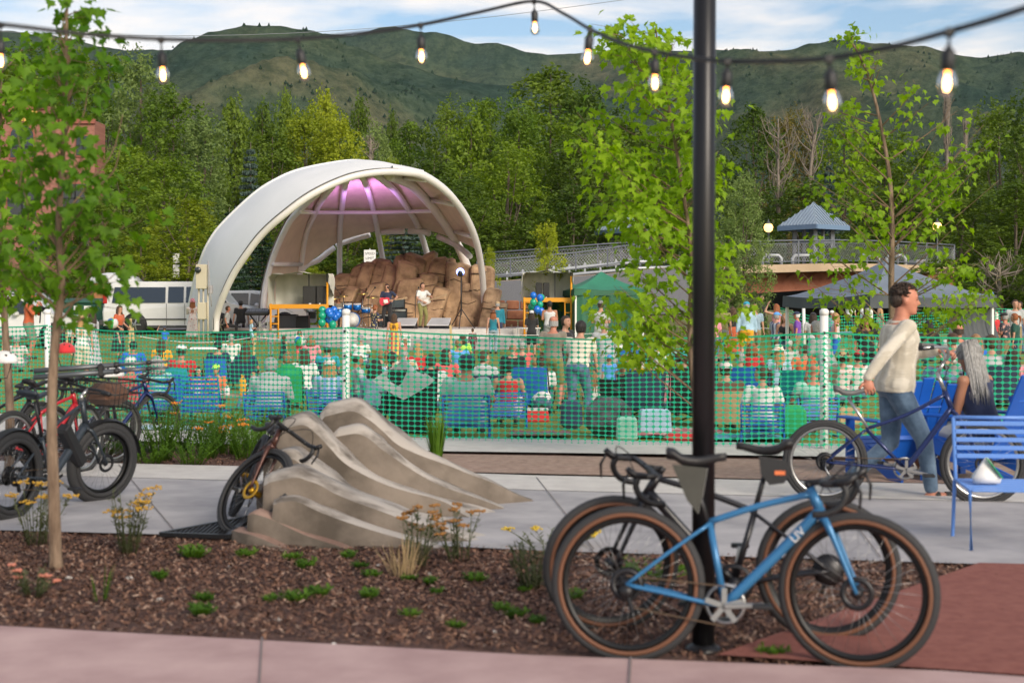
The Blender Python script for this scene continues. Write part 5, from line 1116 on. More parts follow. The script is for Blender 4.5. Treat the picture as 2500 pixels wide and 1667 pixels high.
def person(label, px, ytop, ppm, pose='stand', face=0, skin='f', hair='short', hc='brown', hat=None, hatc=None, top='tee', tc='white', bot='pants', bc='denim', fem=0, shoe=None, z=None, group=None, child=0, bulk=None, d=None):
    d = d or FPX / ppm
    if d < 30: d = max(d, fence_d(px) + .85)
    x = (px - CX) * d / FPX; zg = Zg(x, d) if z is None else z; ztop = EYE + (HY - ytop) * d / FPX
    s = (ztop - zg) / (PTOP[pose] + (.0 if not hat else .01)); s = max(.5 if child else .86, min(1.13, s))
    t = thing('person', label, 'person', (x, d, zg), R(face), group); bk = bulk or (1.0 if child else (1.06 if fem else 1.16) if pose.startswith('sit') else (1.04 if fem else 1.1)); t.scale = (s * bk, s * bk ** .7, s)
    J = cached(('J', pose), lambda: skeleton(**POSES[pose])); v = .0225
    put(t, cached(('b', pose, fem), lambda: mk_body(J, v, fem)), 'body', SK[skin], M_eye, M_lip, hairm(hc))
    if top and top != 'none': put(t, cached(('t', pose, top, fem), lambda: mk_top(J, top, v, fem)), 'shirt' if top != 'long' else 'long_sleeve_shirt', CL[tc])
    if bot: put(t, cached(('p', pose, bot, fem), lambda: mk_bottom(J, bot, v, fem)), {'dress': 'dress_skirt', 'skirt': 'skirt', 'mini': 'dress_skirt', 'shorts': 'shorts'}.get(bot, 'trousers'), CL[bc])
    for sd_ in (-1, 1): put(t, cached(('s', pose, sd_), lambda: mk_shoes(J, sd_)), 'shoe', M_shw if shoe == 'w' else M_sole)
    if hair and hair != 'bald': put(t, cached(('h', pose, hair), lambda: mk_hair(J, hair)), 'hair', hairm(hc))
    if hat: put(t, cached(('c', pose, hat), lambda: mk_hat(J, hat)), 'hat' if hat not in ('cap', 'capback') else 'cap', CL[hatc])
    t['_pose'] = pose; return t
# columns: label, px, top row, px per metre, then options
PP = [
 ('man in rust shirt and brown cap filming with a camera at the left', 70, 714, 83, dict(pose='phone', face=-90, hair='short', hc='grey', hat='cap', hatc='rust', top='long', tc='rust', bot='shorts', bc='sage', skin='r')),
 ('woman in a wide tan sun hat with long blond hair behind the left trunk', 200, 768, 112, dict(pose='stand', face=10, hair='verylong', hc='blond', hat='sun', hatc='tan', top='tank', tc='white', bot='shorts', bc='cream', fem=1)),
 ('woman with long dark hair in a white striped dress beside the tan hat', 226, 756, 104, dict(pose='stand2', face=70, hair='verylong', hc='dark', top='tee', tc='vstripe', bot='dress', bc='vstripe', fem=1)),
 ('woman in a red shrug and black dress holding a beach ball', 290, 746, 82, dict(pose='ball', face=-110, hair='bob', hc='brown', top='tee', tc='rust', bot='dress', bc='black', fem=1)),
 ('grey haired person in a striped tee sitting low at the far left', 42, 831, 98, dict(pose='sit', face=0, hair='short', hc='grey', tc='pinkstripe', bot='shorts', bc='grey')),
 ('woman in a pale pink hat and floral white dress near the cabinet', 470, 766, 68, dict(pose='phone', face=10, hair='verylong', hc='red', hat='fedora', hatc='pink', top='long', tc='floral', bot='dress', bc='floral', fem=1)),
 ('small child in a blue tee and navy cap with one arm raised', 402, 810, 80, dict(pose='wave', face=30, hat='cap', hatc='navy', tc='blue', bot='shorts', bc='khaki', child=1)),
 ('grey haired man in a coral polo sitting by the fence at the left', 325, 877, 167, dict(pose='sit', face=-25, hair='short', hc='white', tc='coral', bot='shorts', bc='khaki', skin='r')),
 ('dark haired man in a blue folding chair behind the coral polo man', 327, 853, 112, dict(pose='sit', face=0, hc='black', tc='blue', skin='t')),
 ('man in a bright red shirt and white trucker cap in a teal chair', 446, 839, 138, dict(pose='sit', face=-12, hc='dark', hat='cap', hatc='white', tc='red', skin='r')),
 ('person with black hair in a navy folding chair beside a white board', 533, 855, 112, dict(pose='sit', hc='black', tc='navy')),
 ('boy in a lime green cap and orange polo facing the camera', 535, 886, 150, dict(pose='sitf', face=170, hat='cap', hatc='lime', tc='orange', bot='shorts', bc='navy', child=1)),
 ('girl with a pale headband eating beside the boy in the lime cap', 484, 893, 150, dict(pose='sitp', face=-120, hair='bob', hc='dark', hat='visor', hatc='cream', top='tank', tc='pink', bot='shorts', bc='blue', fem=1, child=1)),
 ('woman with very long wavy brown hair in a navy camp chair', 600, 852, 120, dict(pose='sit', hair='verylong', hc='brown', tc='navy', fem=1)),
 ('man with grey hair and a pale grey hooded jacket by the fence', 655, 872, 186, dict(bulk=1.28, pose='sitf', hair='short', hc='grey', top='hoodie', tc='lgrey', bc='navy')),
 ('blond toddler at the picnic table left of the grey hooded jacket', 616, 908, 150, dict(pose='sit', face=160, hair='short', hc='blond', tc='pinkstripe', child=1)),
 ('girl in a pale blue romper standing in front of the stage', 613, 790, 70, dict(pose='arms', face=-60, hair='bob', hc='blond', tc='lblue', bot='shorts', bc='lblue', fem=1, child=1)),
 ('boy in a grey tee standing with his back turned behind the fence', 660, 810, 80, dict(pose='stand', hc='sand', tc='grey', bc='grey', child=1)),
 ('girl in a black strapless top turning her head near the stage', 692, 817, 96, dict(pose='stand', face=-40, hair='bob', hc='brown', top='crop', tc='black', bot='mini', bc='black', fem=1, child=1)),
 ('small girl in a white frilled top holding a striped ball', 731, 805, 84, dict(pose='ball', face=-170, hair='bob', hc='brown', tc='white', bot='shorts', bc='coral', fem=1, child=1)),
 ('person in a big green jacket with a white emblem, seen from behind', 702, 862, 150, dict(pose='sitf', face=8, hair='bun', hc='sand', top='hoodie', tc='green', bc='khaki')),
 ('man in a grey cap in a dark blue folding chair left of the fence post', 797, 850, 120, dict(pose='sitf', hc='dark', hat='cap', hatc='grey', tc='tealb')),
 ('blond woman in a white cap and blue plaid shirt by the fence', 801, 885, 172, dict(pose='sitf', hair='long', hc='blond', hat='capback', hatc='white', top='long', tc='plaid', bc='navy', fem=1)),
 ('bearded man in a white cap and grey tee sitting in profile', 880, 859, 150, dict(pose='sit', face=-80, hc='dark', hat='cap', hatc='white', tc='lgrey', skin='t')),
 ('woman in a white tank with a long blond braid, in profile', 924, 850, 140, dict(pose='sit', face=60, hair='pony', hc='sand', top='tank', tc='white', fem=1)),
 ('woman with a dark ponytail and a light blue tee, seen from behind', 957, 866, 150, dict(pose='sit', hair='pony', hc='dark', tc='lblue', fem=1)),
 ('child in a tan cap with ear openings sitting by the dark chairs', 1005, 883, 150, dict(pose='sit', hat='capback', hatc='tan', tc='brown', child=1)),
 ('woman with dark hair and denim jacket leaning at the rock, behind the fence', 905, 900, 175, dict(pose='sitf', face=-20, hair='long', hc='dark', top='long', tc='ldenim', bc='black', fem=1)),
 ('curly haired woman in a dark flowered dress dancing before the drums', 914, 745, 66, dict(pose='arms', face=-50, hair='curly', hc='red', tc='dfloral', bot='mini', bc='dfloral', fem=1)),
 ('woman with long brown hair, yellow top and rainbow skirt', 962, 768, 80, dict(pose='stand', hair='verylong', hc='brown', top='crop', tc='amber', bot='skirt', bc='rainbow', fem=1)),
 ('little girl in a pink patterned dress near the rainbow skirt', 990, 845, 95, dict(pose='stand', face=90, hair='bob', hc='sand', tc='coral', bot='mini', bc='pink', fem=1, child=1)),
 ('little girl in a purple patterned outfit standing alone on the lawn', 1154, 801, 72, dict(pose='stand', hc='brown', top='long', tc='maroon', bc='maroon', child=1, fem=1)),
 ('man in a teal shirt and tan cap facing the stage', 1215, 735, 64, dict(pose='stand', hc='grey', hat='cap', hatc='tan', top='long', tc='teal', bc='navy')),
 ('woman in a blue tank top, light jeans and a brown hat', 1204, 762, 70, dict(pose='stand', hair='long', hc='red', hat='straw', hatc='brown', top='tank', tc='teal', bc='ldenim', fem=1)),
 ('woman in a black tee, black shorts and white cap by the balloons', 1298, 757, 73, dict(pose='arms', hair='long', hc='dark', hat='capback', hatc='white', tc='black', bot='shorts', bc='black', fem=1, skin='f')),
 ('man in a black and white striped tank top by the right balloons', 1342, 734, 70, dict(pose='arms', hc='black', top='tank', tc='stripe', bot='shorts', bc='grey', skin='t')),
 ('man in a pale shirt with grey cap in front of the green tent', 1467, 733, 78, dict(pose='arms', hc='dark', hat='cap', hatc='grey', tc='lgrey', bot='shorts', bc='lgrey')),
 ('grey haired man in a taupe tee and olive shorts standing near the fence', 1350, 796, 150, dict(pose='stand2', face=-20, hair='fringe', hc='grey', tc='taupe', bot='shorts', bc='olive', skin='r')),
 ('smiling man in a black tee standing behind the taupe tee man', 1378, 780, 140, dict(pose='stand', face=-130, hair='short', hc='dark', tc='black', bot='shorts', bc='navy', skin='f')),
 ('person in a cream shirt and blue jeans with a brown shoulder bag', 1412, 822, 172, dict(pose='bend', face=-15, hair='short', hc='black', tc='cream', bc='denim')),
 ('tall person in a pale grey shirt standing behind the cream shirt', 1480, 815, 140, dict(pose='bend', face=10, hair='fringe', hc='grey', top='long', tc='lgrey', bot='shorts', bc='lgrey')),
 ('child in a bright blue shirt beside the brown shoulder bag', 1488, 872, 150, dict(pose='stand', hc='sand', hat='capback', hatc='sky', tc='sky', bc='navy', child=1)),
 ('woman in a black tank top and pale trousers sitting sideways', 1524, 863, 160, dict(pose='sitp', face=-50, hair='long', hc='sand', top='tank', tc='black', bot='pants', bc='cream', fem=1)),
 ('blond woman right behind the woman in the black tank top', 1556, 852, 130, dict(pose='sitq', hair='long', hc='blond', tc='floral', fem=1)),
 ('man in a mustard orange tee sitting with his back to the fence', 1584, 865, 150, dict(pose='sit', hc='dark', tc='amber', bot='shorts', bc='cream')),
 ('man in a grey tee and a green white cap in a dark chair', 1646, 866, 150, dict(pose='sit', hc='dark', hat='cap', hatc='mint', tc='grey')),
 ('person in an aqua cap and pink shirt beside the black pole', 1668, 870, 150, dict(pose='sit', hc='brown', hat='cap', hatc='aqua', tc='pink')),
 ('large man in a navy cap and pale tie dye shirt on a blue chair', 1140, 862, 200, dict(bulk=1.28, pose='sit', hc='dark', hat='cap', hatc='navy', tc='tiedye', bot='shorts', bc='tiedye', skin='r')),
 ('person in a light grey hoodie turned toward the navy cap man', 1180, 868, 150, dict(pose='sitp', face=10, hc='brown', top='hoodie', tc='lgrey')),
 ('woman in a red halter top sitting on a blue chair', 1240, 880, 178, dict(pose='sit', hair='bun', hc='black', top='crop', tc='red', bot='mini', bc='floral', fem=1)),
 ('bald man seen from behind among the dark chairs in the middle', 1252, 868, 120, dict(pose='sit', hair='bald', tc='black')),
 ('person in an olive tee and pale hat right beside the black pole', 1763, 738, 80, dict(pose='stand', hc='brown', hat='capback', hatc='olive', tc='olive', bot='shorts', bc='grey')),
 ('woman in a black top and long rust skirt with crossed hands', 1789, 748, 78, dict(pose='stand2', hair='bob', hc='brown', top='tank', tc='black', bot='skirt', bc='rust', fem=1)),
 ('man in a teal plaid shirt and teal cap behind maple leaves', 1823, 735, 82, dict(pose='stand', hc='grey', hat='cap', hatc='tealb', top='long', tc='lblue', bot='shorts', bc='amber')),
 ('person in a grey blue shirt just right of the teal plaid man', 1843, 742, 78, dict(pose='stand', hc='sand', tc='ldenim', bot='shorts', bc='khaki')),
 ('man in a black tee standing at the dark arch of the bridge', 1859, 721, 56, dict(pose='stand2', face=-150, hair='fringe', hc='dark', hat=None, tc='black', bc='black')),
 ('woman with long red brown hair behind the blue capped man', 1897, 741, 74, dict(pose='wave', face=40, hair='long', hc='red', top='tank', tc='pink', bot='shorts', bc='denim', fem=1)),
 ('man in a blue cap and dark plaid shirt', 1894, 761, 92, dict(pose='arms', face=-60, hc='grey', hat='cap', hatc='sky', tc='dplaid', bot='shorts', bc='khaki')),
 ('woman with sunglasses in her blond hair looking down', 1916, 792, 98, dict(pose='arms', face=165, hair='long', hc='blond', top='tank', tc='black', bot='shorts', bc='denim', fem=1)),
 ('man in a purple polo and dark cap looking down', 1948, 766, 84, dict(pose='stand', face=70, hc='white', hat='cap', hatc='navy', tc='purple', bot='shorts', bc='khaki', skin='r')),
 ('person in a white jersey with red stripes and a dark cap', 1985, 777, 92, dict(pose='arms', face=-20, hair='long', hc='dark', hat='cap', hatc='black', tc='white', bc='navy')),
 ('blond woman in a striped sleeveless top in profile at the fence post', 2042, 779, 92, dict(pose='arms', face=75, hair='bob', hc='blond', top='tank', tc='pinkstripe', bot='shorts', bc='blue', fem=1, skin='r')),
 ('man in a white cap and grey blue tee sitting behind the fence post', 2030, 757, 58, dict(pose='sit', face=150, hc='brown', hat='cap', hatc='white', tc='ldenim', z=.55)),
 ('man in a white tee leaning away beside the folding table', 2072, 751, 60, dict(pose='bend', face=-50, hair='fringe', hc='grey', tc='white', bot='shorts', bc='navy')),
 ('big person in a loose pale grey shirt bending over behind the post', 2018, 846, 175, dict(pose='bend', face=40, hair='short', hc='grey', top='tee', tc='lgrey', bot='shorts', bc='taupe', skin='r')),
 ('bald man in a mint green tee sitting at the fence', 1985, 918, 190, dict(pose='sit', hair='bald', tc='mint', bot='shorts', bc='khaki', skin='r')),
 ('woman with a brown ponytail and white tee sitting in a blue striped chair', 1862, 908, 200, dict(pose='sitq', face=-10, hair='pony', hc='brown', tc='white', bc='grey', fem=1)),
 ('person in a patterned cream cap sitting in a tan camp chair', 1777, 916, 185, dict(pose='sitf', hair='short', hc='brown', hat='capback', hatc='floral', tc='brown')),
 ('person in a faded pink shirt half hidden by the right side of the pole', 1740, 782, 92, dict(pose='stand', hc='brown', tc='pink', bot='shorts', bc='denim')),
 ('balding man with sunglasses pushed up on his head', 2340, 781, 118, dict(pose='sit', face=-20, hair='fringe', hc='dark', tc='white', skin='r', z=.1)),
 ('smiling dark haired woman among the seated group at the right', 2360, 786, 86, dict(pose='sit', face=150, hair='bob', hc='dark', tc='black', fem=1, z=.3)),
 ('man with short white hair in profile in the seated group', 2383, 790, 92, dict(pose='sit', face=70, hair='short', hc='white', tc='navy', skin='r', z=.3)),
 ('person in a straw fedora beside the straw hatted woman', 2382, 771, 74, dict(pose='sit', face=40, hc='grey', hat='straw', hatc='tan', tc='navy', z=.35)),
 ('woman in a straw hat and aqua top in the seated group', 2403, 776, 74, dict(pose='sit', face=20, hair='bob', hc='red', hat='straw', hatc='tan', tc='aqua', fem=1, z=.35)),
 ('man in an aqua shirt standing at the tent corner', 2362, 754, 78, dict(pose='sit', face=30, hair='fringe', hc='sand', top='long', tc='aqua', z=.45)),
 ('man in a black cap and dark flowered shirt at the right', 2455, 775, 96, dict(pose='arms', face=45, hc='grey', hat='cap', hatc='black', tc='hawaii', bc='khaki', skin='r')),
 ('long haired bearded man in a dark green tee at the right edge', 2480, 768, 98, dict(pose='stand', face=60, hair='pony', hc='red', tc='dgreen', bc='navy')),
 ('man in a pale checked shirt facing the camera at the right edge', 2478, 731, 80, dict(pose='stand', face=170, hair='short', hc='brown', tc='lgrey', bc='khaki')),
 ('child in a white tee reaching up for the ball', 2432, 751, 62, dict(pose='reach', face=60, hc='dark', tc='white', bc='navy', child=1)),
 ('boy in a purple jersey behind the reaching child', 2447, 741, 58, dict(pose='stand2', face=-10, hc='sand', tc='purple', bot='shorts', bc='purple', child=1)),
 ('man in a dark tee partly hidden at the right edge', 2491, 735, 74, dict(pose='stand', face=120, hc='dark', tc='grey', bc='denim')),
 ('boy standing above the tent corner at the far right', 2354, 707, 44, dict(pose='stand', hc='sand', tc='navy', bc='grey', z=.95, child=1)),
 ('man with short brown hair looking left behind the fence, under the tent', 2330, 812, 128, dict(pose='sitp', face=100, hair='short', hc='brown', tc='pinkstripe')),
 ('woman with light brown hair beside the seated man under the tent', 2380, 814, 128, dict(pose='sit', hair='long', hc='sand', tc='blue', fem=1)),
 ('person in a pale grey printed tee behind the grey haired woman', 2425, 815, 150, dict(pose='sitf', face=-10, hair='short', hc='brown', tc='lgrey')),
 ('person in a pink shirt low behind the fence at the right edge', 2470, 850, 150, dict(pose='sit', hair='long', hc='dark', tc='pink', fem=1)),
 ('person in a black jersey with yellow print behind the walking man', 2115, 812, 130, dict(pose='stand2', face=160, hair='bob', hc='brown', tc='black', bot='shorts', bc='black', skin='t')),
 ('person with a curly brown head beside the tan straw hat on the ground', 2055, 872, 150, dict(pose='sit', face=20, hair='curly', hc='brown', hat='straw', hatc='tan', tc='floral', fem=1)),
 ('black haired woman sitting deep in the shade beside the tent curtain', 2265, 778, 92, dict(pose='sit', face=0, hair='verylong', hc='black', top='long', tc='black', fem=1, z=.1)),
 ('grey haired woman in a mint top low behind the flower row', 385, 905, 165, dict(pose='sit', hair='bob', hc='grey', tc='mint', fem=1)),
 ('woman in a white blouse sitting between the teal chair and the fence post', 742, 862, 140, dict(pose='sitq', hair='long', hc='brown', tc='white', fem=1)),
 ('man with a bald spot in a cream shirt behind the grey cloth', 985, 875, 130, dict(pose='sit', hair='fringe', hc='grey', tc='cream')),
 ('woman in a coral top just left of the large man in the navy cap', 1088, 872, 140, dict(pose='sitp', hair='long', hc='dark', tc='coral', fem=1)),
 ('man in a sky blue shirt in the middle of the lawn behind the dark chairs', 1120, 850, 105, dict(pose='sit', hc='sand', tc='sky')),
 ('child in an amber shirt sitting on the lawn left of the taupe tee', 1305, 872, 130, dict(pose='ground', hc='sand', tc='amber', child=1)),
 ('woman in a pink top on the grass at the patterned blanket', 1640, 905, 165, dict(pose='sitf', hair='long', hc='brown', tc='pink', fem=1)),
 ('man in a white shirt and straw hat behind the mustard tee', 1612, 850, 105, dict(pose='sit', hc='grey', hat='straw', hatc='tan', tc='white')),
 ('woman in a red top seated in front of the plaid shirted man', 1835, 835, 120, dict(pose='sit', hair='bob', hc='red', tc='red', fem=1)),
 ('man in an orange tee seated in front of the purple polo', 1965, 840, 125, dict(pose='sitq', hc='brown', tc='orange')),
 ('woman in a cream sun hat seated behind the ponytail woman', 1900, 850, 130, dict(pose='sit', hair='long', hc='blond', hat='sun', hatc='cream', tc='lblue', fem=1)),
 ('man in a white tee and red cap seated right of the fence post', 2095, 860, 145, dict(pose='sit', hc='dark', hat='cap', hatc='red', tc='white')),
 ('woman in a lime top seated at the far lawn before the purple child', 1130, 838, 88, dict(pose='sit', hair='bob', hc='brown', tc='lime', fem=1)),
 ('man in a grey cap seated on the far lawn left of the rainbow skirt', 880, 832, 90, dict(pose='sit', hc='grey', hat='cap', hatc='grey', tc='white')),
 ('couple member in a coral shirt seated far back near the right scaffold', 1420, 832, 92, dict(pose='sit', hc='dark', tc='coral')),
 ('couple member in a white shirt seated far back near the right scaffold', 1448, 835, 92, dict(pose='sit', hair='long', hc='blond', tc='white', fem=1)),
 ('woman in a teal top seated far back before the green tent', 1540, 836, 92, dict(pose='sit', hair='long', hc='dark', tc='tealb', fem=1)),
 ('man in a navy polo standing far back at the grey tent', 2120, 748, 76, dict(pose='stand2', face=40, hc='grey', tc='navy', bot='shorts', bc='khaki')),
 ('woman in a pale dress standing far back at the grey tent', 2150, 752, 74, dict(pose='stand', face=100, hair='long', hc='blond', top='tank', tc='cream', bot='dress', bc='cream', fem=1)),
 ('man in a red shirt standing behind the grey haired woman', 2425, 770, 84, dict(pose='stand', face=20, hc='grey', hat='cap', hatc='white', tc='red', bot='shorts', bc='khaki')),
 ('man in a white and grey striped tee just right of the grey cloth', 1052, 896, 160, dict(pose='sit', hc='dark', tc='stripe')),
 ('woman in a red shirt facing left behind the grey cloth', 1020, 852, 120, dict(pose='sitq', hair='long', hc='blond', tc='red', fem=1)),
 ('man in a coral shirt behind the woman in the red halter top', 1275, 852, 112, dict(pose='sit', hc='grey', tc='coral')),
 ('woman in a white top with a bun before the taupe tee man', 1322, 900, 160, dict(pose='sitf', hair='bun', hc='brown', tc='white', fem=1)),
 ('girl in a white dress sitting beside the blue shirted child', 1448, 905, 160, dict(pose='sit', hair='long', hc='sand', tc='white', bot='mini', bc='white', fem=1, child=1)),
 ('man in a pale blue shirt left of the bright woman with the ponytail', 1805, 880, 150, dict(pose='sit', hc='grey', tc='lblue')),
 ('man in a white polo far back at the left of the purple polo', 1925, 830, 105, dict(pose='sit', hc='white', tc='white')),
 ('woman in a yellow top at the back left of the teal chair', 395, 842, 105, dict(pose='sit', hair='long', hc='brown', tc='amber', fem=1)),
 ('man in a white shirt far back beside the navy camp chair', 565, 838, 95, dict(pose='sit', hc='grey', tc='white')),
 ('woman in a pink shirt far back left of the fence post', 760, 838, 95, dict(pose='sit', hair='bob', hc='sand', tc='pink', fem=1)),
]
ST_Z = .92
STAGE_P = [
 ('singer in a navy vest playing a red electric guitar on stage', 946, 693, 62, dict(pose='play', face=165, hair='short', hc='black', tc='navy', bc='black', skin='f', z=ST_Z)),
 ('musician in a white tee playing a pale guitar on stage', 1030, 690, 62, dict(pose='play', face=-140, hair='short', hc='black', tc='white', bc='olive', skin='f', z=ST_Z)),
 ('drummer in a grey brown tee and headscarf seated behind the drums', 827, 722, 62, dict(pose='perch', face=170, hair='short', hc='brown', hat='visor', hatc='floral', tc='taupe', bc='black', skin='t', z=ST_Z)),
 ('crew member in a black tee and cap sitting on a road case', 588, 733, 62, dict(pose='perch', face=15, hair='short', hc='black', hat='capback', hatc='black', tc='black', bc='black', skin='f', z=.62)),
 ('person in a grey shirt sitting against the left leg of the bandshell', 552, 748, 64, dict(pose='perch', face=-80, hair='short', hc='brown', hat=None, tc='lgrey', bc='black', skin='r', z=.55)),
 ('person looking over the top of the rock wall', 1090, 622, 50, dict(pose='stand', face=180, hair='short', hc='red', tc='rust', bc='navy', z=2.1)),
]
PEOPLE = {}
for lb, px, yt, pm, kw in PP + STAGE_P: PEOPLE[lb] = person(lb, px, yt, pm, **kw)
# ---------------------------------------------------------------- chairs for the crowd
FAB = {k: CL[k] for k in ('blue', 'navy', 'tealb', 'black', 'green', 'tan', 'aqua', 'sky')}
M_bluem = mat('blue_powder_coat', (.02, .13, .48), .4); M_blueb = mat('blue_painted_board', (.006, .085, .42), .42, col2=(.008, .10, .48), scale=3)
def camp_proto():
    t = thing('camp_chair', 'x', 'chair'); b = MB(); b.smooth = True
    rows = [[V((x, -.24 - .16 * j / 5 - .05 * (1 - (x / .27) ** 2), .16 + .58 * j / 5 - .03 * (x / .27) ** 2 * 0)) for x in [-.27 + .09 * i for i in range(7)]] for j in range(6)]; b.loft(rows, closed=False, cap=False); b.loft([[p + V((0, -.012, 0)) for p in r] for r in rows][::-1], closed=False, cap=False); b.build('backrest', FAB['blue'], t)
    b = MB(); b.smooth = True; rows = [[V((x, -.24 + .5 * j / 5, .17 + .02 * abs(j - 2.5) - .04 * (1 - (x / .27) ** 2))) for x in [-.27 + .09 * i for i in range(7)]] for j in range(6)]; b.loft(rows, closed=False, cap=False); b.build('seat', FAB['blue'], t)
    b = MB()
    for s in (-1, 1): b.tube([(s * .29, .27, 0), (s * .29, -.2, .2), (s * .28, -.42, .78)], .011, 5); b.tube([(s * .29, -.3, 0), (s * .29, .24, .22), (s * .30, .27, .42)], .011, 5)
    b.tube([(-.29, -.3, .02), (.29, .27, .2)], .01, 5); b.tube([(.29, -.3, .02), (-.29, .27, .2)], .01, 5); b.build('frame', M_dark, t)
    for s in (-1, 1): b = MB(); b.box((s * .31, .02, .43), (.06, .5, .015), bev=.004); b.build('armrest', FAB['black'], t)
    return t
def slat_proto():
    t = thing('slat_chair', 'x', 'chair')
    for k in range(7): b = MB(); b.box((0, -.25 - .022 * k, .25 + .062 * k), (.56, .014, .034), Euler((R(-18), 0, 0)), .004); b.build('back_slat', M_bluem, t)
    b = MB()
    for k in range(6): b.box((0, -.2 + .09 * k, .19), (.56, .06, .012))
    b.build('seat', M_bluem, t); b = MB()
    for s in (-1, 1): b.tube([(s * .29, .3, .01), (s * .29, .3, .19), (s * .29, -.22, .19), (s * .29, -.41, .68)], .014, 6); b.tube([(s * .29, .3, .012), (s * .29, -.35, .012), (s * .29, -.24, .19)], .014, 6)
    b.tube([(-.29, -.41, .68), (.29, -.41, .68)], .014, 6); b.build('frame', M_bluem, t); return t
campP, slatP = camp_proto(), slat_proto(); used = {'c': 0, 's': 0}
def chair_for(lb, kind, colr=None, desc='', dy=0, back=0):
    p = PEOPLE[lb]; pr = campP if kind == 'c' else slatP; s = p.scale.z
    o = pr if not used[kind] else dup(pr); used[kind] = 1; o.location = p.location + V((0, -dy, 0)); o.rotation_euler = p.rotation_euler; o.scale = (1.02 * s, s, s * (.88 if kind == 'c' else .84)); o['label'] = desc; o['group'] = 'folding camp chairs on the lawn' if kind == 'c' else 'blue slatted park chairs by the fence'
    if kind == 'c':
        for ch in [k for k in bpy.data.objects if k.parent == o and k.name.split('.')[0] in ('backrest', 'seat')]: ch.material_slots[0].link = 'OBJECT'; ch.material_slots[0].material = FAB[colr]
def who(s): return [k for k in PEOPLE if s in k][0]
for s, k, c, d in (('in a blue folding chair behind', 'c', 'blue', 'blue folding chair behind the man in the coral polo'), ('trucker cap in a teal', 'c', 'tealb', 'bright teal folding chair of the man in the red shirt'), ('black hair in a navy folding', 'c', 'blue', 'royal blue folding chair beside the white board'),
    ('very long wavy', 'c', 'navy', 'navy folding chair of the woman with very long wavy hair'), ('grey cap in a dark blue', 'c', 'navy', 'dark blue folding chair just left of the white fence post'), ('big green jacket', 'c', 'green', 'green folding chair of the person in the green jacket'),
    ('large man in a navy', 's', 0, 'blue slatted chair under the large man in a navy cap'), ('red halter', 's', 0, 'blue slatted chair under the woman in the red halter top'), ('blue plaid shirt by', 's', 0, 'blue slatted chair under the blond woman in blue plaid'), ('pale grey hooded', 's', 0, 'blue slatted chair under the man in the hooded jacket'),
    ('green white cap in', 'c', 'black', 'black folding chair left of the black pole'), ('mustard orange', 'c', 'black', 'black folding chair behind the mustard orange tee'), ('woman in a black tank top and pale', 'c', 'black', 'dark folding chair of the woman in the black tank top'), ('bald man seen from', 'c', 'black', 'black folding chair of the bald man in the middle'), ('ear openings', 'c', 'black', 'black folding chair of the child in the tan cap'), ('light blue tee, seen', 'c', 'black', 'black folding chair of the woman with the dark ponytail'),
    ('patterned cream cap', 'c', 'tan', 'tan folding chair right of the black pole'), ('blue striped chair', 's', 0, 'blue slatted chair under the woman with the brown ponytail'), ('mint green', 's', 0, 'blue slatted chair under the bald man in mint green'), ('printed tee behind', 'c', 'navy', 'navy folding chair behind the grey haired woman'), ('aqua top in the', 'c', 'aqua', 'aqua folding chair under the straw hatted woman'), ('balding man with sun', 'c', 'black', 'black folding chair of the balding man with sunglasses'), ('light brown hair beside', 'c', 'blue', 'blue folding chair under the woman with light brown hair'), ('tee sitting in profile', 'c', 'black', 'black folding chair of the bearded man in the white cap'),
    ('hoodie turned', 'c', 'navy', 'navy folding chair between the large man and the halter top')): chair_for(who(s), k, c, d)
def spare(kind, colr, px, d, face, label, s=1.0):
    o = dup(campP if kind == 'c' else slatP, G(px, max(d, fence_d(px) + .9)), R(face), label, (s * 1.05, s, s)); o['group'] = 'folding camp chairs on the lawn' if kind == 'c' else 'blue slatted park chairs by the fence'
    if kind == 'c':
        for ch in [k for k in bpy.data.objects if k.parent == o and k.name.split('.')[0] in ('backrest', 'seat')]: ch.material_slots[0].link = 'OBJECT'; ch.material_slots[0].material = FAB[colr]
spare('s', 0, 500, 18.6, -5, 'empty blue slatted chair in front of the boy in the lime cap'); spare('s', 0, 405, 19.2, 0, 'empty blue slatted chair with a sun hat hung on its back')
spare('c', 'black', 1000, 19.4, 10, 'black folding chair with a grey cloth thrown over its back', 1.1); spare('c', 'blue', 1300, 22, -10, 'empty blue folding chair behind the red halter top'); spare('c', 'navy', 1560, 21, 10, 'navy folding chair between the black tank top and the mustard tee'); spare('c', 'blue', 1508, 26, 0, 'royal blue folding chair behind the pair of blond women', 1.2)
spare('c', 'black', 1690, 20, -5, 'black folding chair right behind the black pole', 1.1); spare('c', 'blue', 1815, 22, 0, 'blue folding chair behind the woman with the brown ponytail'); spare('c', 'tealb', 1930, 21, 10, 'teal folding chair left of the bald man in mint green')
# grey cloth thrown over a chair
b = MB(); b.smooth = True; rows = []
for j in range(9):
    v_ = j / 8; row = []
    for i in range(13): u_ = i / 12 * 2 - 1; w_ = 1 - abs(v_ * 2 - 1) ** 1.2; row.append(V((u_ * .36 * w_, -.48 - .05 * sin(u_ * 5) * w_, .98 - v_ * .52 + .05 * cos(u_ * 3.2))))
    rows.append(row)
b.loft(rows, closed=False, cap=False); o = b.build('grey_cloth', CL['lgrey']); o.location = G(992, 19.4); o.scale = (1.15, 1, 1); tag(o, 'crumpled pale grey cloth hanging over a black folding chair', 'cloth')
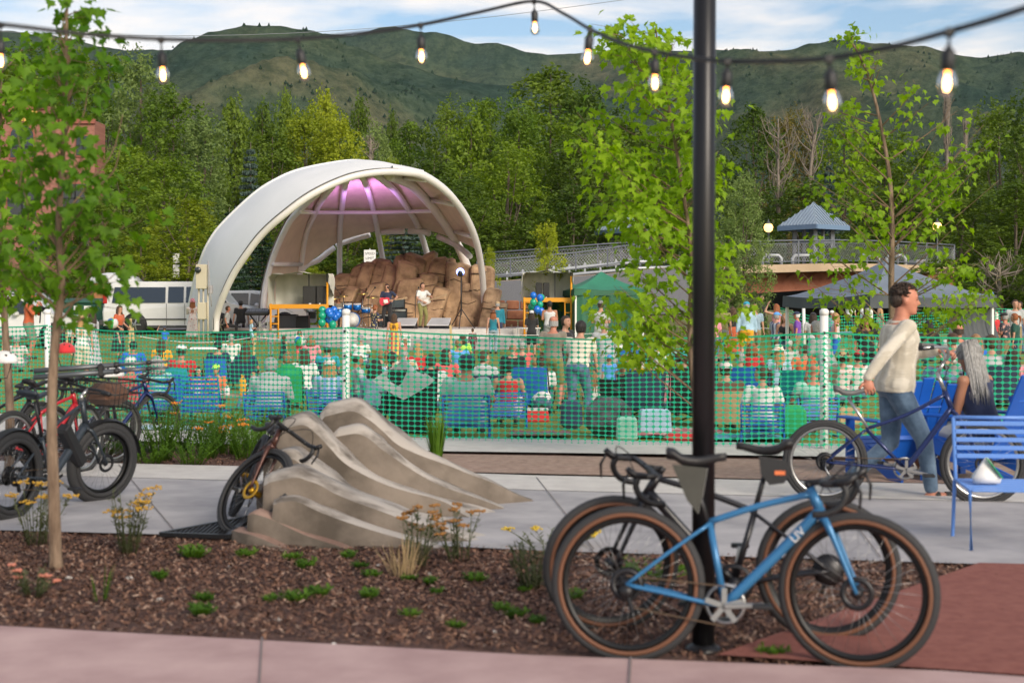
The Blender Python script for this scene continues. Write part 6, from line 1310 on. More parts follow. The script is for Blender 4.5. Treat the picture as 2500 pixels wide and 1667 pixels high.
# ---------------------------------------------------------------- table with drinks, bags, blankets, balls
M_wood = mat('plank_wood', (.33, .22, .12), .7, col2=(.45, .32, .19), scale=7, stretch=(1, .2, 1)); M_pine = mat('stake_pine', (.55, .40, .20), .8)
def table(label, px, d, w_, dp, h, m, n='folding_table'):
    t = thing(n, label, 'table', G(px, d)); b = MB(); b.box((0, 0, h), (w_, dp, .04), bev=.008); b.build('tabletop', m, t)
    for sx in (-1, 1):
        for sy in (-1, 1): b = MB(); b.bar((sx * (w_ / 2 - .06), sy * (dp / 2 - .06), 0), (sx * (w_ / 2 - .06), sy * (dp / 2 - .06), h - .02), .03, .03); b.build('leg', M_pipe, t)
    return t
pt_ = table('low wooden picnic table with food in front of the boy in the lime cap', 545, 20.6, 1.35, .5, .36, M_wood, 'picnic_table'); T0 = pt_.location
def bottle(label, x, y, z, r, h, m, cap, nm='bottle', cat='bottle', group=None):
    t = thing(nm, label, cat, T0 + V((x, y, z)), group=group); b = MB(); b.lathe([(r * .9, 0), (r, .01), (r, h * .72), (r * .45, h * .86), (r * .4, h * .93)], n=12); b.build('body', m, t); b = MB(); b.lathe([(r * .5, h * .92), (r * .5, h), (.001, h)], n=10); b.build('lid', cap, t)
bottle('tall yellow bottle on the picnic table', .30, -.1, .38, .05, .30, CL['amber'], CL['amber']); bottle('black tumbler on the left end of the picnic table', -.5, -.1, .38, .05, .2, M_black, M_black, 'tumbler', 'tumbler'); bottle('small white paper cup beside the black tumbler', -.35, -.12, .38, .035, .13, M_white, M_white, 'paper_cup', 'cup'); bottle('white cup to the right of the boy in the lime cap', .08, -.12, .38, .04, .14, M_white, M_white, 'paper_cup', 'cup')
t = thing('sandwich', 'sandwich on a white plate in the middle of the picnic table', 'food', T0 + V((-.08, -.08, .38))); b = MB(); b.lathe([(.03, 0), (.11, .012), (.12, .02), (.001, .012)], n=16); b.build('plate', M_white, t); b = MB(); b.ell((0, 0, .05), (.08, .05, .035)); b.build('bread', CL['tan'], t)
t = thing('patterned_bag', 'black and white patterned carton on the right end of the picnic table', 'bag', T0 + V((.42, .02, .38))); b = MB(); b.box((0, 0, .1), (.22, .14, .2), bev=.01); b.build('carton', M_black, t); b = MB()
for k in range(5): b.box((-.09 + k * .045, -.073, .1 + .03 * (-1) ** k), (.018, .004, .09), Euler((0, R(35), 0)))
b.build('print', M_white, t)
def softbox(label, nm, cat, p, size, m, bev=.05, top=None, rz=0, handle=True, group=None):
    t = thing(nm, label, cat, p, R(rz), group); b = MB(); b.box((0, 0, size[2] / 2), size, bev=bev, taper=.92); b.build('body', m, t)
    if top: b = MB(); b.box((0, 0, size[2] + .015), (size[0] * .94, size[1] * .94, .035), bev=.012); b.build('lid', top, t)
    if handle: b = MB(); b.tube([(-size[0] * .3, 0, size[2]), (-size[0] * .25, 0, size[2] * 1.3), (size[0] * .25, 0, size[2] * 1.3), (size[0] * .3, 0, size[2])], .012, 5); b.build('handle', M_black, t)
    return t
softbox('mint green tote bag on the grass at the fence', 'tote_bag', 'bag', G(1530, 17.5), (.26, .14, .30), CL['mint'], .03)
softbox('big black crinkled bag lying on the grass behind the jeans', 'duffel_bag', 'bag', G(1485, 18.0), (.62, .4, .52), cloth('bin', (.02, .02, .024), (.10, .10, .12), scale=7, bump=.9), .16, handle=False)
softbox('red and white cooler box beside the olive shorts man', 'cooler', 'cooler', G(1312, 20.5), (.34, .22, .16), CL['red'], .02, M_white, handle=False); softbox('white cooler standing beside the green tent', 'cooler', 'cooler', G(1502, 52), (.75, .4, .42), M_white, .04, M_white, handle=False)
softbox('white board lying across two chairs at the left', 'white_board', 'board', G(500, 31) + V((0, 0, .75)), (.62, .3, .05), M_white, .01, handle=False); softbox('green canvas backpack on the grass right of the tall fence post', 'backpack', 'bag', G(1935, 17.8), (.34, .24, .42), CL['green'], .07); softbox('tan straw bag under the straw hat', 'straw_bag', 'bag', G(2075, 19.5), (.36, .2, .28), CL['tan'], .05)
softbox('navy backpack beside the dark chairs left of the black pole', 'backpack', 'bag', G(1395, 19.2), (.3, .22, .4), CL['navy'], .07); softbox('grey cooler bag on the picnic blanket', 'cooler_bag', 'bag', G(1598, 18.2), (.42, .28, .34), CL['lblue'], .03); softbox('red bag lying on the grass near the black pole', 'bag', 'bag', G(1660, 17.4), (.4, .24, .10), CL['red'], .04, handle=False)
softbox('dark green pack under the dark chairs in front of the rock', 'pack', 'bag', G(1010, 18.6), (.5, .3, .34), CL['black'], .08, handle=False)
def blanket(label, px, d, w_, dp, m, rz=0):
    t = thing('blanket', label, 'blanket', G(px, d), R(rz)); b = MB(); b.smooth = True; rows = [[V((-w_ / 2 + w_ * i / 16, -dp / 2 + dp * j / 10, .02 + .035 * (1 + noise.noise(V((i * .6, j * .5, px * .1)))))) for i in range(17)] for j in range(11)]; b.loft(rows, closed=False, cap=False); b.build('cloth', m, t)
blanket('colourful patterned blanket spread left of the black pole', 1640, 18.2, 1.3, 1.0, cl2('quilt', (.62, .55, .45), (.45, .06, .08), 7, kind='voronoi', contrast=(.3, .5)), 8); blanket('teal patterned towel on the grass right of the black pole', 1800, 17.5, 1.1, .6, CL['tealb'], -4); blanket('dark red checked blanket under the boxes behind the middle chairs', 1800, 27, 2.6, 1.4, CL['maroon'], 3); blanket('sky blue blanket on the grass behind the flowers', 470, 18.8, 1.5, .7, CL['lblue'], 0); blanket('maroon towel on the grass left of the bare legs', 1320, 18.0, .8, .5, CL['maroon'], 0)
def ball(label, c, r, cols):
    t = thing('ball', label, 'ball', c); ms = [mat('ball_' + k, v, .35) for k, v in cols]; b = MB(); n = 12
    for k in range(6):
        b.m = k % len(ms); rings = []
        for i in range(9):
            a = -pi / 2 + pi * i / 8; rings.append([V((cos(a) * cos(2 * pi * (k + q / 3) / 6) * r, cos(a) * sin(2 * pi * (k + q / 3) / 6) * r, sin(a) * r)) for q in range(4)])
        b.loft(rings, cap=False, closed=False)
    b.build('panels', ms, t); t.rotation_euler = (R(35), R(25), 0)
BC = (('white', (.6, .6, .6)), ('red', (.55, .03, .03)), ('yellow', (.7, .5, .03)), ('blue', (.02, .15, .55)), ('green', (.05, .4, .1)))
p = PEOPLE[who('holding a beach ball')].location; ball('beach ball held by the woman in the black dress', p + V((-.12, -.22, 1.02)), .17, BC); p = PEOPLE[who('striped ball')].location; ball('striped beach ball held by the small girl in white', p + V((.05, -.2, .62)), .16, BC); ball('white and blue ball in the air at the right', P(2417, 719, 48), .13, (BC[0], BC[0], BC[3]))
# ---------------------------------------------------------------- stakes and ropes round the stage
pts_ = [(8, 850, 40, 1.0), (163, 800, 46, .8), (317, 860, 44, 1.1), (326, 850, 38, 1.05), (622, 852, 42, .8), (965, 868, 46, 1.0), (1248, 775, 58, .7), (1102, 868, 44, 1.15), (1615, 800, 52, 1.0)]
tops = []
for i, (px, py, d, h) in enumerate(pts_):
    g = G(px, d); b = MB(); b.box((0, 0, h / 2), (.07, .035, h), Euler((0, R(3 * (-1) ** i), 0)), .006); o = b.build('wooden_stake', M_pine); o.location = g; tops.append(g + V((0, 0, h * .8)))
    tag(o, ['pale wooden stake at the far left edge behind the fence', 'thin wooden stake left of the dark green dumpster', 'farther of the two wooden stakes in front of the van wheel', 'nearer wooden stake beside the woman in the red shrug', 'wooden stake behind the girl in the blue romper', 'wooden stake with a paper notice behind the rainbow skirt', 'slanted stake right of the stage by the teal shirted man', 'pale wooden stake between the rainbow skirt and the purple child', 'wooden stake in front of the green tents by the black pole'][i], 'stake', 'wooden stakes holding the rope')
b = MB()
for i, j in ((0, 1), (1, 3), (3, 4), (4, 5), (5, 7), (7, 6), (7, 8)):
    a, c = tops[i], tops[j]; b.tube([a.lerp(c, k / 8) + V((0, 0, -.18 * sin(pi * k / 8))) for k in range(9)], .010, 4)
b.tube([tops[8], G(1760, 50) + V((0, 0, .9)), G(2000, 46) + V((0, 0, .8))], .01, 4); tag(b.build('rope', M_white), 'white rope strung between the wooden stakes in front of the stage', 'rope')
nt_ = thing('notice', 'white paper notice on the rope in front of the stage', 'sign', tops[5] + V((.35, -.03, -.2))); b = MB(); b.box((0, 0, 0), (.30, .012, .38)); b.build('paper', M_white, nt_); b = MB()
for k in range(4): b.box((0, -.008, .12 - .05 * k), (.22, .003, .012))
b.build('printed_lines', M_tint, nt_)
sb = thing('sign_board', 'small white sign board on a post inside the far fence', 'sign', G(2399, 50)); z0 = P(0, 739, 50).z - Zg(G(2399, 50).x, 50)
b = MB(); b.box((0, .03, z0 / 2), (.1, .05, z0)); b.build('post', M_white, sb); b = MB(); b.box((0, 0, z0), (.2, .02, .17) if 0 else (.19 * 1, .02, .16)); b.build('plate', M_white, sb); sb.scale = (1, 1, 1)
text(sb, 'NO DOGS', .035, XZ(), (0, -.013, z0), sb, CL['red'], depth=.001) if 0 else None
# ---------------------------------------------------------------- green safety fence
def greenmat():
    m = mat('green_net', (.02, .50, .27), .45); t = m.node_tree; B = t.nodes['Principled BSDF']; tr = t.nodes.new('ShaderNodeBsdfTranslucent'); tr.inputs[0].default_value = (.03, .75, .42, 1); ms = t.nodes.new('ShaderNodeMixShader'); ms.inputs[0].default_value = .4
    t.links.new(B.outputs[0], ms.inputs[1]); t.links.new(tr.outputs[0], ms.inputs[2]); t.links.new(ms.outputs[0], t.nodes['Material Output'].inputs[0]); return m
M_net = greenmat()
def net(parent, a, c, za, zc, sag, cw=.08, ch=.0635, seed=0, zb=.03, loose=.03):
    L_ = (c - a).length; n = int(L_ / cw); m = round((za - zb) / ch); b = MB(); nx = (c - a).cross(V((0, 0, 1))).normalized()
    def pt(u, v):
        p = a.lerp(c, u / n); top = lerp(za, zc, u / n) - sag * 4 * (u / n) * (1 - u / n); z = p.z + zb + (top - zb) * (v / m) + noise.noise(V((u * .09, v * .22, seed))) * .02
        return V((p.x, p.y, z)) + nx * (noise.noise(V((u * .05, v * .12, seed + 9))) * loose)
    hx, hy = .463, .43
    vs = {}; V_ = []; F_ = []
    def vid(u, v):
        k = (round(u * 100), round(v * 100))
        if k not in vs: vs[k] = len(V_); V_.append(pt(u, v))
        return vs[k]
    for i in range(n):
        for j in range(m):
            cx_, cy = i + .5, j + .5; o_ = [(-.5, -.5), (0, -.5), (.5, -.5), (.5, 0), (.5, .5), (0, .5), (-.5, .5), (-.5, 0)]; inn = [(-hx, -hy * .45), (-hx * .5, -hy), (hx * .5, -hy), (hx, -hy * .45), (hx, hy * .45), (hx * .5, hy), (-hx * .5, hy), (-hx, hy * .45)]
            O = [vid(cx_ + x, cy + y) for x, y in o_]; I = [vid(cx_ + x, cy + y) for x, y in inn]
            F_ += [(O[0], O[1], I[1]), (O[0], I[1], I[0]), (O[1], O[2], I[2]), (O[1], I[2], I[1]), (O[2], O[3], I[3]), (O[2], I[3], I[2]), (O[3], O[4], I[4]), (O[3], I[4], I[3]), (O[4], O[5], I[5]), (O[4], I[5], I[4]), (O[5], O[6], I[6]), (O[5], I[6], I[5]), (O[6], O[7], I[7]), (O[6], I[7], I[6]), (O[7], O[0], I[0]), (O[7], I[0], I[7])]
    b.add(V_, F_, False)
    k = 24; tp = [pt(n * i / k, m) for i in range(k + 1)]; b.loft([[p + V((0, 0, .006)) - nx * .004 for p in tp], [p + V((0, 0, -.014)) - nx * .004 for p in tp]], cap=False, closed=False)   # reinforced top hem
    return b.build('net', M_net, parent, True)
fence = thing('safety_fence', 'green plastic mesh safety fence on white posts across the whole lawn', 'fence', G(1250, 16.6)); fp = [(-420, 23.2), (119, 21.0), (845, 17.4), (2012, 16.0), (3000, 15.3)]; fh = [1.36, 1.38, 1.40, 1.345, 1.36]
for i, (a, c) in enumerate(zip(fp, fp[1:])): net(fence, G(*a), G(*c), fh[i], fh[i + 1], [.06, .08, .10, .06][i], seed=i * 5.1)
for i, (px, d) in enumerate(fp):
    g = G(px, d + .06); ln = [0, -.02, 0, .0, 0][i]; t = thing('fence_post', ['white fence post beyond the left edge', 'white plastic fence post beside the left maple trunk', 'white plastic fence post left of the rock sculpture', 'white plastic fence post left of the walking man', 'white fence post beyond the right edge'][i], 'post', g, group='white posts of the green fence')
    b = MB(); b.tube([(0, 0, 0), (ln, 0, 1.58)], .047, 14); b.build('pole', M_white, t); b = MB(); b.lathe([(.051, 1.545), (.053, 1.60), (.03, 1.62), (.001, 1.622)], n=14); b.v = [p + V((ln, 0, 0)) for p in b.v]; b.build('cap', M_white, t)
    for k in range(5): b = MB(); b.ell((ln * .3 * k - .01, -.055, .14 + .302 * k), (.017, .014, .017), 8, 6); b.build('tie', M_black, t)
f2 = thing('safety_fence', 'far green mesh fence closing the lawn under the bridge and at the right', 'fence', G(2200, 50)); fp2 = [(1890, 62), (1985, 44), (2200, 47), (2399, 51), (2700, 52)]
for i, (a, c) in enumerate(zip(fp2, fp2[1:])): net(f2, G(*a), G(*c), 1.35, 1.35, .05, cw=.13, ch=.10, seed=20 + i)
for px, d, lb in ((1964, 44, 'white post of the far fence left of the grey tent'), (2106, 46, 'white post of the far fence seen under the grey tent')):
    b = MB(); b.tube([(0, 0, 0), (-.03, 0, 1.75)], .05, 10); o = b.build('fence_post', M_white); o.location = G(px, d); tag(o, lb, 'post', 'posts of the far green fence')
# ---------------------------------------------------------------- stage equipment
M_yel = mat('scaffold_yellow', (.70, .30, .012), .5); M_canvas = mat('canvas', (.58, .58, .50), .85, col2=(.68, .67, .59), bump=.7, scale=2.2, detail=6)
def sp_tower(label, px0, px1, py_deck, py_top, d, depth, zb, spk):
    s = d / FPX; x0, x1 = P(px0, 0, d).x, P(px1, 0, d).x; w_ = x1 - x0; t = thing('speaker_scaffold', label, 'scaffold', ((x0 + x1) / 2, d, zb), group='yellow scaffolds carrying the speakers'); zd = P(0, py_deck, d).z - zb; zt = P(0, py_top, d).z - zb; h = w_ / 2
    for sx in (-1, 1):
        b = MB()
        for sy in (0, depth): b.tube([(sx * h * .96, sy, 0), (sx * h * .96, sy, zd + (.9 if sy == 0 and sx > 0 else .1))], .04, 8)
        for k in range(5): z = .2 + k * (zd - .3) / 4; b.tube([(sx * h * .96, 0, z), (sx * h * .96, depth, z)], .025, 6); b.tube([(sx * h * .96, 0, z), (sx * h * .70, 0, z)], .025, 6)
        b.tube([(sx * h * .70, 0, 0), (sx * h * .70, 0, zd)], .03, 6); b.build('end_frame', M_yel, t)
    for yb in (0, depth): b = MB(); b.box((0, yb, zd), (w_, .08, .16)); b.build('beam', M_yel, t); b = MB(); b.box((0, depth / 2, zd + .02), (w_ * .98, depth, .06)); b.build('platform', M_wood, t)
    # canvas hood: roof, back and left side, sagging, open at the front
    b = MB(); b.smooth = True; hw = h * 1.02; rr = random.Random(px0)
    def row(y, zf, k):
        o = []
        for i in range(25):
            u = i / 24
            if u < .3: p = V((-hw - .05 * sin(u * 9), y, lerp(zd - .12, zt - .1, u / .3)))
            elif u < .8: q = (u - .3) / .5; p = V((lerp(-hw, hw, q), y, zt + .07 * sin(q * pi) - .06 * abs(sin(q * 2 * pi)) + .03 * k))
            else: q = (u - .8) / .2; p = V((hw, y, lerp(zt, zt - .35 - .5 * k, q)))
            p += V((noise.noise(p * 2.3) * .06, noise.noise(p * 2.1 + V((4, 0, 0))) * .08, noise.noise(p * 2.7 + V((0, 7, 0))) * .05)); o.append(p)
        return o
    b.loft([row(-.12 + (depth + .12) * k / 6, 0, k / 6) for k in range(7)], closed=False, cap=False)
    b.loft([[V((-hw + 2 * hw * i / 14, depth - .1 + .07 * sin(i * 1.3), zd + (zt - zd) * j / 6)) for i in range(15)] for j in range(7)], closed=False, cap=False); b.build('canvas_hood', M_canvas, t)
    b = MB(); b.bar((h * .3, .3, zd), (h * .3, .3, zt), .04, .04); b.bar((h * .95, 0, zd), (h * .95, 0, zt), .04, .04); b.build('hood_frame', M_dark, t)
    for i, (sx, sw, sh) in enumerate(spk):
        k = thing('loudspeaker', ('left' if i == 0 else 'right') + ' black loudspeaker cabinet on the ' + ('left' if px0 < 1000 else 'right') + ' yellow scaffold', 'loudspeaker', t.location + V((P(sx, 0, d).x - t.location.x, .25, zd + .06)), group='loudspeakers on the scaffolds'); ww, hh = sw * s, sh * s
        b = MB(); b.box((0, .22, hh / 2), (ww, .5, hh), bev=.02); b.build('cabinet', M_black, k); b = MB(); b.box((0, -.035, hh / 2), (ww * .9, .012, hh * .94)); b.build('grille', mat('grille', (.03, .03, .03), .8, bump=.5, scale=60), k); b = MB(); b.box((0, -.045, hh * .06), (ww * .16, .01, .04)); b.build('badge', M_white, k)
    return t
sp_tower('yellow scaffold with canvas hood left of the drums', 658, 802, 748, 668, 53, 1.6, .35, ((755, 36, 46), (779, 23, 46)))
sp_tower('yellow scaffold with canvas hood right of the stage', 1278, 1397, 732, 664, 54, 1.5, .15, ((1316, 15, 38), (1334, 15, 38)))
def balloons(label, lst, d):
    c = P(*lst[0][:2], d); t = thing('balloon_bunch', label, 'balloons', c)
    M_bb = mat('balloon_blue', (.01, .15, .62), .15, spec=.7); M_bg2 = mat('balloon_green', (.008, .33, .20), .15, spec=.7)
    for i, (px, py, r, k) in enumerate(lst):
        q = P(px, py, d + .18 * (i % 3)) - c; rr = r * d / FPX; b = MB(); rings = []
        for a in range(11): th = -pi / 2 + pi * a / 10; rings.append([q + V((cos(th) * rr * cos(2 * pi * j / 14), cos(th) * rr * sin(2 * pi * j / 14), sin(th) * rr * (1.08 if th > 0 else 1.25 - .1 * cos(th)))) for j in range(14)])
        b.loft(rings); b.lathe([(.01, -rr * 1.33), (.035, -rr * 1.38), (.01, -rr * 1.24)], q, 8); b.build('balloon', M_bb if k == 'b' else M_bg2, t)
balloons('bunch of blue and green balloons at the left scaffold', [(803, 761, 9.5, 'b'), (787, 757, 9.5, 'g'), (815, 757, 9.5, 'b'), (787, 770, 9.5, 'g'), (802, 778, 9.5, 'b'), (818, 774, 9, 'b'), (786, 787, 9.5, 'g'), (812, 792, 9.5, 'g'), (824, 769, 8, 'b'), (806, 767, 9, 'b')], 50.5)
balloons('bunch of blue and green balloons at the right scaffold', [(1302, 721, 8, 'b'), (1318, 727, 8.5, 'b'), (1322, 726, 8, 'g'), (1302, 738, 8.5, 'g'), (1318, 743, 8.5, 'g'), (1297, 749, 8, 'g'), (1311, 755, 8.5, 'b'), (1321, 759, 8.5, 'b')], 51)
# drums
dr = V((P(860, 0, 55.3).x, 55.3, ST_Z)); M_drum = mat('drum_blue', (.01, .14, .45), .2, .3); M_skin2 = mat('drum_head', (.62, .62, .60), .5); M_brass = mat('cymbal', (.55, .40, .13), .3, .9)
dk_ = thing('drum_kit', 'blue drum kit with a white bass drum head at the left of the stage', 'drums', dr); Ry = Matrix.Rotation(R(90), 3, 'X')
b = MB(); b.lathe([(.001, -.22), (.30, -.22), (.31, -.2), (.31, .2), (.30, .22), (.001, .22)], (0, 0, .31), 24, Ry); b.build('bass_drum', M_drum, dk_); b = MB(); b.lathe([(.29, 0), (.001, .004)], (0, -.228, .31), 24, Ry); b.build('bass_head', M_skin2, dk_)
for x, y, z, r, h in ((-.18, .1, .72, .16, .22), (.18, .1, .72, .16, .22), (-.55, .35, .45, .2, .35), (.5, .3, .62, .18, .16)):
    b = MB(); b.lathe([(r, 0), (r, h)], (x, y, z), 18, Euler((R(12), 0, 0)).to_matrix()); k = b.build('drum', M_drum, dk_); b = MB(); b.lathe([(r * 1.01, h - .01), (r * 1.01, h + .01), (.001, h + .004)], (x, y, z), 18, Euler((R(12), 0, 0)).to_matrix()); b.build('head', M_skin2, k)
for x, y, z, r in ((-.75, .2, 1.15, .22), (.75, .2, 1.2, .25), (.35, .5, 1.35, .24), (-.4, .5, 1.25, .2)):
    b = MB(); b.lathe([(r, 0), (.05, .02), (.001, .035)], (x, y, z), 20, Euler((R(14), 0, 0)).to_matrix()); k = b.build('cymbal', M_brass, dk_); b = MB(); b.tube([(x, y, 0), (x, y, z)], .012, 5)
    for q in range(3): b.tube([(x, y, .25), (x + .2 * cos(q * 2.1), y + .2 * sin(q * 2.1), 0)], .01, 4)
    b.build('stand', M_chrome, k)
# guitars (body, neck) held by the players, local z up along neck rotated
def guitar(label, p, m, pick, ang, rz):
    t = thing('electric_guitar', label, 'guitar', p, 0, 'guitars played on stage'); t.rotation_euler = (0, R(-ang), R(rz))
    out = [(-.20, -.10), (-.17, -.15), (-.08, -.165), (.0, -.13), (.07, -.14), (.15, -.12), (.20, -.05), (.16, -.02), (.16, .03), (.20, .07), (.14, .13), (.06, .135), (0, .12), (-.08, .155), (-.17, .14), (-.21, .07), (-.22, 0)]
    M = Matrix(((1, 0, 0), (0, 0, 1), (0, 1, 0))); b = MB(); b.prism(out, .045, M, (0, -.02, 0)); b.build('body', m, t); b = MB(); b.prism([(-.05, -.09), (.12, -.08), (.1, .05), (-.06, .06)], .006, M, (0, -.028, 0)); b.build('pickguard', pick, t)
    b = MB(); b.box((.45, -.02, 0), (.58, .03, .05), bev=.006); b.build('neck', M_wood, t); b = MB(); b.box((.80, -.02, .01), (.17, .02, .08), bev=.01); b.build('headstock', M_wood, t)
def at_person(s, off): p = PEOPLE[who(s)]; return p.location + Matrix.Rotation(p.rotation_euler.z, 3, 'Z') @ V(off)
guitar('red electric guitar played by the singer in the vest', at_person('red electric', (.02, .22, 1.05)), mat('guitar_red', (.60, .01, .05), .15, spec=.8), M_white, 8, 5); guitar('pale electric guitar played by the musician in the white tee', at_person('pale guitar', (-.02, .22, 1.05)), mat('guitar_cream', (.60, .56, .50), .2), M_white, 16, -2)
def amp(label, px, py, d, w_, h, dp=.35, name='amplifier'):
    c = P(px, py, d); t = thing(name, label, 'amplifier', (c.x, d, ST_Z)); b = MB(); b.box((0, 0, h / 2), (w_, dp, h), bev=.02); b.build('cabinet', M_black, t); b = MB(); b.box((0, -dp / 2 - .006, h * .42), (w_ * .9, .012, h * .72)); b.build('grille', mat('amp_cloth', (.06, .08, .09), .8, bump=.4, scale=50), t); b = MB(); b.box((0, -dp / 2 - .008, h * .88), (w_ * .86, .012, h * .1)); b.build('panel', M_chrome, t)
amp('black guitar amplifier stack between the two guitarists', 975, 790, 57.5, .62, .78); amp('smaller amplifier on top of the stack between the guitarists', 972, 760, 57.5, .55, .4); bpy.data.objects['amplifier.001'].location.z += .78; amp('dark amplifier behind the legs of the singer', 940, 790, 58.4, .5, .55)
for lb, px, d in (('white topped stage monitor wedge in front of the singer', 993, 53.6), ('white topped stage monitor wedge in front of the white tee', 1074, 53.6)):
    t = thing('stage_monitor', lb, 'stage monitor', (P(px, 0, d).x, d, ST_Z), R(-12), 'stage monitors'); M = Matrix(((0, 0, 1), (1, 0, 0), (0, 1, 0))); b = MB(); b.prism([(-.28, 0), (.26, 0), (.16, .34), (-.20, .14)], .72, M, (-.36, 0, 0)); b.build('cabinet', M_black, t)
    b = MB(); b.quad(V((-.42, -.34, .14)), V((.42, -.34, .14)), V((.38, .18, .40)), V((-.38, .18, .40))); b.loft([[V((-.42, -.34, .14)), V((.42, -.34, .14)), V((.38, .18, .40)), V((-.38, .18, .40))], [V((-.42, -.33, .11)), V((.42, -.33, .11)), V((.38, .19, .37)), V((-.38, .19, .37))]], smooth=False); b.build('cover', mat('cover_white', (.75, .75, .76), .6), t)
def mic(label, px, d, lean):
    t = thing('microphone_stand', label, 'microphone', (P(px, 0, d).x, d, ST_Z), group='microphone stands'); b = MB(); b.lathe([(.14, 0), (.14, .02), (.02, .03)], n=14); b.tube([(0, 0, 0), (0, 0, 1.25)], .014, 6); b.tube([(0, 0, 1.2), (lean, 0, 1.55)], .011, 6); b.build('stand', M_black, t); b = MB(); b.ell((lean * 1.06, 0, 1.57), (.035, .035, .045)); b.build('microphone', M_dark, t)
mic('microphone stand at the mouth of the singer', 962, 54.6, -.22); mic('microphone stand right of the drums', 899, 55.2, .25); mic('microphone stand left of the white tee musician', 1014, 55.5, .12); mic('boom microphone over the drummer', 838, 56, -.3)
ls = thing('light_stand', 'tall black tripod with a blue glowing stage lamp at the right of the stage', 'lamp', (P(1126, 0, 54).x, 54, ST_Z)); zt = P(0, 668, 54).z - ST_Z
b = MB(); b.tube([(0, 0, .5), (0, 0, zt)], .025, 8); b.build('pole', M_black, ls)
for k in range(3): a = .4 + k * 2.1; b = MB(); b.tube([(0, 0, .75), (.55 * cos(a), .55 * sin(a), 0)], .018, 6); b.build('leg', M_black, ls)
b = MB(); b.lathe([(.09, -.12), (.14, .0), (.14, .12), (.06, .2)], (-.03, -.05, zt), 14, Matrix.Rotation(R(70), 3, 'X')); b.build('lamp_housing', M_black, ls); b = MB(); b.ell((-.03, -.16, zt + .05), (.15, .07, .15)); b.build('lens', mat('blue_lamp', (.22, .30, 1), emit=7), ls)
# road cases, bins, mixing desk at the left foot of the shell
def case(label, px, d, z, size, nm='road_case', m=None, lid=None): c = V((P(px, 0, d).x, d, z)); return softbox(label, nm, 'case', c, size, m or M_black, .02, lid or M_dark, handle=False)
case('long black road case under the seated crew', 578, 53, .2, (1.5, .6, .62)); case('black storage bin left of the road case', 548, 52, .2, (.6, .5, .5)); case('grey flight case behind the left scaffold', 700, 55.4, ST_Z, (.9, .6, .5), m=M_rail); case('dark case stacked right of the left scaffold', 740, 55, ST_Z, (.5, .5, .45))
mxd = thing('mixing_desk', 'black mixing desk on a stand at the left foot of the bandshell', 'mixer', (P(630, 0, 53.5).x, 53.5, .55)); b = MB(); b.box((0, 0, 1.0), (.9, .55, .1), Euler((R(20), 0, 0)), .02); b.build('desk', M_black, mxd); b = MB(); b.tube([(-.4, 0, 0), (.4, 0, 1)], .03, 6); b.tube([(.4, 0, 0), (-.4, 0, 1)], .03, 6); b.build('stand', M_dark, mxd)
b = MB()
for k in range(10): b.box((-.36 + k * .08, -.02 + .02 * (k % 3), 1.065), (.02, .3, .012), Euler((R(20), 0, 0)))
b.build('faders', M_chrome, mxd)
tr = thing('truss', 'short vertical lighting truss lying beside the left scaffold', 'truss', (P(645, 0, 52).x, 52, .2)); b = MB()
for sx in (-.15, .15):
    for sy in (-.15, .15): b.bar((sx, sy, 0), (sx, sy, 1.0), .03, .03)
for k in range(6): b.bar((-.15, -.15, k * .17), (.15, -.15, (k + 1) * .17 if k < 5 else 1.0), .018, .018)
b.build('lattice', M_chrome, tr)
tbx = table('folding table with papers under the right scaffold', 1290, 52.6, .9, .5, .75, M_white); t2 = table('grey folding table in the background left of the tent leg', 2075, 45, 1.9, .6, .8, M_fascia)
c_ = thing('movie_camera', 'black camera held up by the man in the rust shirt', 'camera', at_person('filming', (.02, .36, 1.46)), R(-90)); b = MB(); b.box((0, 0, 0), (.16, .14, .16), bev=.02); b.build('body', M_black, c_); b = MB(); b.lathe([(.05, 0), (.055, .12), (.06, .2), (.001, .19)], (0, .05, 0), 14, Matrix.Rotation(R(-90), 3, 'X')); b.build('lens', M_black, c_); b = MB(); b.tube([(0, 0, -.08), (.02, -.02, -.42)], .02, 6); b.build('strap', M_black, c_)
# faint power line
b = MB(); a, c = P(-300, 62, 60), P(1700, -25, 60); b.tube([a.lerp(c, k / 20) + V((0, 0, -1.1 * sin(pi * k / 20))) for k in range(21)], .012, 4); tag(b.build('power_line', mat('cable_grey', (.25, .27, .3), .6)), 'thin faint power line high across the sky at the left', 'cable')
# ---------------------------------------------------------------- black lamp pole and string lights
M_pole = mat('pole_black', (.012, .012, .014), .35, .3)
pl = thing('light_pole', 'tall black round steel pole carrying the string lights, bikes leaning on it', 'pole', G(1717, 6.64)); b = MB(); b.tube([(0, 0, 0), (.002, 0, 2), (.012, 0, 4.2)], .053, 28); b.build('tube', M_pole, pl); b = MB(); b.lathe([(.085, 0), (.085, .03), (.06, .045), (.054, .05)], n=24); b.build('base_collar', M_pole, pl)
M_glow = mat('filament', (1, .36, .06), emit=7); M_core = mat('filament_core', (1, .62, .26), emit=9)
def glassm():
    m = bpy.data.materials.new('bulb_glass'); m.use_nodes = True; t = m.node_tree; t.nodes.clear(); o = t.nodes.new('ShaderNodeOutputMaterial'); g = t.nodes.new('ShaderNodeBsdfGlossy'); g.inputs['Roughness'].default_value = .05; tr = t.nodes.new('ShaderNodeBsdfTransparent'); tr.inputs[0].default_value = (1, .93, .84, 1)
    f = t.nodes.new('ShaderNodeFresnel'); f.inputs[0].default_value = 1.45; mx = t.nodes.new('ShaderNodeMixShader'); t.links.new(f.outputs[0], mx.inputs[0]); t.links.new(tr.outputs[0], mx.inputs[1]); t.links.new(g.outputs[0], mx.inputs[2]); t.links.new(mx.outputs[0], o.inputs[0]); return m
M_bulb = glassm()
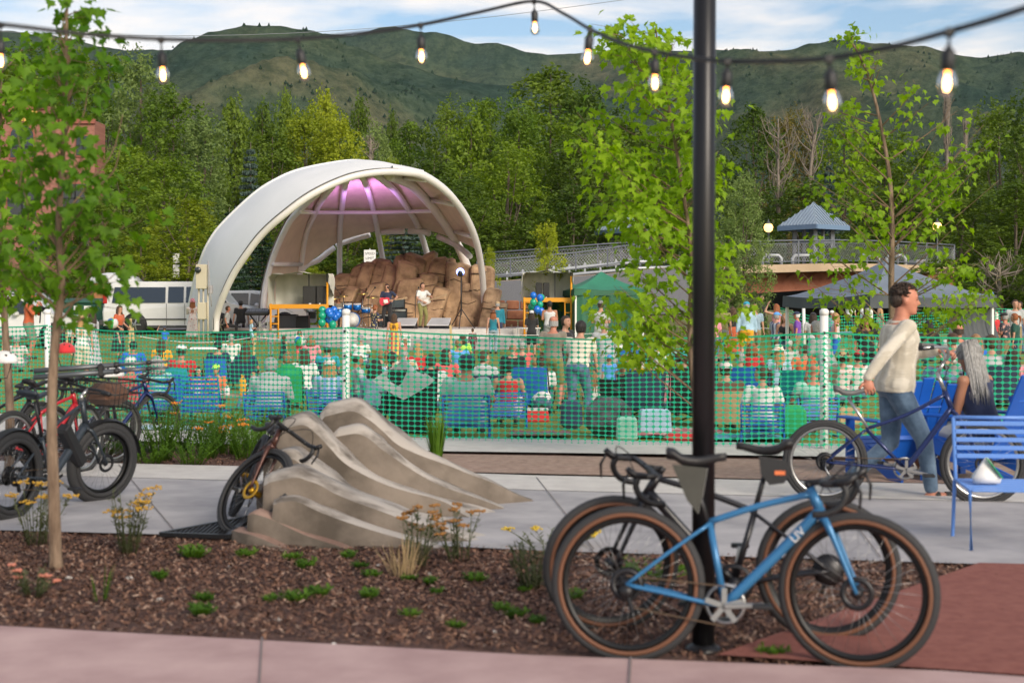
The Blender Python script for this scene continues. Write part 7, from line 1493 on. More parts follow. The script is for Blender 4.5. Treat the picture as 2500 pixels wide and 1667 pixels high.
wire = [(-330, 30, 4.9), (0, 62, 5.0), (200, 85, 5.1), (393, 98, 5.2), (560, 101, 5.35), (727, 97, 5.5), (880, 84, 5.75), (1027, 63, 6.1), (1170, 32, 6.5), (1304, 5, 6.85), (1375, 35, 6.3), (1441, 74, 5.75), (1520, 108, 5.35), (1598, 128, 5.05), (1690, 144, 4.8), (1776, 152, 4.6), (1900, 152, 4.35), (2024, 145, 4.1), (2180, 117, 3.8), (2318, 80, 3.5), (2430, 48, 3.3), (2650, -25, 3.0)]
lt = thing('string_lights', 'black festoon cable with glowing clear bulbs hung across the top of the view', 'lights', P(1250, 60, 5.5)); b = MB(); b.tube(spline([P(*q) for q in wire], 6), .0052, 7); b.tube([p + V((0, .004, .009)) for p in spline([P(*q) for q in wire], 6)], .003, 5); b.build('cable', M_black, lt, True)
for i, (wx, wy, bx, by, w_) in enumerate(((2, 62, 2, 152, 28), (393, 98, 398, 185, 30), (727, 97, 742, 178, 30), (1027, 63, 1029, 140, 27), (1304, 5, 1306, 70, 23), (1441, 74, 1434, 143, 30), (1598, 128, 1599, 205, 32), (1776, 152, 1772, 237, 35), (2024, 145, 2032, 251, 42), (2318, 80, 2312, 205, 46))):
    d = .046 * FPX / w_; a = P(wx, wy, d); c = P(bx, by, d); u = (c - a).normalized(); x, y = perp(u); M = Matrix((x, y, -u)).transposed()
    bl = MB(); bl.lathe([(.001, -.031), (.012, -.029), (.0205, -.018), (.0230, -.003), (.0205, .014), (.014, .028), (.0125, .036)], c, 16, M); bo = bl.build('bulb', M_bulb, lt, True)
    k = MB(); k.lathe([(.0140, .030), (.0165, .034), (.0175, .075), (.012, .083), (.006, .09), (.0035, .10)], c, 14, M); k.tube([c - u * .095, a], .0033, 6); k.box(a, (.022, .018, .024), bev=.004); k.v = [p - lt.location for p in k.v]; k.build('socket', M_black, bo)
    f = MB(); f.tube([c - u * .022, c - u * .008, c + u * .008, c + u * .018], [.004, .0078, .0085, .004], 8); f.v = [p - lt.location for p in f.v]; f.build('filament', M_core, bo); f = MB(); f.tube([c - u * .032, c - u * .02], [.0075, .005], 8); f.v = [p - lt.location for p in f.v]; f.build('filament_base', M_glow, bo)
# ---------------------------------------------------------------- bicycles
M_tan = mat('tan_sidewall', (.15, .062, .032), .7); M_rim = mat('rim_black', (.015, .015, .016), .4, .5); M_silv = mat('alloy', (.42, .42, .42), .3, .9); M_chain = mat('chain', (.16, .11, .075), .4, .8); M_tyreb = mat('bike_tyre', (.028, .028, .030), .75)
def bike(label, rear, front, fm, geo, R_=.35, tr=.021, lean=0, steer=0, bars='drop', side=None, rim=None, name='bicycle', spokes=14, fork=None, saddle=None, fender=False, group=None, hubm=None, seatpost=None):
    """geo: dict of (x,z) points measured from the bottom bracket foot; rear, front: ground contacts"""
    rear, front = V(rear), V(front); wb = geo['FA'][0] - geo['RA'][0]; hdg = atan2(front.y - rear.y, front.x - rear.x); u = V((cos(hdg), sin(hdg), 0)); o = rear - u * geo['RA'][0]; o.z = 0
    t = thing(name, label, 'bicycle', o, group=group); t.rotation_euler = (Matrix.Rotation(hdg, 4, 'Z') @ Matrix.Rotation(R(lean), 4, 'X')).to_euler(); g = {k: V((v[0], 0, v[1])) for k, v in geo.items() if isinstance(v, tuple)}; ax = (g['HT'] - g['HB']).normalized(); piv = g['HB']; S = Matrix.Rotation(R(steer), 3, ax)
    st = lambda p: piv + S @ (V(p) - piv)
    def stb(b): b.v = [st(p) for p in b.v]; return b
    side = side or M_tyreb; rim = rim or M_rim; Y = V((0, 1, 0)); MX = Matrix.Rotation(R(90), 3, 'X')
    b = MB(); RA, FA, BB, SC, HT, HB = (g[k] for k in ('RA', 'FA', 'BB', 'SC', 'HT', 'HB')); k = .5 if geo.get('thick') else 0
    tt = [SC, SC.lerp(HT, .5) + V((0, 0, geo.get('sag', 0))), HT - ax * .02]; b.tube(spline(tt, 5), .0155, 10); b.tube(spline([HB + ax * .01, HB.lerp(BB, .5) + V((0, 0, geo.get('dsag', 0))), BB], 5), .0235 + k * .02, 12); b.tube([SC, BB], .0165, 10); b.tube([HT + ax * .01, HB - ax * .012], .023, 12); b.tube([BB - Y * .045, BB + Y * .045], .024, 12)
    for s in (-1, 1): b.tube(spline([SC + V((0, s * .012, -.01)), SC.lerp(RA, .5) + Y * s * .045, RA + Y * s * .06], 4), .009, 8); b.tube(spline([BB + Y * s * .03 + V((-.03, 0, 0)), BB.lerp(RA, .55) + Y * s * .052, RA + Y * s * .06], 4), .0105, 8)
    b.build('frame', fm, t); b = MB()
    for s in (-1, 1): b.tube(spline([HB - ax * .02 + Y * s * .02, HB.lerp(FA, .2) + Y * s * .05 + V((.012, 0, 0)), FA + Y * s * .055], 5), [.017] * 6 + [.014, .012, .011, .010, .010], 9)
    b.tube([HB - ax * .02 - Y * .035, HB - ax * .02 + Y * .035], .02, 8); stb(b); b.build('fork', fork or fm, t)
    for c, fr in ((RA, 0), (FA, 1)):
        def fin(b): return stb(b) if fr else b
        n = 48; b = MB(); b.tube([c + V((cos(2 * pi * i / n) * (R_ - tr), 0, sin(2 * pi * i / n) * (R_ - tr))) for i in range(n)], tr, 10, closed=True); w_ = fin(b).build('wheel', M_tyreb, t)
        b = MB()
        for s in (-1, 1): b.tube([c + V((cos(2 * pi * i / n) * (R_ - tr * 1.75), s * tr * .72, sin(2 * pi * i / n) * (R_ - tr * 1.75))) for i in range(n)], tr * .48, 6, closed=True)
        fin(b).build('sidewall', side, w_); b = MB(); b.lathe([(R_ - tr * 2.0, -.012), (R_ - tr * 2.0 - .03, -.006), (R_ - tr * 2.0 - .032, 0), (R_ - tr * 2.0 - .03, .006), (R_ - tr * 2.0, .012), (R_ - tr * 2.0, -.012)], c, n, MX, False); fin(b).build('rim', rim, w_)
        b = MB()
        for i in range(spokes * 2): a = pi * i / spokes; s = (-1) ** i; a2 = a + .5 * (-1) ** (i // 2); b.tube([c + V((cos(a2) * .022, s * .026, sin(a2) * .022)), c + V((cos(a) * (R_ - tr * 2 - .02), 0, sin(a) * (R_ - tr * 2 - .02)))], .0011, 3)
        fin(b).build('spokes', M_silv, w_); b = MB(); b.lathe([(.012, -.055), (.026, -.04), (.018, -.02), (.018, .02), (.026, .04), (.012, .055)], c, 14, MX); b.lathe([(.075, .047), (.075, .05), (.05, .05), (.05, .047), (.075, .047)], c, 24, MX, False)
        if not fr: b.lathe([(.02, -.03), (.075, -.028), (.06, -.04), (.045, -.05), (.02, -.055)], c, 20, MX)
        fin(b).build('hub', hubm or M_dark, w_)
        if fender: b = MB(); rr = R_ + .018; b.loft([[c + V((cos(a) * rr, y, sin(a) * rr - abs(y) * .3)) for y in (-.045, 0, .045)] for a in [R(d_) for d_ in range(*((10, 150, 10) if fr else (30, 190, 10)))]], closed=False, cap=False); b.loft([[c + V((cos(a) * (rr - .006), y, sin(a) * (rr - .006) - abs(y) * .3)) for y in (.045, 0, -.045)] for a in [R(d_) for d_ in range(*((10, 150, 10) if fr else (30, 190, 10)))]], closed=False, cap=False); fin(b).build('mudguard', M_black, t)
    SD = g['SD']; b = MB(); b.tube([SC - (SC - BB) * .2, SD + V((0, 0, -.05))], .0135, 10); b.build('seatpost', seatpost or M_dark, t); b = MB(); rings = []
    ws = 1.45 if bars != 'drop' else 1
    for i in range(9): q = i / 8; wd = (.012 + .055 * smooth(.35, 1, q)) * ws + .006 * sin(pi * q); x = .16 - .27 * q; z = .012 * cos(q * 6) + (.015 if q > .8 else 0); rings.append([SD + V((x, cos(2 * pi * j / 12) * wd, z + sin(2 * pi * j / 12) * (.022 if sin(2 * pi * j / 12) > 0 else .03) * (.7 + .4 * q))) for j in range(12)])
    b.loft(rings); b.build('saddle', saddle or M_black, t)
    # crank, chainring, pedals, chain, rear mech (drive side is -Y)
    ca = R(geo.get('crank', 5)); cd = V((cos(ca), 0, sin(ca))); b = MB(); b.lathe([(.074, -.053), (.094, -.053), (.094, -.048), (.074, -.048), (.074, -.053)], BB, 32, MX, False); b.lathe([(.03, -.056), (.03, -.046), (.001, -.046)], BB, 12, MX)
    b.v = [V((p.x, p.y, p.z)) for p in b.v]
    for i in range(5): a = i * 2 * pi / 5 + .3; b.bar(BB - Y * .05, BB - Y * .05 + V((cos(a) * .088, 0, sin(a) * .08)), .024, .005, up=Y)
    b.build('chainring', M_silv if geo.get('silver') else M_dark, t)
    for s in (-1, 1): e = BB - Y * .065 * -s + cd * .17 * -s; b = MB(); b.bar(BB + Y * .06 * s, BB + Y * .068 * s - cd * .172 * s * 1, .024, .014, up=Y, bev=.004); cr = b.build('crank', M_silv if geo.get('silver') or 1 else M_dark, t); b = MB(); q = BB + Y * (.068 + .055) * s - cd * .172 * s; b.box(q, (.09, .085, .022), bev=.006); b.build('pedal', M_black, cr)
    cs = V((0, -.045, 0)); b = MB(); b.bar(RA + cs + V((0, 0, .04)), BB + cs + V((0, 0, .088)), .008, .006); b.bar(RA + cs + V((.02, 0, -.10)), BB + cs + V((0, 0, -.088)), .008, .006); b.build('chain', M_chain, t); b = MB(); b.bar(RA + cs * 1.3 + V((0, 0, -.02)), RA + cs * 1.3 + V((.03, 0, -.12)), .03, .02, bev=.006); b.ell(RA + cs * 1.5 + V((.0, 0, -.03)), (.035, .02, .03), 10, 6); b.build('derailleur', M_dark, t)
    # bars
    H0 = HT + ax * geo.get('stack', .03); x = V((cos(0), 0, 0)); sx = geo.get('reach', .09); C0 = H0 + V((sx, 0, geo.get('rise', .015))); b = MB(); b.tube([HT, H0 + ax * .015], .017, 10); b.tube([H0, C0], .015, 10); stb(b); b.build('stem', M_dark if bars == 'drop' else M_silv, t); b = MB(); w_ = .21
    if bars == 'drop':
        prof = [(0, 0), (0, .12), (.01, .19), (.05, .205), (.095, .212), (.112, .218, -.04), (.085, .225, -.095), (.03, .232, -.125), (-.03, .235, -.13)]
        for s in (-1, 1): b.tube(spline([C0 + V((p[0], s * p[1], p[2] if len(p) > 2 else 0)) for p in prof], 4), .0155, 9)
        stb(b); b.build('handlebar', M_black, t)
        for s in (-1, 1):
            h = MB(); q = C0 + V((.10, s * .215, .0)); h.tube([q + V((-.04, 0, .005)), q + V((.02, 0, .012)), q + V((.055, 0, .045))], [.016, .018, .015], 8); h.tube([q + V((.045, 0, .03)), q + V((.075, s * .01, -.03)), q + V((.07, s * .012, -.10))], [.006, .008, .005], 6); stb(h); h.build('brake_lever', M_dark, t)
    elif bars == 'flat':
        b.tube([C0 + V((-.05, -.32, .01)), C0 + V((-.01, -.16, .01)), C0, C0 + V((-.01, .16, .01)), C0 + V((-.05, .32, .01))], .013, 8); stb(b); b.build('handlebar', M_dark, t)
        for s in (-1, 1): h = MB(); h.tube([C0 + V((-.03, s * .22, .01)), C0 + V((-.052, s * .33, .01))], .018, 10); stb(h); h.build('grip', M_black, t)
    else:
        for s in (-1, 1): b.tube(spline([C0, C0 + V((.02, s * .08, .05)), C0 + V((-.02, s * .2, .12)), C0 + V((-.16, s * .29, .13)), C0 + V((-.24, s * .30, .12))], 4), .0125, 8)
        stb(b); b.build('handlebar', M_silv, t)
        for s in (-1, 1): h = MB(); h.tube([C0 + V((-.13, s * .28, .13)), C0 + V((-.25, s * .30, .12))], .018, 10); stb(h); h.build('grip', M_black, t)
    b = MB()
    for s in (-1, 1): b.tube(spline([st(C0 + V((.1, s * .2, .0))), st(C0 + V((.12, s * .08, .09))), st(H0 + V((.06, 0, -.03))), HB + V((.02, s * .02, -.02))], 5), .0028, 5)
    b.build('cable', M_black, t); t['_g'] = 1; return t, g, st
GB = dict(RA=(-.44, .354), FA=(.585, .354), BB=(0, .275), SC=(-.07, .645), HT=(.38, .80), HB=(.425, .70), SD=(-.155, .93), crank=4, reach=.08)
M_bl = mat('bike_blue', (.035, .17, .36), .3, .2, spec=.6); M_bk = mat('bike_black', (.018, .018, .022), .3, .2, spec=.6); M_bn = mat('bike_navy', (.01, .022, .10), .25, .3, spec=.7); M_brn = mat('bike_brown', (.075, .03, .022), .3, .4); M_rd = mat('bike_red', (.42, .012, .02), .3, spec=.6); M_eb = mat('ebike_slate', (.035, .045, .058), .4, .3)
bb_, g_, st_ = bike('blue drop bar gravel bike with tan tyre walls, nearest, leaning on the black pole', G(1530, 6.47), G(2100, 6.27), M_bl, dict(GB, silver=1), .354, .024, lean=-6, steer=-9, side=M_tan)
Mfl = Matrix(((1, 0, 0), (0, 0, -1), (0, 1, 0))); tl = (g_['BB'] - g_['HB']).normalized(); Mt = Matrix((-tl, Mfl @ V((0, 1, 0)), V((0, -1, 0)))).transposed()
Mt = Matrix((-tl, V((0, -1, 0)).cross(-tl), V((0, -1, 0)))).transposed(); text(bb_, 'LIV', .055, Mt, g_['HB'].lerp(g_['BB'], .24) + V((0, -.026, 0)), bb_, M_white, depth=.001)
GK = dict(GB, SD=(-.17, .93), SC=(-.10, .62), HT=(.37, .79), crank=100, RA=(-.45, .345), FA=(.60, .345))
bk, g_, st_ = bike('black drop bar gravel bike with tan tyre walls behind the blue one, facing left', G(2023, 6.86), G(1470, 7.02), M_bk, GK, .348, .023, lean=5, steer=22, side=M_tan)
def bag(par, pts, w_, m, name, h=None): b = MB(); M = Matrix(((1, 0, 0), (0, 0, 1), (0, 1, 0))); b.prism(pts, w_, M, (0, -w_ / 2, 0)); return b.build(name, m, par)
bag(bk, [(-.25, .87), (-.12, .89), (-.13, .80), (-.17, .75), (-.24, .76), (-.28, .82)], .08, M_black, 'saddle_bag'); b = MB(); b.box((-.22, .043, .81), (.05, .004, .02)); b.build('bag_logo', CL['orange'], bk); b = MB(); b.box((-.22, -.043, .81), (.05, .004, .02)); b.build('bag_logo', CL['orange'], bk)
bag(bb_, [(-.08, .885), (-.24, .90), (-.17, .74), (-.12, .68), (-.10, .76)], .07, cloth('bag_dark', (.05, .05, .042)), 'saddle_bag')
GN = dict(RA=(-.653, .345), FA=(.62, .345), BB=(0, .29), SC=(-.32, .62), HT=(.315, .93), HB=(.37, .79), SD=(-.47, .93), sag=-.04, dsag=.0, crank=-12, silver=1, stack=.16, reach=.05, rise=.10)
nb, g_, st_ = bike('navy crank forward cruiser bicycle pushed by the man in the cream sweater', G(2014, 11.85), G(2390, 11.7), M_bn, GN, .35, .026, lean=1, steer=0, bars='cruiser', saddle=mat('grey_vinyl', (.13, .13, .13), .5), rim=M_silv, fork=M_bn, seatpost=M_silv)
b = MB(); b.tube([(-.653, -.07, .345), (-.66, -.12, .30), (-.58, -.15, .17)], .006, 5); b.build('kickstand', M_silv, nb)
br_, g_, st_ = bike('brown drop bar bike leaning on the left end of the rock sculpture', G(560, 10.95), G(572, 9.9), M_brn, dict(GB, SD=(-.15, .76)), .35, .023, lean=-24, steer=32, hubm=mat('gold_hub', (.55, .30, .02), .3, .6))
GE = dict(RA=(-.47, .35), FA=(.63, .35), BB=(0, .28), SC=(-.13, .62), HT=(.36, .86), HB=(.42, .66), SD=(-.23, .95), thick=1, crank=-30, stack=.05, reach=.06, rise=.06)
eb, g_, st_ = bike('slate electric bike with fat tyres and a loaded front basket at the left', G(22, 10.75), G(232, 11.75), M_eb, GE, .35, .045, lean=3, steer=-16, bars='flat', fender=True, saddle=mat('saddle_slate', (.03, .04, .055), .45)); text(eb, 'Momentum', .04, XZ(), g_['SD'] + V((-.05, -.085, 0)), eb, M_white, depth=.001) if 0 else None
b = MB(); b.box((.25, 0, .52), (.40, .10, .11), Euler((0, R(52), 0)), .02); b.build('battery', M_black, eb)
# front basket, tripod strapped on it
b = MB(); c = V((.70, 0, .92))
for z, k in ((-.13, .85), (0, .95), (.10, 1)): b.tube([c + V((x * k, y * k, z)) for x, y in ((-.17, -.2), (.2, -.2), (.2, .2), (-.17, .2))], .008, 5, closed=True)
for i in range(7):
    for s in (-1, 1): b.tube([c + V((-.15 + .055 * i, s * .17, -.13)), c + V((-.17 + .062 * i, s * .2, .10))], .004, 4)
b.build('front_basket', M_black, eb); softbox('dark red canvas bag in the basket of the slate electric bike', 'canvas_bag', 'bag', eb.matrix_basis @ (c + V((0, 0, -.10))), (.26, .28, .18), CL['brown'], .05, handle=False, rz=58)
tp = thing('tripod', 'folded grey tripod strapped across the basket of the slate electric bike', 'tripod', eb.matrix_basis @ V((.55, -.06, 1.10))); tp.rotation_euler = (0, R(-4), R(10)); b = MB()
for y, z in ((-.035, 0), (.035, 0), (0, .05)): b.tube([(-.55, y, z), (.1, y, z)], .022, 8); b.tube([(.1, y, z), (.36, y, z)], .014, 8); b.tube([(.36, y, z), (.52, y, z)], .01, 8)
b.build('legs', mat('tripod_grey', (.12, .13, .14), .4, .5), tp); b = MB()
for y, z in ((-.035, 0), (.035, 0), (0, .05)): b.ell((.1, y, z), (.035, .026, .026), 10, 6); b.ell((.36, y, z), (.03, .02, .02), 10, 6)
b.box((-.02, 0, .015), (.05, .12, .12), bev=.02); b.build('clamps', M_black, tp)
for lb, px, d, fm, bars, st_a in (('red road bike with a white helmet on its bar at the left', 20, 12.9, M_rd, 'drop', 8), ('black flat bar bike behind the left maple trunk', 112, 13.7, M_bk, 'flat', -12), ('dark bike with a pale saddle farthest back in the left row', -95, 13.2, M_bk, 'drop', 4), ('blue patterned bike behind the basket of the electric bike', 205, 15.0, M_bn, 'drop', -8)):
    g0 = G(px, d); a = R(68 if px < 200 else 60); bike(lb, g0, g0 + V((cos(a), sin(a), 0)), fm, GB, .345, .02, lean=4, steer=st_a, bars=bars, rim=M_silv, group='bikes parked in a row at the left')
def helmet(label, c, m, rz): t = thing('helmet', label, 'helmet', c, R(rz)); b = MB(); b.ell((0, 0, 0), (.10, .14, .095), 18, 8, z0=-.15); b.build('shell', m, t); b = MB(); [b.box((x, y, .078 - abs(x) * .35 - abs(y) * .18), (.014, .07, .03), bev=.005) for x in (-.05, 0, .05) for y in (-.06, .04)]; b.build('vents', M_black, t); b = MB(); b.tube([(-.08, 0, -.02), (-.05, .02, -.15), (.05, .02, -.15), (.08, 0, -.02)], .005, 4); b.build('strap', M_black, t)
helmet('white bicycle helmet hung on a bike at the left edge', P(10, 882, 12.6), M_white, 60); helmet('white vented helmet hanging beside the electric bike basket', P(270, 915, 12.9), M_white, -30); helmet('small red and white helmet between the handlebars at the left', P(160, 858, 14.6), CL['red'], 10)
# ---------------------------------------------------------------- rock sculpture (ridged)
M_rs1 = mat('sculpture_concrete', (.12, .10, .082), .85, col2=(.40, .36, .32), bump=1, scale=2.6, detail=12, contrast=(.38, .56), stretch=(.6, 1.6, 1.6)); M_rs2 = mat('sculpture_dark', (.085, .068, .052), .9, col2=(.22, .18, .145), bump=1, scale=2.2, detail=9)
M_rs3 = mat('sculpture_red', (.20, .12, .09), .9, col2=(.36, .24, .19), bump=.5, scale=2.4, detail=9)
rk = thing('rock_sculpture', 'pale concrete boulder with eight flowing ridges between the path and the mulch', 'boulder', G(930, 10.4))
def ridge_(pts, w_, m, z1=.0):
    S = spline([P(*q) for q in pts], 8); b = MB(); n = len(S); rings = []
    for i, p in enumerate(S):
        t_ = (S[min(i + 1, n - 1)] - S[max(i - 1, 0)]); t_.z = 0; t_.normalize(); x = V((t_.y, -t_.x, 0)); q = i / (n - 1); ww = w_ * (1.12 + .12 * sin(pi * q) - .28 * q); top = max(p.z, .015); ring = []
        prof = [(-1.16, -.04), (-1.08, top * .35), (-1.03, top * .7), (-.97, top * .9), (-.78, top - .008), (-.2, top - .022), (.25, top + .004), (.74, top - .01), (.95, top * .9), (1.03, top * .65), (1.08, top * .3), (1.14, -.04)]
        for a, z in prof: v = V((p.x, p.y, 0)) + x * (a * ww); v.z = z; v += V((noise.noise(v * 3 + V((w_ * 50, 0, 0))), noise.noise(v * 3.3 + V((0, 9, 0))), noise.noise(v * 2.6 + V((5, 0, 0))) * .8)) * .028; ring.append(v)
        rings.append(ring)
    r0 = [v.lerp(sum(rings[0], V((0, 0, 0))) / 12, .10) + (rings[0][6] - rings[1][6]).normalized() * .05 for v in rings[0]]; r0 = [V((a.x, a.y, min(a.z, c.z * .93))) for a, c in zip(r0, rings[0])]
    rg = [r0] + rings; b.loft([r[3:9] for r in rg], closed=False, cap=False); b.quad(*r0[::-1]); b.m = 1; b.loft([r[:4] for r in rg], closed=False, cap=False); b.loft([r[8:] for r in rg], closed=False, cap=False); b.build('ridge', [m, M_rs2], rk, True)  # side faces in the darker material: brown staining, plus shade put into the colour
ridge_([(806, 984, 11.6), (865, 970, 11.6), (905, 994, 11.6), (955, 1040, 11.6), (1036, 1097, 11.6), (1178, 1165, 11.7), (1303, 1226, 11.87)], .20, M_rs1)
ridge_([(830, 1040, 11.2), (880, 1034, 11.2), (915, 1058, 11.2), (960, 1096, 11.2), (1036, 1151, 11.25), (1143, 1201, 11.3), (1245, 1246, 11.38)], .15, M_rs1)
ridge_([(700, 1018, 10.9), (748, 1006, 10.9), (785, 1034, 10.9), (825, 1078, 10.9), (893, 1140, 10.9), (1000, 1187, 10.95), (1125, 1230, 11.0), (1215, 1270, 10.85)], .19, M_rs1)
ridge_([(668, 1104, 10.45), (720, 1094, 10.45), (750, 1110, 10.45), (795, 1142, 10.45), (857, 1183, 10.45), (964, 1237, 10.5), (1110, 1280, 10.5), (1230, 1300, 10.25)], .18, M_rs1)
ridge_([(668, 1150, 9.95), (722, 1136, 9.95), (760, 1148, 9.95), (821, 1178, 9.95), (928, 1223, 9.9), (1036, 1266, 9.85), (1150, 1305, 9.8), (1252, 1334, 9.64)], .17, M_rs1)
ridge_([(640, 1240, 9.75), (680, 1255, 9.7), (750, 1288, 9.62), (820, 1315, 9.54), (878, 1342, 9.5)], .11, M_rs3); ridge_([(597, 1285, 9.78), (640, 1300, 9.65), (690, 1325, 9.55), (730, 1343, 9.48)], .09, M_rs3)
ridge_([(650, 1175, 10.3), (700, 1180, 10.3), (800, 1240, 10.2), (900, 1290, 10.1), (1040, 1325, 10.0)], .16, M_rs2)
ridge_([(690, 1208, 9.72), (735, 1206, 9.72), (800, 1232, 9.7), (890, 1270, 9.66), (1000, 1308, 9.6), (1090, 1338, 9.52)], .13, M_rs1)
dg_ = thing('drain_grate', 'dark steel slotted wedge grate under the leaning brown bike', 'grate', G(480, 9.85)); q0, q1, q2 = [P(*q) - dg_.location for q in ((392, 1320, 9.9), (557, 1331, 9.7), (615, 1290, 10.35))]; b = MB()
q2.z = .10; q1.z = .06; q0.z = .045
for a, c in ((q0, q1), (q1, q2), (q2, q0)): b.bar(a, c, .035, .03)
for k in range(1, 16): b.bar(q0.lerp(q1, k / 16), q0.lerp(q2, k / 16), .008, .02)
b.build('grating', M_dark, dg_)
# ---------------------------------------------------------------- adirondack chairs and steel chair
def adir(label, loc, rz):
    t = thing('adirondack_chair', label, 'chair', loc, R(rz), 'blue adirondack chairs by the fence'); lean = .32
    for k in range(5): x = (k - 2) * .115; h = .98 - abs(k - 2) * .03; a = V((x, -.22, .22)); c = V((x * 1.12, -.22 - lean * .95, h)); b = MB(); b.bar(a, c, .118, .02, up=V((0, 1, .3)), bev=.004); b.build('back_slat', M_blueb, t)
    for z, y in ((.42, -.31), (.72, -.415)): b = MB(); b.box((0, y, z), (.62 if z < .5 else .58, .03, .06), Euler((R(-18), 0, 0)), .005); b.build('cleat', M_blueb, t)
    b = MB()
    for k in range(5): b.box((0, -.16 + k * .11, .25 + k * .028), (.56, .095, .02), Euler((R(14), 0, 0)), .004)
    b.build('seat', M_blueb, t)
    for s in (-1, 1): b = MB(); b.box((s * .37, .02, .57), (.13, .74, .022), bev=.008); b.build('armrest', M_blueb, t); b = MB(); b.bar((s * .31, .33, 0), (s * .31, .33, .56), .09, .025); b.build('leg', M_blueb, t); b = MB(); b.bar((s * .29, .36, .36), (s * .29, -.52, .02), .025, .12); b.build('leg', M_blueb, t)
    return t
ad1 = adir('blue adirondack chair behind the man pushing the navy bicycle', G(2190, 13.6), 18); ad2 = adir('blue adirondack chair at the right edge with the grey haired woman in it', G(2392, 13.2), 44); ad2.scale = (1.12,) * 3
sc_ = thing('steel_chair', 'light blue steel slatted lounge chair at the bottom right edge', 'chair', G(2450, 9.75), R(-6)); M_lb = mat('steel_light_blue', (.13, .28, .68), .35)
for k in range(5): b = MB(); b.box((0, .02 + .012 * k, .60 + .055 * k), (.62, .014, .032), bev=.004); b.build('back_slat', M_lb, sc_)
b = MB(); [b.box((0, -.02 - .085 * k, .44 - .004 * k), (.62, .07, .014), bev=.004) for k in range(6)]; b.build('seat', M_lb, sc_); b = MB()
for s in (-1, 1): b.tube([(s * .32, .08, .86), (s * .32, .0, .44), (s * .32, -.46, .42), (s * .32, -.50, .02), (s * .32, .1, .02), (s * .32, .03, .44)], .013, 8)
b.tube([(-.32, .08, .86), (.32, .08, .86)], .013, 8); b.tube([(-.32, -.5, .02), (.32, -.5, .02)], .013, 8); b.build('frame', M_lb, sc_)
cn = thing('snack_bag', 'white and green cone shaped snack bag on the light blue steel chair', 'bag', sc_.location + V((-.19, -.22, .445))); b = MB(); b.loft([[V((x * k, y * k2, z)) for x, y in ((-.09, -.03), (.09, -.03), (.09, .03), (-.09, .03))] for z, k, k2 in ((0, .9, 1), (.04, 1, 1.2), (.10, .6, .8), (.17, .08, .3))]); b.build('wrapper', M_white, cn); b = MB(); b.bar((-.01, -.035, .17), (.09, -.04, .04), .035, .006); b.build('stripe', CL['green'], cn)
# ---------------------------------------------------------------- the man with the bicycle
def figure(label, loc, rz, sc3, J, skin, top, tc, bot, bc, hair, hc, shoes=None, vox=.011, fem=0, cat='person'):
    t = thing('person', label, cat, loc, R(rz)); t.scale = sc3; put(t, mk_body(J, vox, fem), 'body', SK[skin], M_eye, M_lip, hairm(hc)); o = put(t, mk_top(J, top, vox, fem, .03 if top == 'long' else .018), {'long': 'sweater', 'tank': 'tank_top'}[top], tc); put(t, mk_bottom(J, bot, vox, fem), 'jeans' if bot == 'pants' else 'shorts', bc)
    if hair: put(t, mk_hair(J, hair), 'hair', hairm(hc))
    if shoes:
        for s in (-1, 1): put(t, mk_shoes(J, s), 'shoe', shoes)
    return t
ML = V((2192, 12.15, 0)); Jm = skeleton(hip=(0, -.02, .93), lean=5, feet=((-.09, -.33, .155), (.09, .22, .065)), hands=((.16, .25, 1.20), (.32, -.35, .925)), kh=((0, 1, .2), (0, 1, 0)), eh=((-.5, -.3, -1), (.5, -.8, .1)), yaw=-7, pitch=-6, curl=1.25, footdir=((0, .55, -.8), (0, 1, 0)), sh=.19); Jm['hd', 1] = V((.1, .25, -1)); Jm['hn', 1] = V((-1, .2, 0)); Jm['hd', -1] = V((.6, .8, -.1)); Jm['hn', -1] = V((0, 0, -1))
M_knit = cloth('knit', (.52, .47, .38), (.62, .57, .48), 'wave', 26, .35, stretch=(.15, .15, 1)); M_jean = cloth('jean', (.03, .065, .12), (.13, .20, .29), scale=5, bump=.4)
man = figure('man in a cream sweater and blue jeans pushing the navy bicycle', G(ML.x, ML.y), -90, (1.2, 1.17, 1.05), Jm, 'r', 'long', M_knit, 'pants', M_jean, None, 'dark')
b = MB(); Mh = Matrix((Jm['hr'], Jm['hf'], Jm['hu'])).transposed(); rr = random.Random(2); b.ell(hp(Jm, 0, -.026, .050), (.080, .090, .074), 18, 9, Mh, z0=-.2); b.ell(hp(Jm, 0, -.055, .0), (.077, .060, .075), 14, 8, Mh)
for _ in range(520):
    a, e = rr.uniform(0, 6.28), rr.uniform(-.25, 1.5); q = V((cos(a) * cos(e) * .082, sin(a) * cos(e) * .100 - .018, sin(e) * .085 + .045))
    if q.y > .015 and q.z < .078 - .3 * max(0, .05 - q.y): continue
    dv = V((q.x * 3, .25 + q.y * 2, 1.0 if q.z > .07 else .0)).normalized(); b.tube([hp(Jm, *q), hp(Jm, *(q + dv * rr.uniform(.010, .020)))], [.0065, .0015], 4)
b.build('hair', hairm('dark'), man); b = MB(); b.lathe([(.086, -.012), (.090, .0), (.084, .014), (.078, 0), (.086, -.012)], Jm['N'] + V((0, .0, -.022)), 20); b.build('collar', M_knit, man)
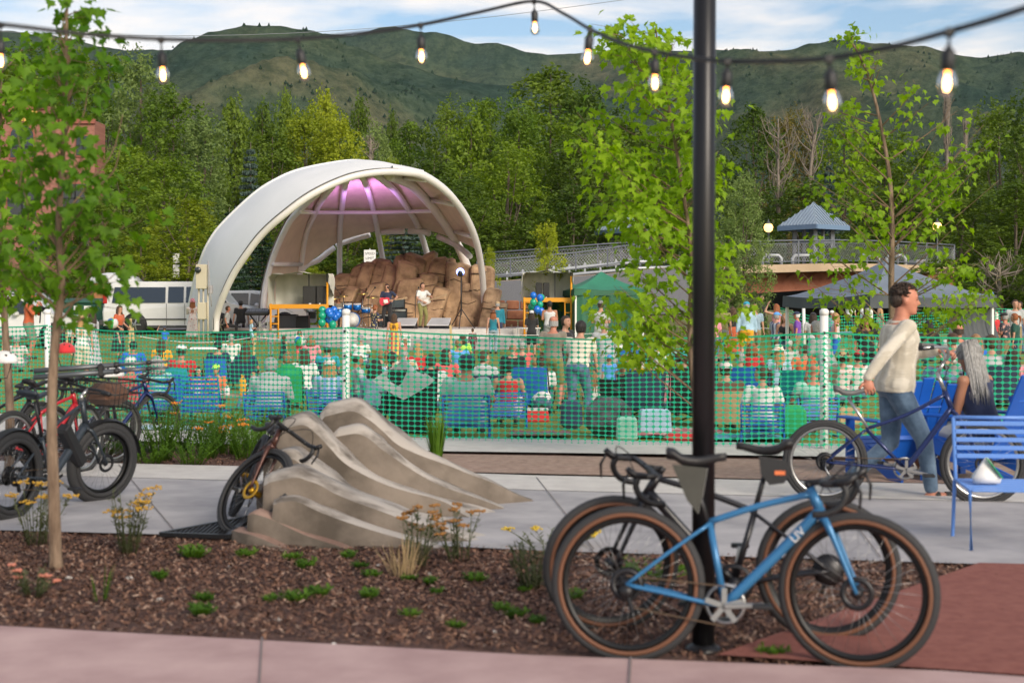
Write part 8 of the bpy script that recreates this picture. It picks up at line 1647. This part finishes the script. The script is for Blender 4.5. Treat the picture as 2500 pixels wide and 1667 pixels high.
for s in (-1, 1):      # open sandals: sole and two straps
    t_ = Jm['toe', s]; a = Jm['A', s]; x = t_.cross(V((1, 0, 0)) if 0 else V((0, 0, 1))).normalized(); M = Matrix((x, t_, x.cross(t_))).transposed(); b = MB(); b.ell(a + t_ * .058 + M @ V((0, 0, -.066)), (.052, .145, .014), 14, 5, M)
    for yy_ in (.02, .10): b.loft([[a + M @ V((cos(q) * (.047 + e), yy_ + w_, -.045 + sin(q) * (.042 + e))) for q in [pi * k / 8 for k in range(9)]] for w_, e in ((0, .004), (.035, .004))], closed=False, cap=False)
    b.build('sandal', M_sole, man)
# ---------------------------------------------------------------- the grey haired woman in the chair
Jw = skeleton(hip=(0, -.02, .40), lean=14, feet=((-.12, .60, .07), (.10, .50, .07)), hands=((-.02, .34, .66), (.10, .34, .62)), kh=(0, .3, 1), eh=(0, -.3, -.8), yaw=15, pitch=-22, curl=1.0, sh=.175)
wom = figure('woman with long straight grey hair and a navy tank top, seen from behind', G(2405, 13.25), 40, (1.16, 1.14, 1.11), Jw, 't', 'tank', CL['navy'], 'shorts', CL['lgrey'], None, 'grey', M_shw, fem=1)
b = MB(); rr = random.Random(4); Mh = Matrix((Jw['hr'], Jw['hf'], Jw['hu'])).transposed(); b.ell(hp(Jw, 0, -.012, .03), (.092, .108, .098), 18, 10, Mh, z0=-.5)
for k in range(150):
    a = pi * .98 + (k / 149) * pi * 1.04; x0, y0 = cos(a) * .088, sin(a) * .104 - .008; st0 = hp(Jw, x0 * .9, y0 * .9, rr.uniform(.02, .10)); l = rr.uniform(.40, .50); out = Jw['hr'] * x0 * .9 - Jw['f'] * .10
    mid = st0 + V((0, 0, -.2)) + out * .55; en = st0 + V((0, 0, -l)) + out * 1.1 + V((rr.uniform(-.02, .02),) * 2 + (0,)); b.tube(spline([st0 + Jw['hu'] * .02, mid, en], 5), [.011, .0125, .0125, .012, .0115, .011, .010, .009, .007, .005, .002], 5, flat=.6)
b.build('hair', mat('hair_silver', (.17, .165, .155), .5, col2=(.40, .39, .37), bump=.5, scale=30, stretch=(3, 3, .1), contrast=(.35, .7)), wom)
# ---------------------------------------------------------------- plants in the beds
M_gr = leafmat('blade_green', (.05, .13, .012), (.14, .26, .025), .35); M_gr2 = leafmat('blade_dull', (.07, .085, .035), (.17, .19, .09), .3); M_orf = mat('flower_orange', (.62, .16, .015), .7, col2=(.75, .30, .03), scale=30); M_yar = mat('flower_gold', (.42, .22, .02), .8, col2=(.58, .36, .05), scale=40); M_dry = mat('dry_grass', (.38, .27, .14), .8)
def clump(label, px, d, n, h, spread, mt, name='plant', cat='plant', flowers=None, leafy_=True, blade=.006, seed=0, group=None, droop=.3, fl=0, flr=.03, base=None):
    rnd = random.Random(seed + int(px)); t = thing(name, label, cat, G(px, d) + V((0, 0, .015)), group=group); b = MB()
    for i in range(n):
        a = rnd.uniform(0, 6.28); r0 = spread * .35 * sqrt(rnd.random()); p0 = V((cos(a) * r0, sin(a) * r0, -.01)); hh = h * rnd.uniform(.55, 1.05); a2 = a + rnd.uniform(-.6, .6); e = p0 + V((cos(a2) * spread * rnd.uniform(.1, .75), sin(a2) * spread * rnd.uniform(.1, .6), hh)); m_ = p0.lerp(e, .55) + V((0, 0, hh * .12 * droop * 2))
        if leafy_:
            b.tube([p0, m_, e], [.004, .003, .002], 4)
            for k in range(int(8 + hh * 42)):
                q = p0.lerp(m_, k / 10) if k < 10 and 0 else p0.lerp(e, rnd.uniform(.12, 1)); an = rnd.uniform(0, 6.28); s_ = rnd.uniform(.028, .055); dv = V((cos(an), sin(an), rnd.uniform(.1, .9))).normalized(); w_ = dv.cross(V((0, 0, 1))).normalized() * s_ * .16; b.add([q, q + dv * s_ * .5 + w_, q + dv * s_, q + dv * s_ * .5 - w_], [(0, 1, 2, 3)], False)
        else:
            x = V((sin(a2), -cos(a2), 0)) * blade; b.add([p0 - x, p0 + x, m_ + x * .9, m_ - x * .9, e], [(0, 1, 2, 3), (3, 2, 4)], False)
        if flowers and i < fl:
            top = e + V((0, 0, hh * .06)); f = MB()
            for _ in range(22): q = top + V((max(-1.6, min(1.6, rnd.gauss(0, 1))) * flr, max(-1.6, min(1.6, rnd.gauss(0, 1))) * flr, rnd.gauss(0, 1) * flr * .2)); f.ell(q, (.010, .010, .006), 5, 3)
            f.tube([e, top], .002, 3); f.build('flower_head', flowers, t)
    b.build('foliage', mt, t)
    return t
for i, (px, d, h, n, fl) in enumerate(((270, 15.6, .34, 34, 0), (330, 15.2, .30, 30, 0), (395, 15.0, .62, 60, 2), (440, 15.9, .46, 44, 0), (505, 15.3, .50, 54, 4), (560, 15.7, .48, 50, 3), (600, 15.2, .42, 44, 1), (655, 15.9, .40, 40, 0), (365, 14.7, .22, 26, 0), (470, 14.6, .30, 30, 0), (235, 16.2, .30, 30, 0), (700, 16.2, .5, 30, 0), (300, 16.5, .4, 40, 0), (530, 16.3, .48, 50, 2), (620, 16.4, .45, 46, 0))):
    clump(['leftmost low green plant behind the path beside the electric bike', 'second low green plant behind the path', 'tall milkweed with one orange flower head at the left of the flower row', 'leafy green plant between the tall milkweed and the orange cluster', 'milkweed with several orange flowers in the middle of the row', 'milkweed with three orange flowers behind the brown handlebar', 'green plant with a single orange flower left of the brown bike bar', 'green plant just right of the brown bike bar', 'short plant at the front of the flower row', 'short pale plant at the front of the flower row, left of the brown bike', 'low plant hidden behind the electric bike wheel', 'tall grassy plant at the left end of the rock sculpture', 'low spreading plant at the back left of the flower row', 'milkweed at the back behind the orange cluster', 'green plant at the back right of the flower row'][i], px, d, n, h, .30, M_gr, 'milkweed' if fl else 'leafy_plant', 'plant', M_orf if fl else None, seed=i, fl=fl, flr=.035, group='plants in the bed behind the path')
clump('upright tuft of bright green grass behind the rock sculpture', 1066, 15.3, 150, .52, .17, M_gr, 'grass_tuft', 'grass', leafy_=False, blade=.005); clump('thin green grass spikes behind the rock beside the handlebar', 690, 15.8, 60, .5, .22, M_gr, 'grass_tuft', 'grass', leafy_=False, blade=.004)
clump('tall gold yarrow beside the left maple trunk in the near mulch', 312, 9.25, 20, .42, .16, M_gr2, 'yarrow', 'flower', M_yar, seed=3, fl=8, flr=.035); clump('gold yarrow just left of the maple trunk, before the electric bike wheel', 90, 9.6, 18, .42, .22, M_gr2, 'yarrow', 'flower', M_yar, seed=4, fl=8, flr=.03)
clump('browning yarrow in front of the rock sculpture, left one of two', 1010, 8.75, 15, .36, .2, M_gr2, 'yarrow', 'flower', mat('flower_brown', (.30, .14, .035), .8), seed=5, fl=11, flr=.018); clump('browning yarrow in front of the rock sculpture, right one of two', 1120, 9.0, 14, .36, .18, M_gr2, 'yarrow', 'flower', mat('flower_brown', (.3, .14, .03)), seed=6, fl=10, flr=.02)
clump('dry straw coloured grass at the foot of the browning yarrow', 985, 8.5, 60, .26, .22, M_dry, 'dry_grass', 'grass', leafy_=False, blade=.003); clump('two green iris like blades with orange tips in the near mulch', 245, 7.75, 12, .24, .10, M_gr, 'iris', 'plant', CL['orange'] if 0 else None, leafy_=False, blade=.007); clump('small reddish flowered plant at the left edge of the near mulch', 85, 7.9, 16, .17, .16, M_gr2, 'seedling', 'plant', mat('flower_pink', (.5, .18, .12)), fl=6, flr=.012)
clump('yellow flowering ground plant behind the black bike wheel', 1345, 9.4, 20, .13, .36, M_gr2, 'stonecrop', 'plant', mat('flower_yellow', (.6, .42, .03)), fl=9, flr=.025); clump('silvery bushy plant right of the rock sculpture toe', 1300, 8.1, 26, .26, .2, M_gr2, 'sage_plant', 'plant'); clump('lime green low plant seen through the wheels of the bikes', 1590, 8.4, 40, .12, .3, M_gr, 'stonecrop', 'plant')
rnd = random.Random(21); protoS = None
spots_ = [(470, 9.1), (600, 9.15), (715, 9.05), (745, 8.75), (850, 9.1), (880, 8.75), (905, 8.45), (1000, 8.35), (1050, 8.25), (1065, 7.95), (1160, 8.3), (900, 7.85), (1000, 7.35), (1115, 7.1), (1225, 7.5), (775, 7.9), (720, 7.75), (500, 7.75), (390, 8.4), (1280, 8.0), (1310, 7.2), (660, 7.75), (490, 7.4), (1400, 7.8), (1890, 6.5), (1260, 7.35)]
ORD = 'leftmost second third fourth fifth sixth seventh eighth ninth tenth eleventh twelfth thirteenth fourteenth fifteenth sixteenth seventeenth eighteenth nineteenth twentieth twenty-first twenty-second twenty-third twenty-fourth twenty-fifth rightmost'.split()
for i, (px, d) in enumerate(spots_):
    if protoS is None: protoS = clump('x', px, d, 42, .085, .12, M_gr, 'sprout', 'sprout', leafy_=True, seed=9, group='small green sprouts in the near mulch'); o = protoS
    else: o = dup(protoS, G(px, d) + V((0, 0, .012)), rnd.uniform(0, 6.28), scale=rnd.uniform(.45, .8))
    o['label'] = ORD[sorted(spots_).index((px, d))] + ' green sprout from the left in the near mulch bed'
rnd = random.Random(5)
for i in range(9): px = 130 + 130 * i + rnd.uniform(0, 60); d = rnd.uniform(6.7, 9); b = MB(); b.ell((0, 0, 0), (rnd.uniform(.012, .03), .014, .010), 7, 5); b.v = [p + V((noise.noise(p * 90), noise.noise(p * 80), 0)) * .006 for p in b.v]; o = b.build('stone', M_curb); o.location = G(px, d) + V((0, 0, .022)); tag(o, ORD[i] + ' small pale stone from the left in the dark mulch', 'stone', 'small pale stones in the mulch')
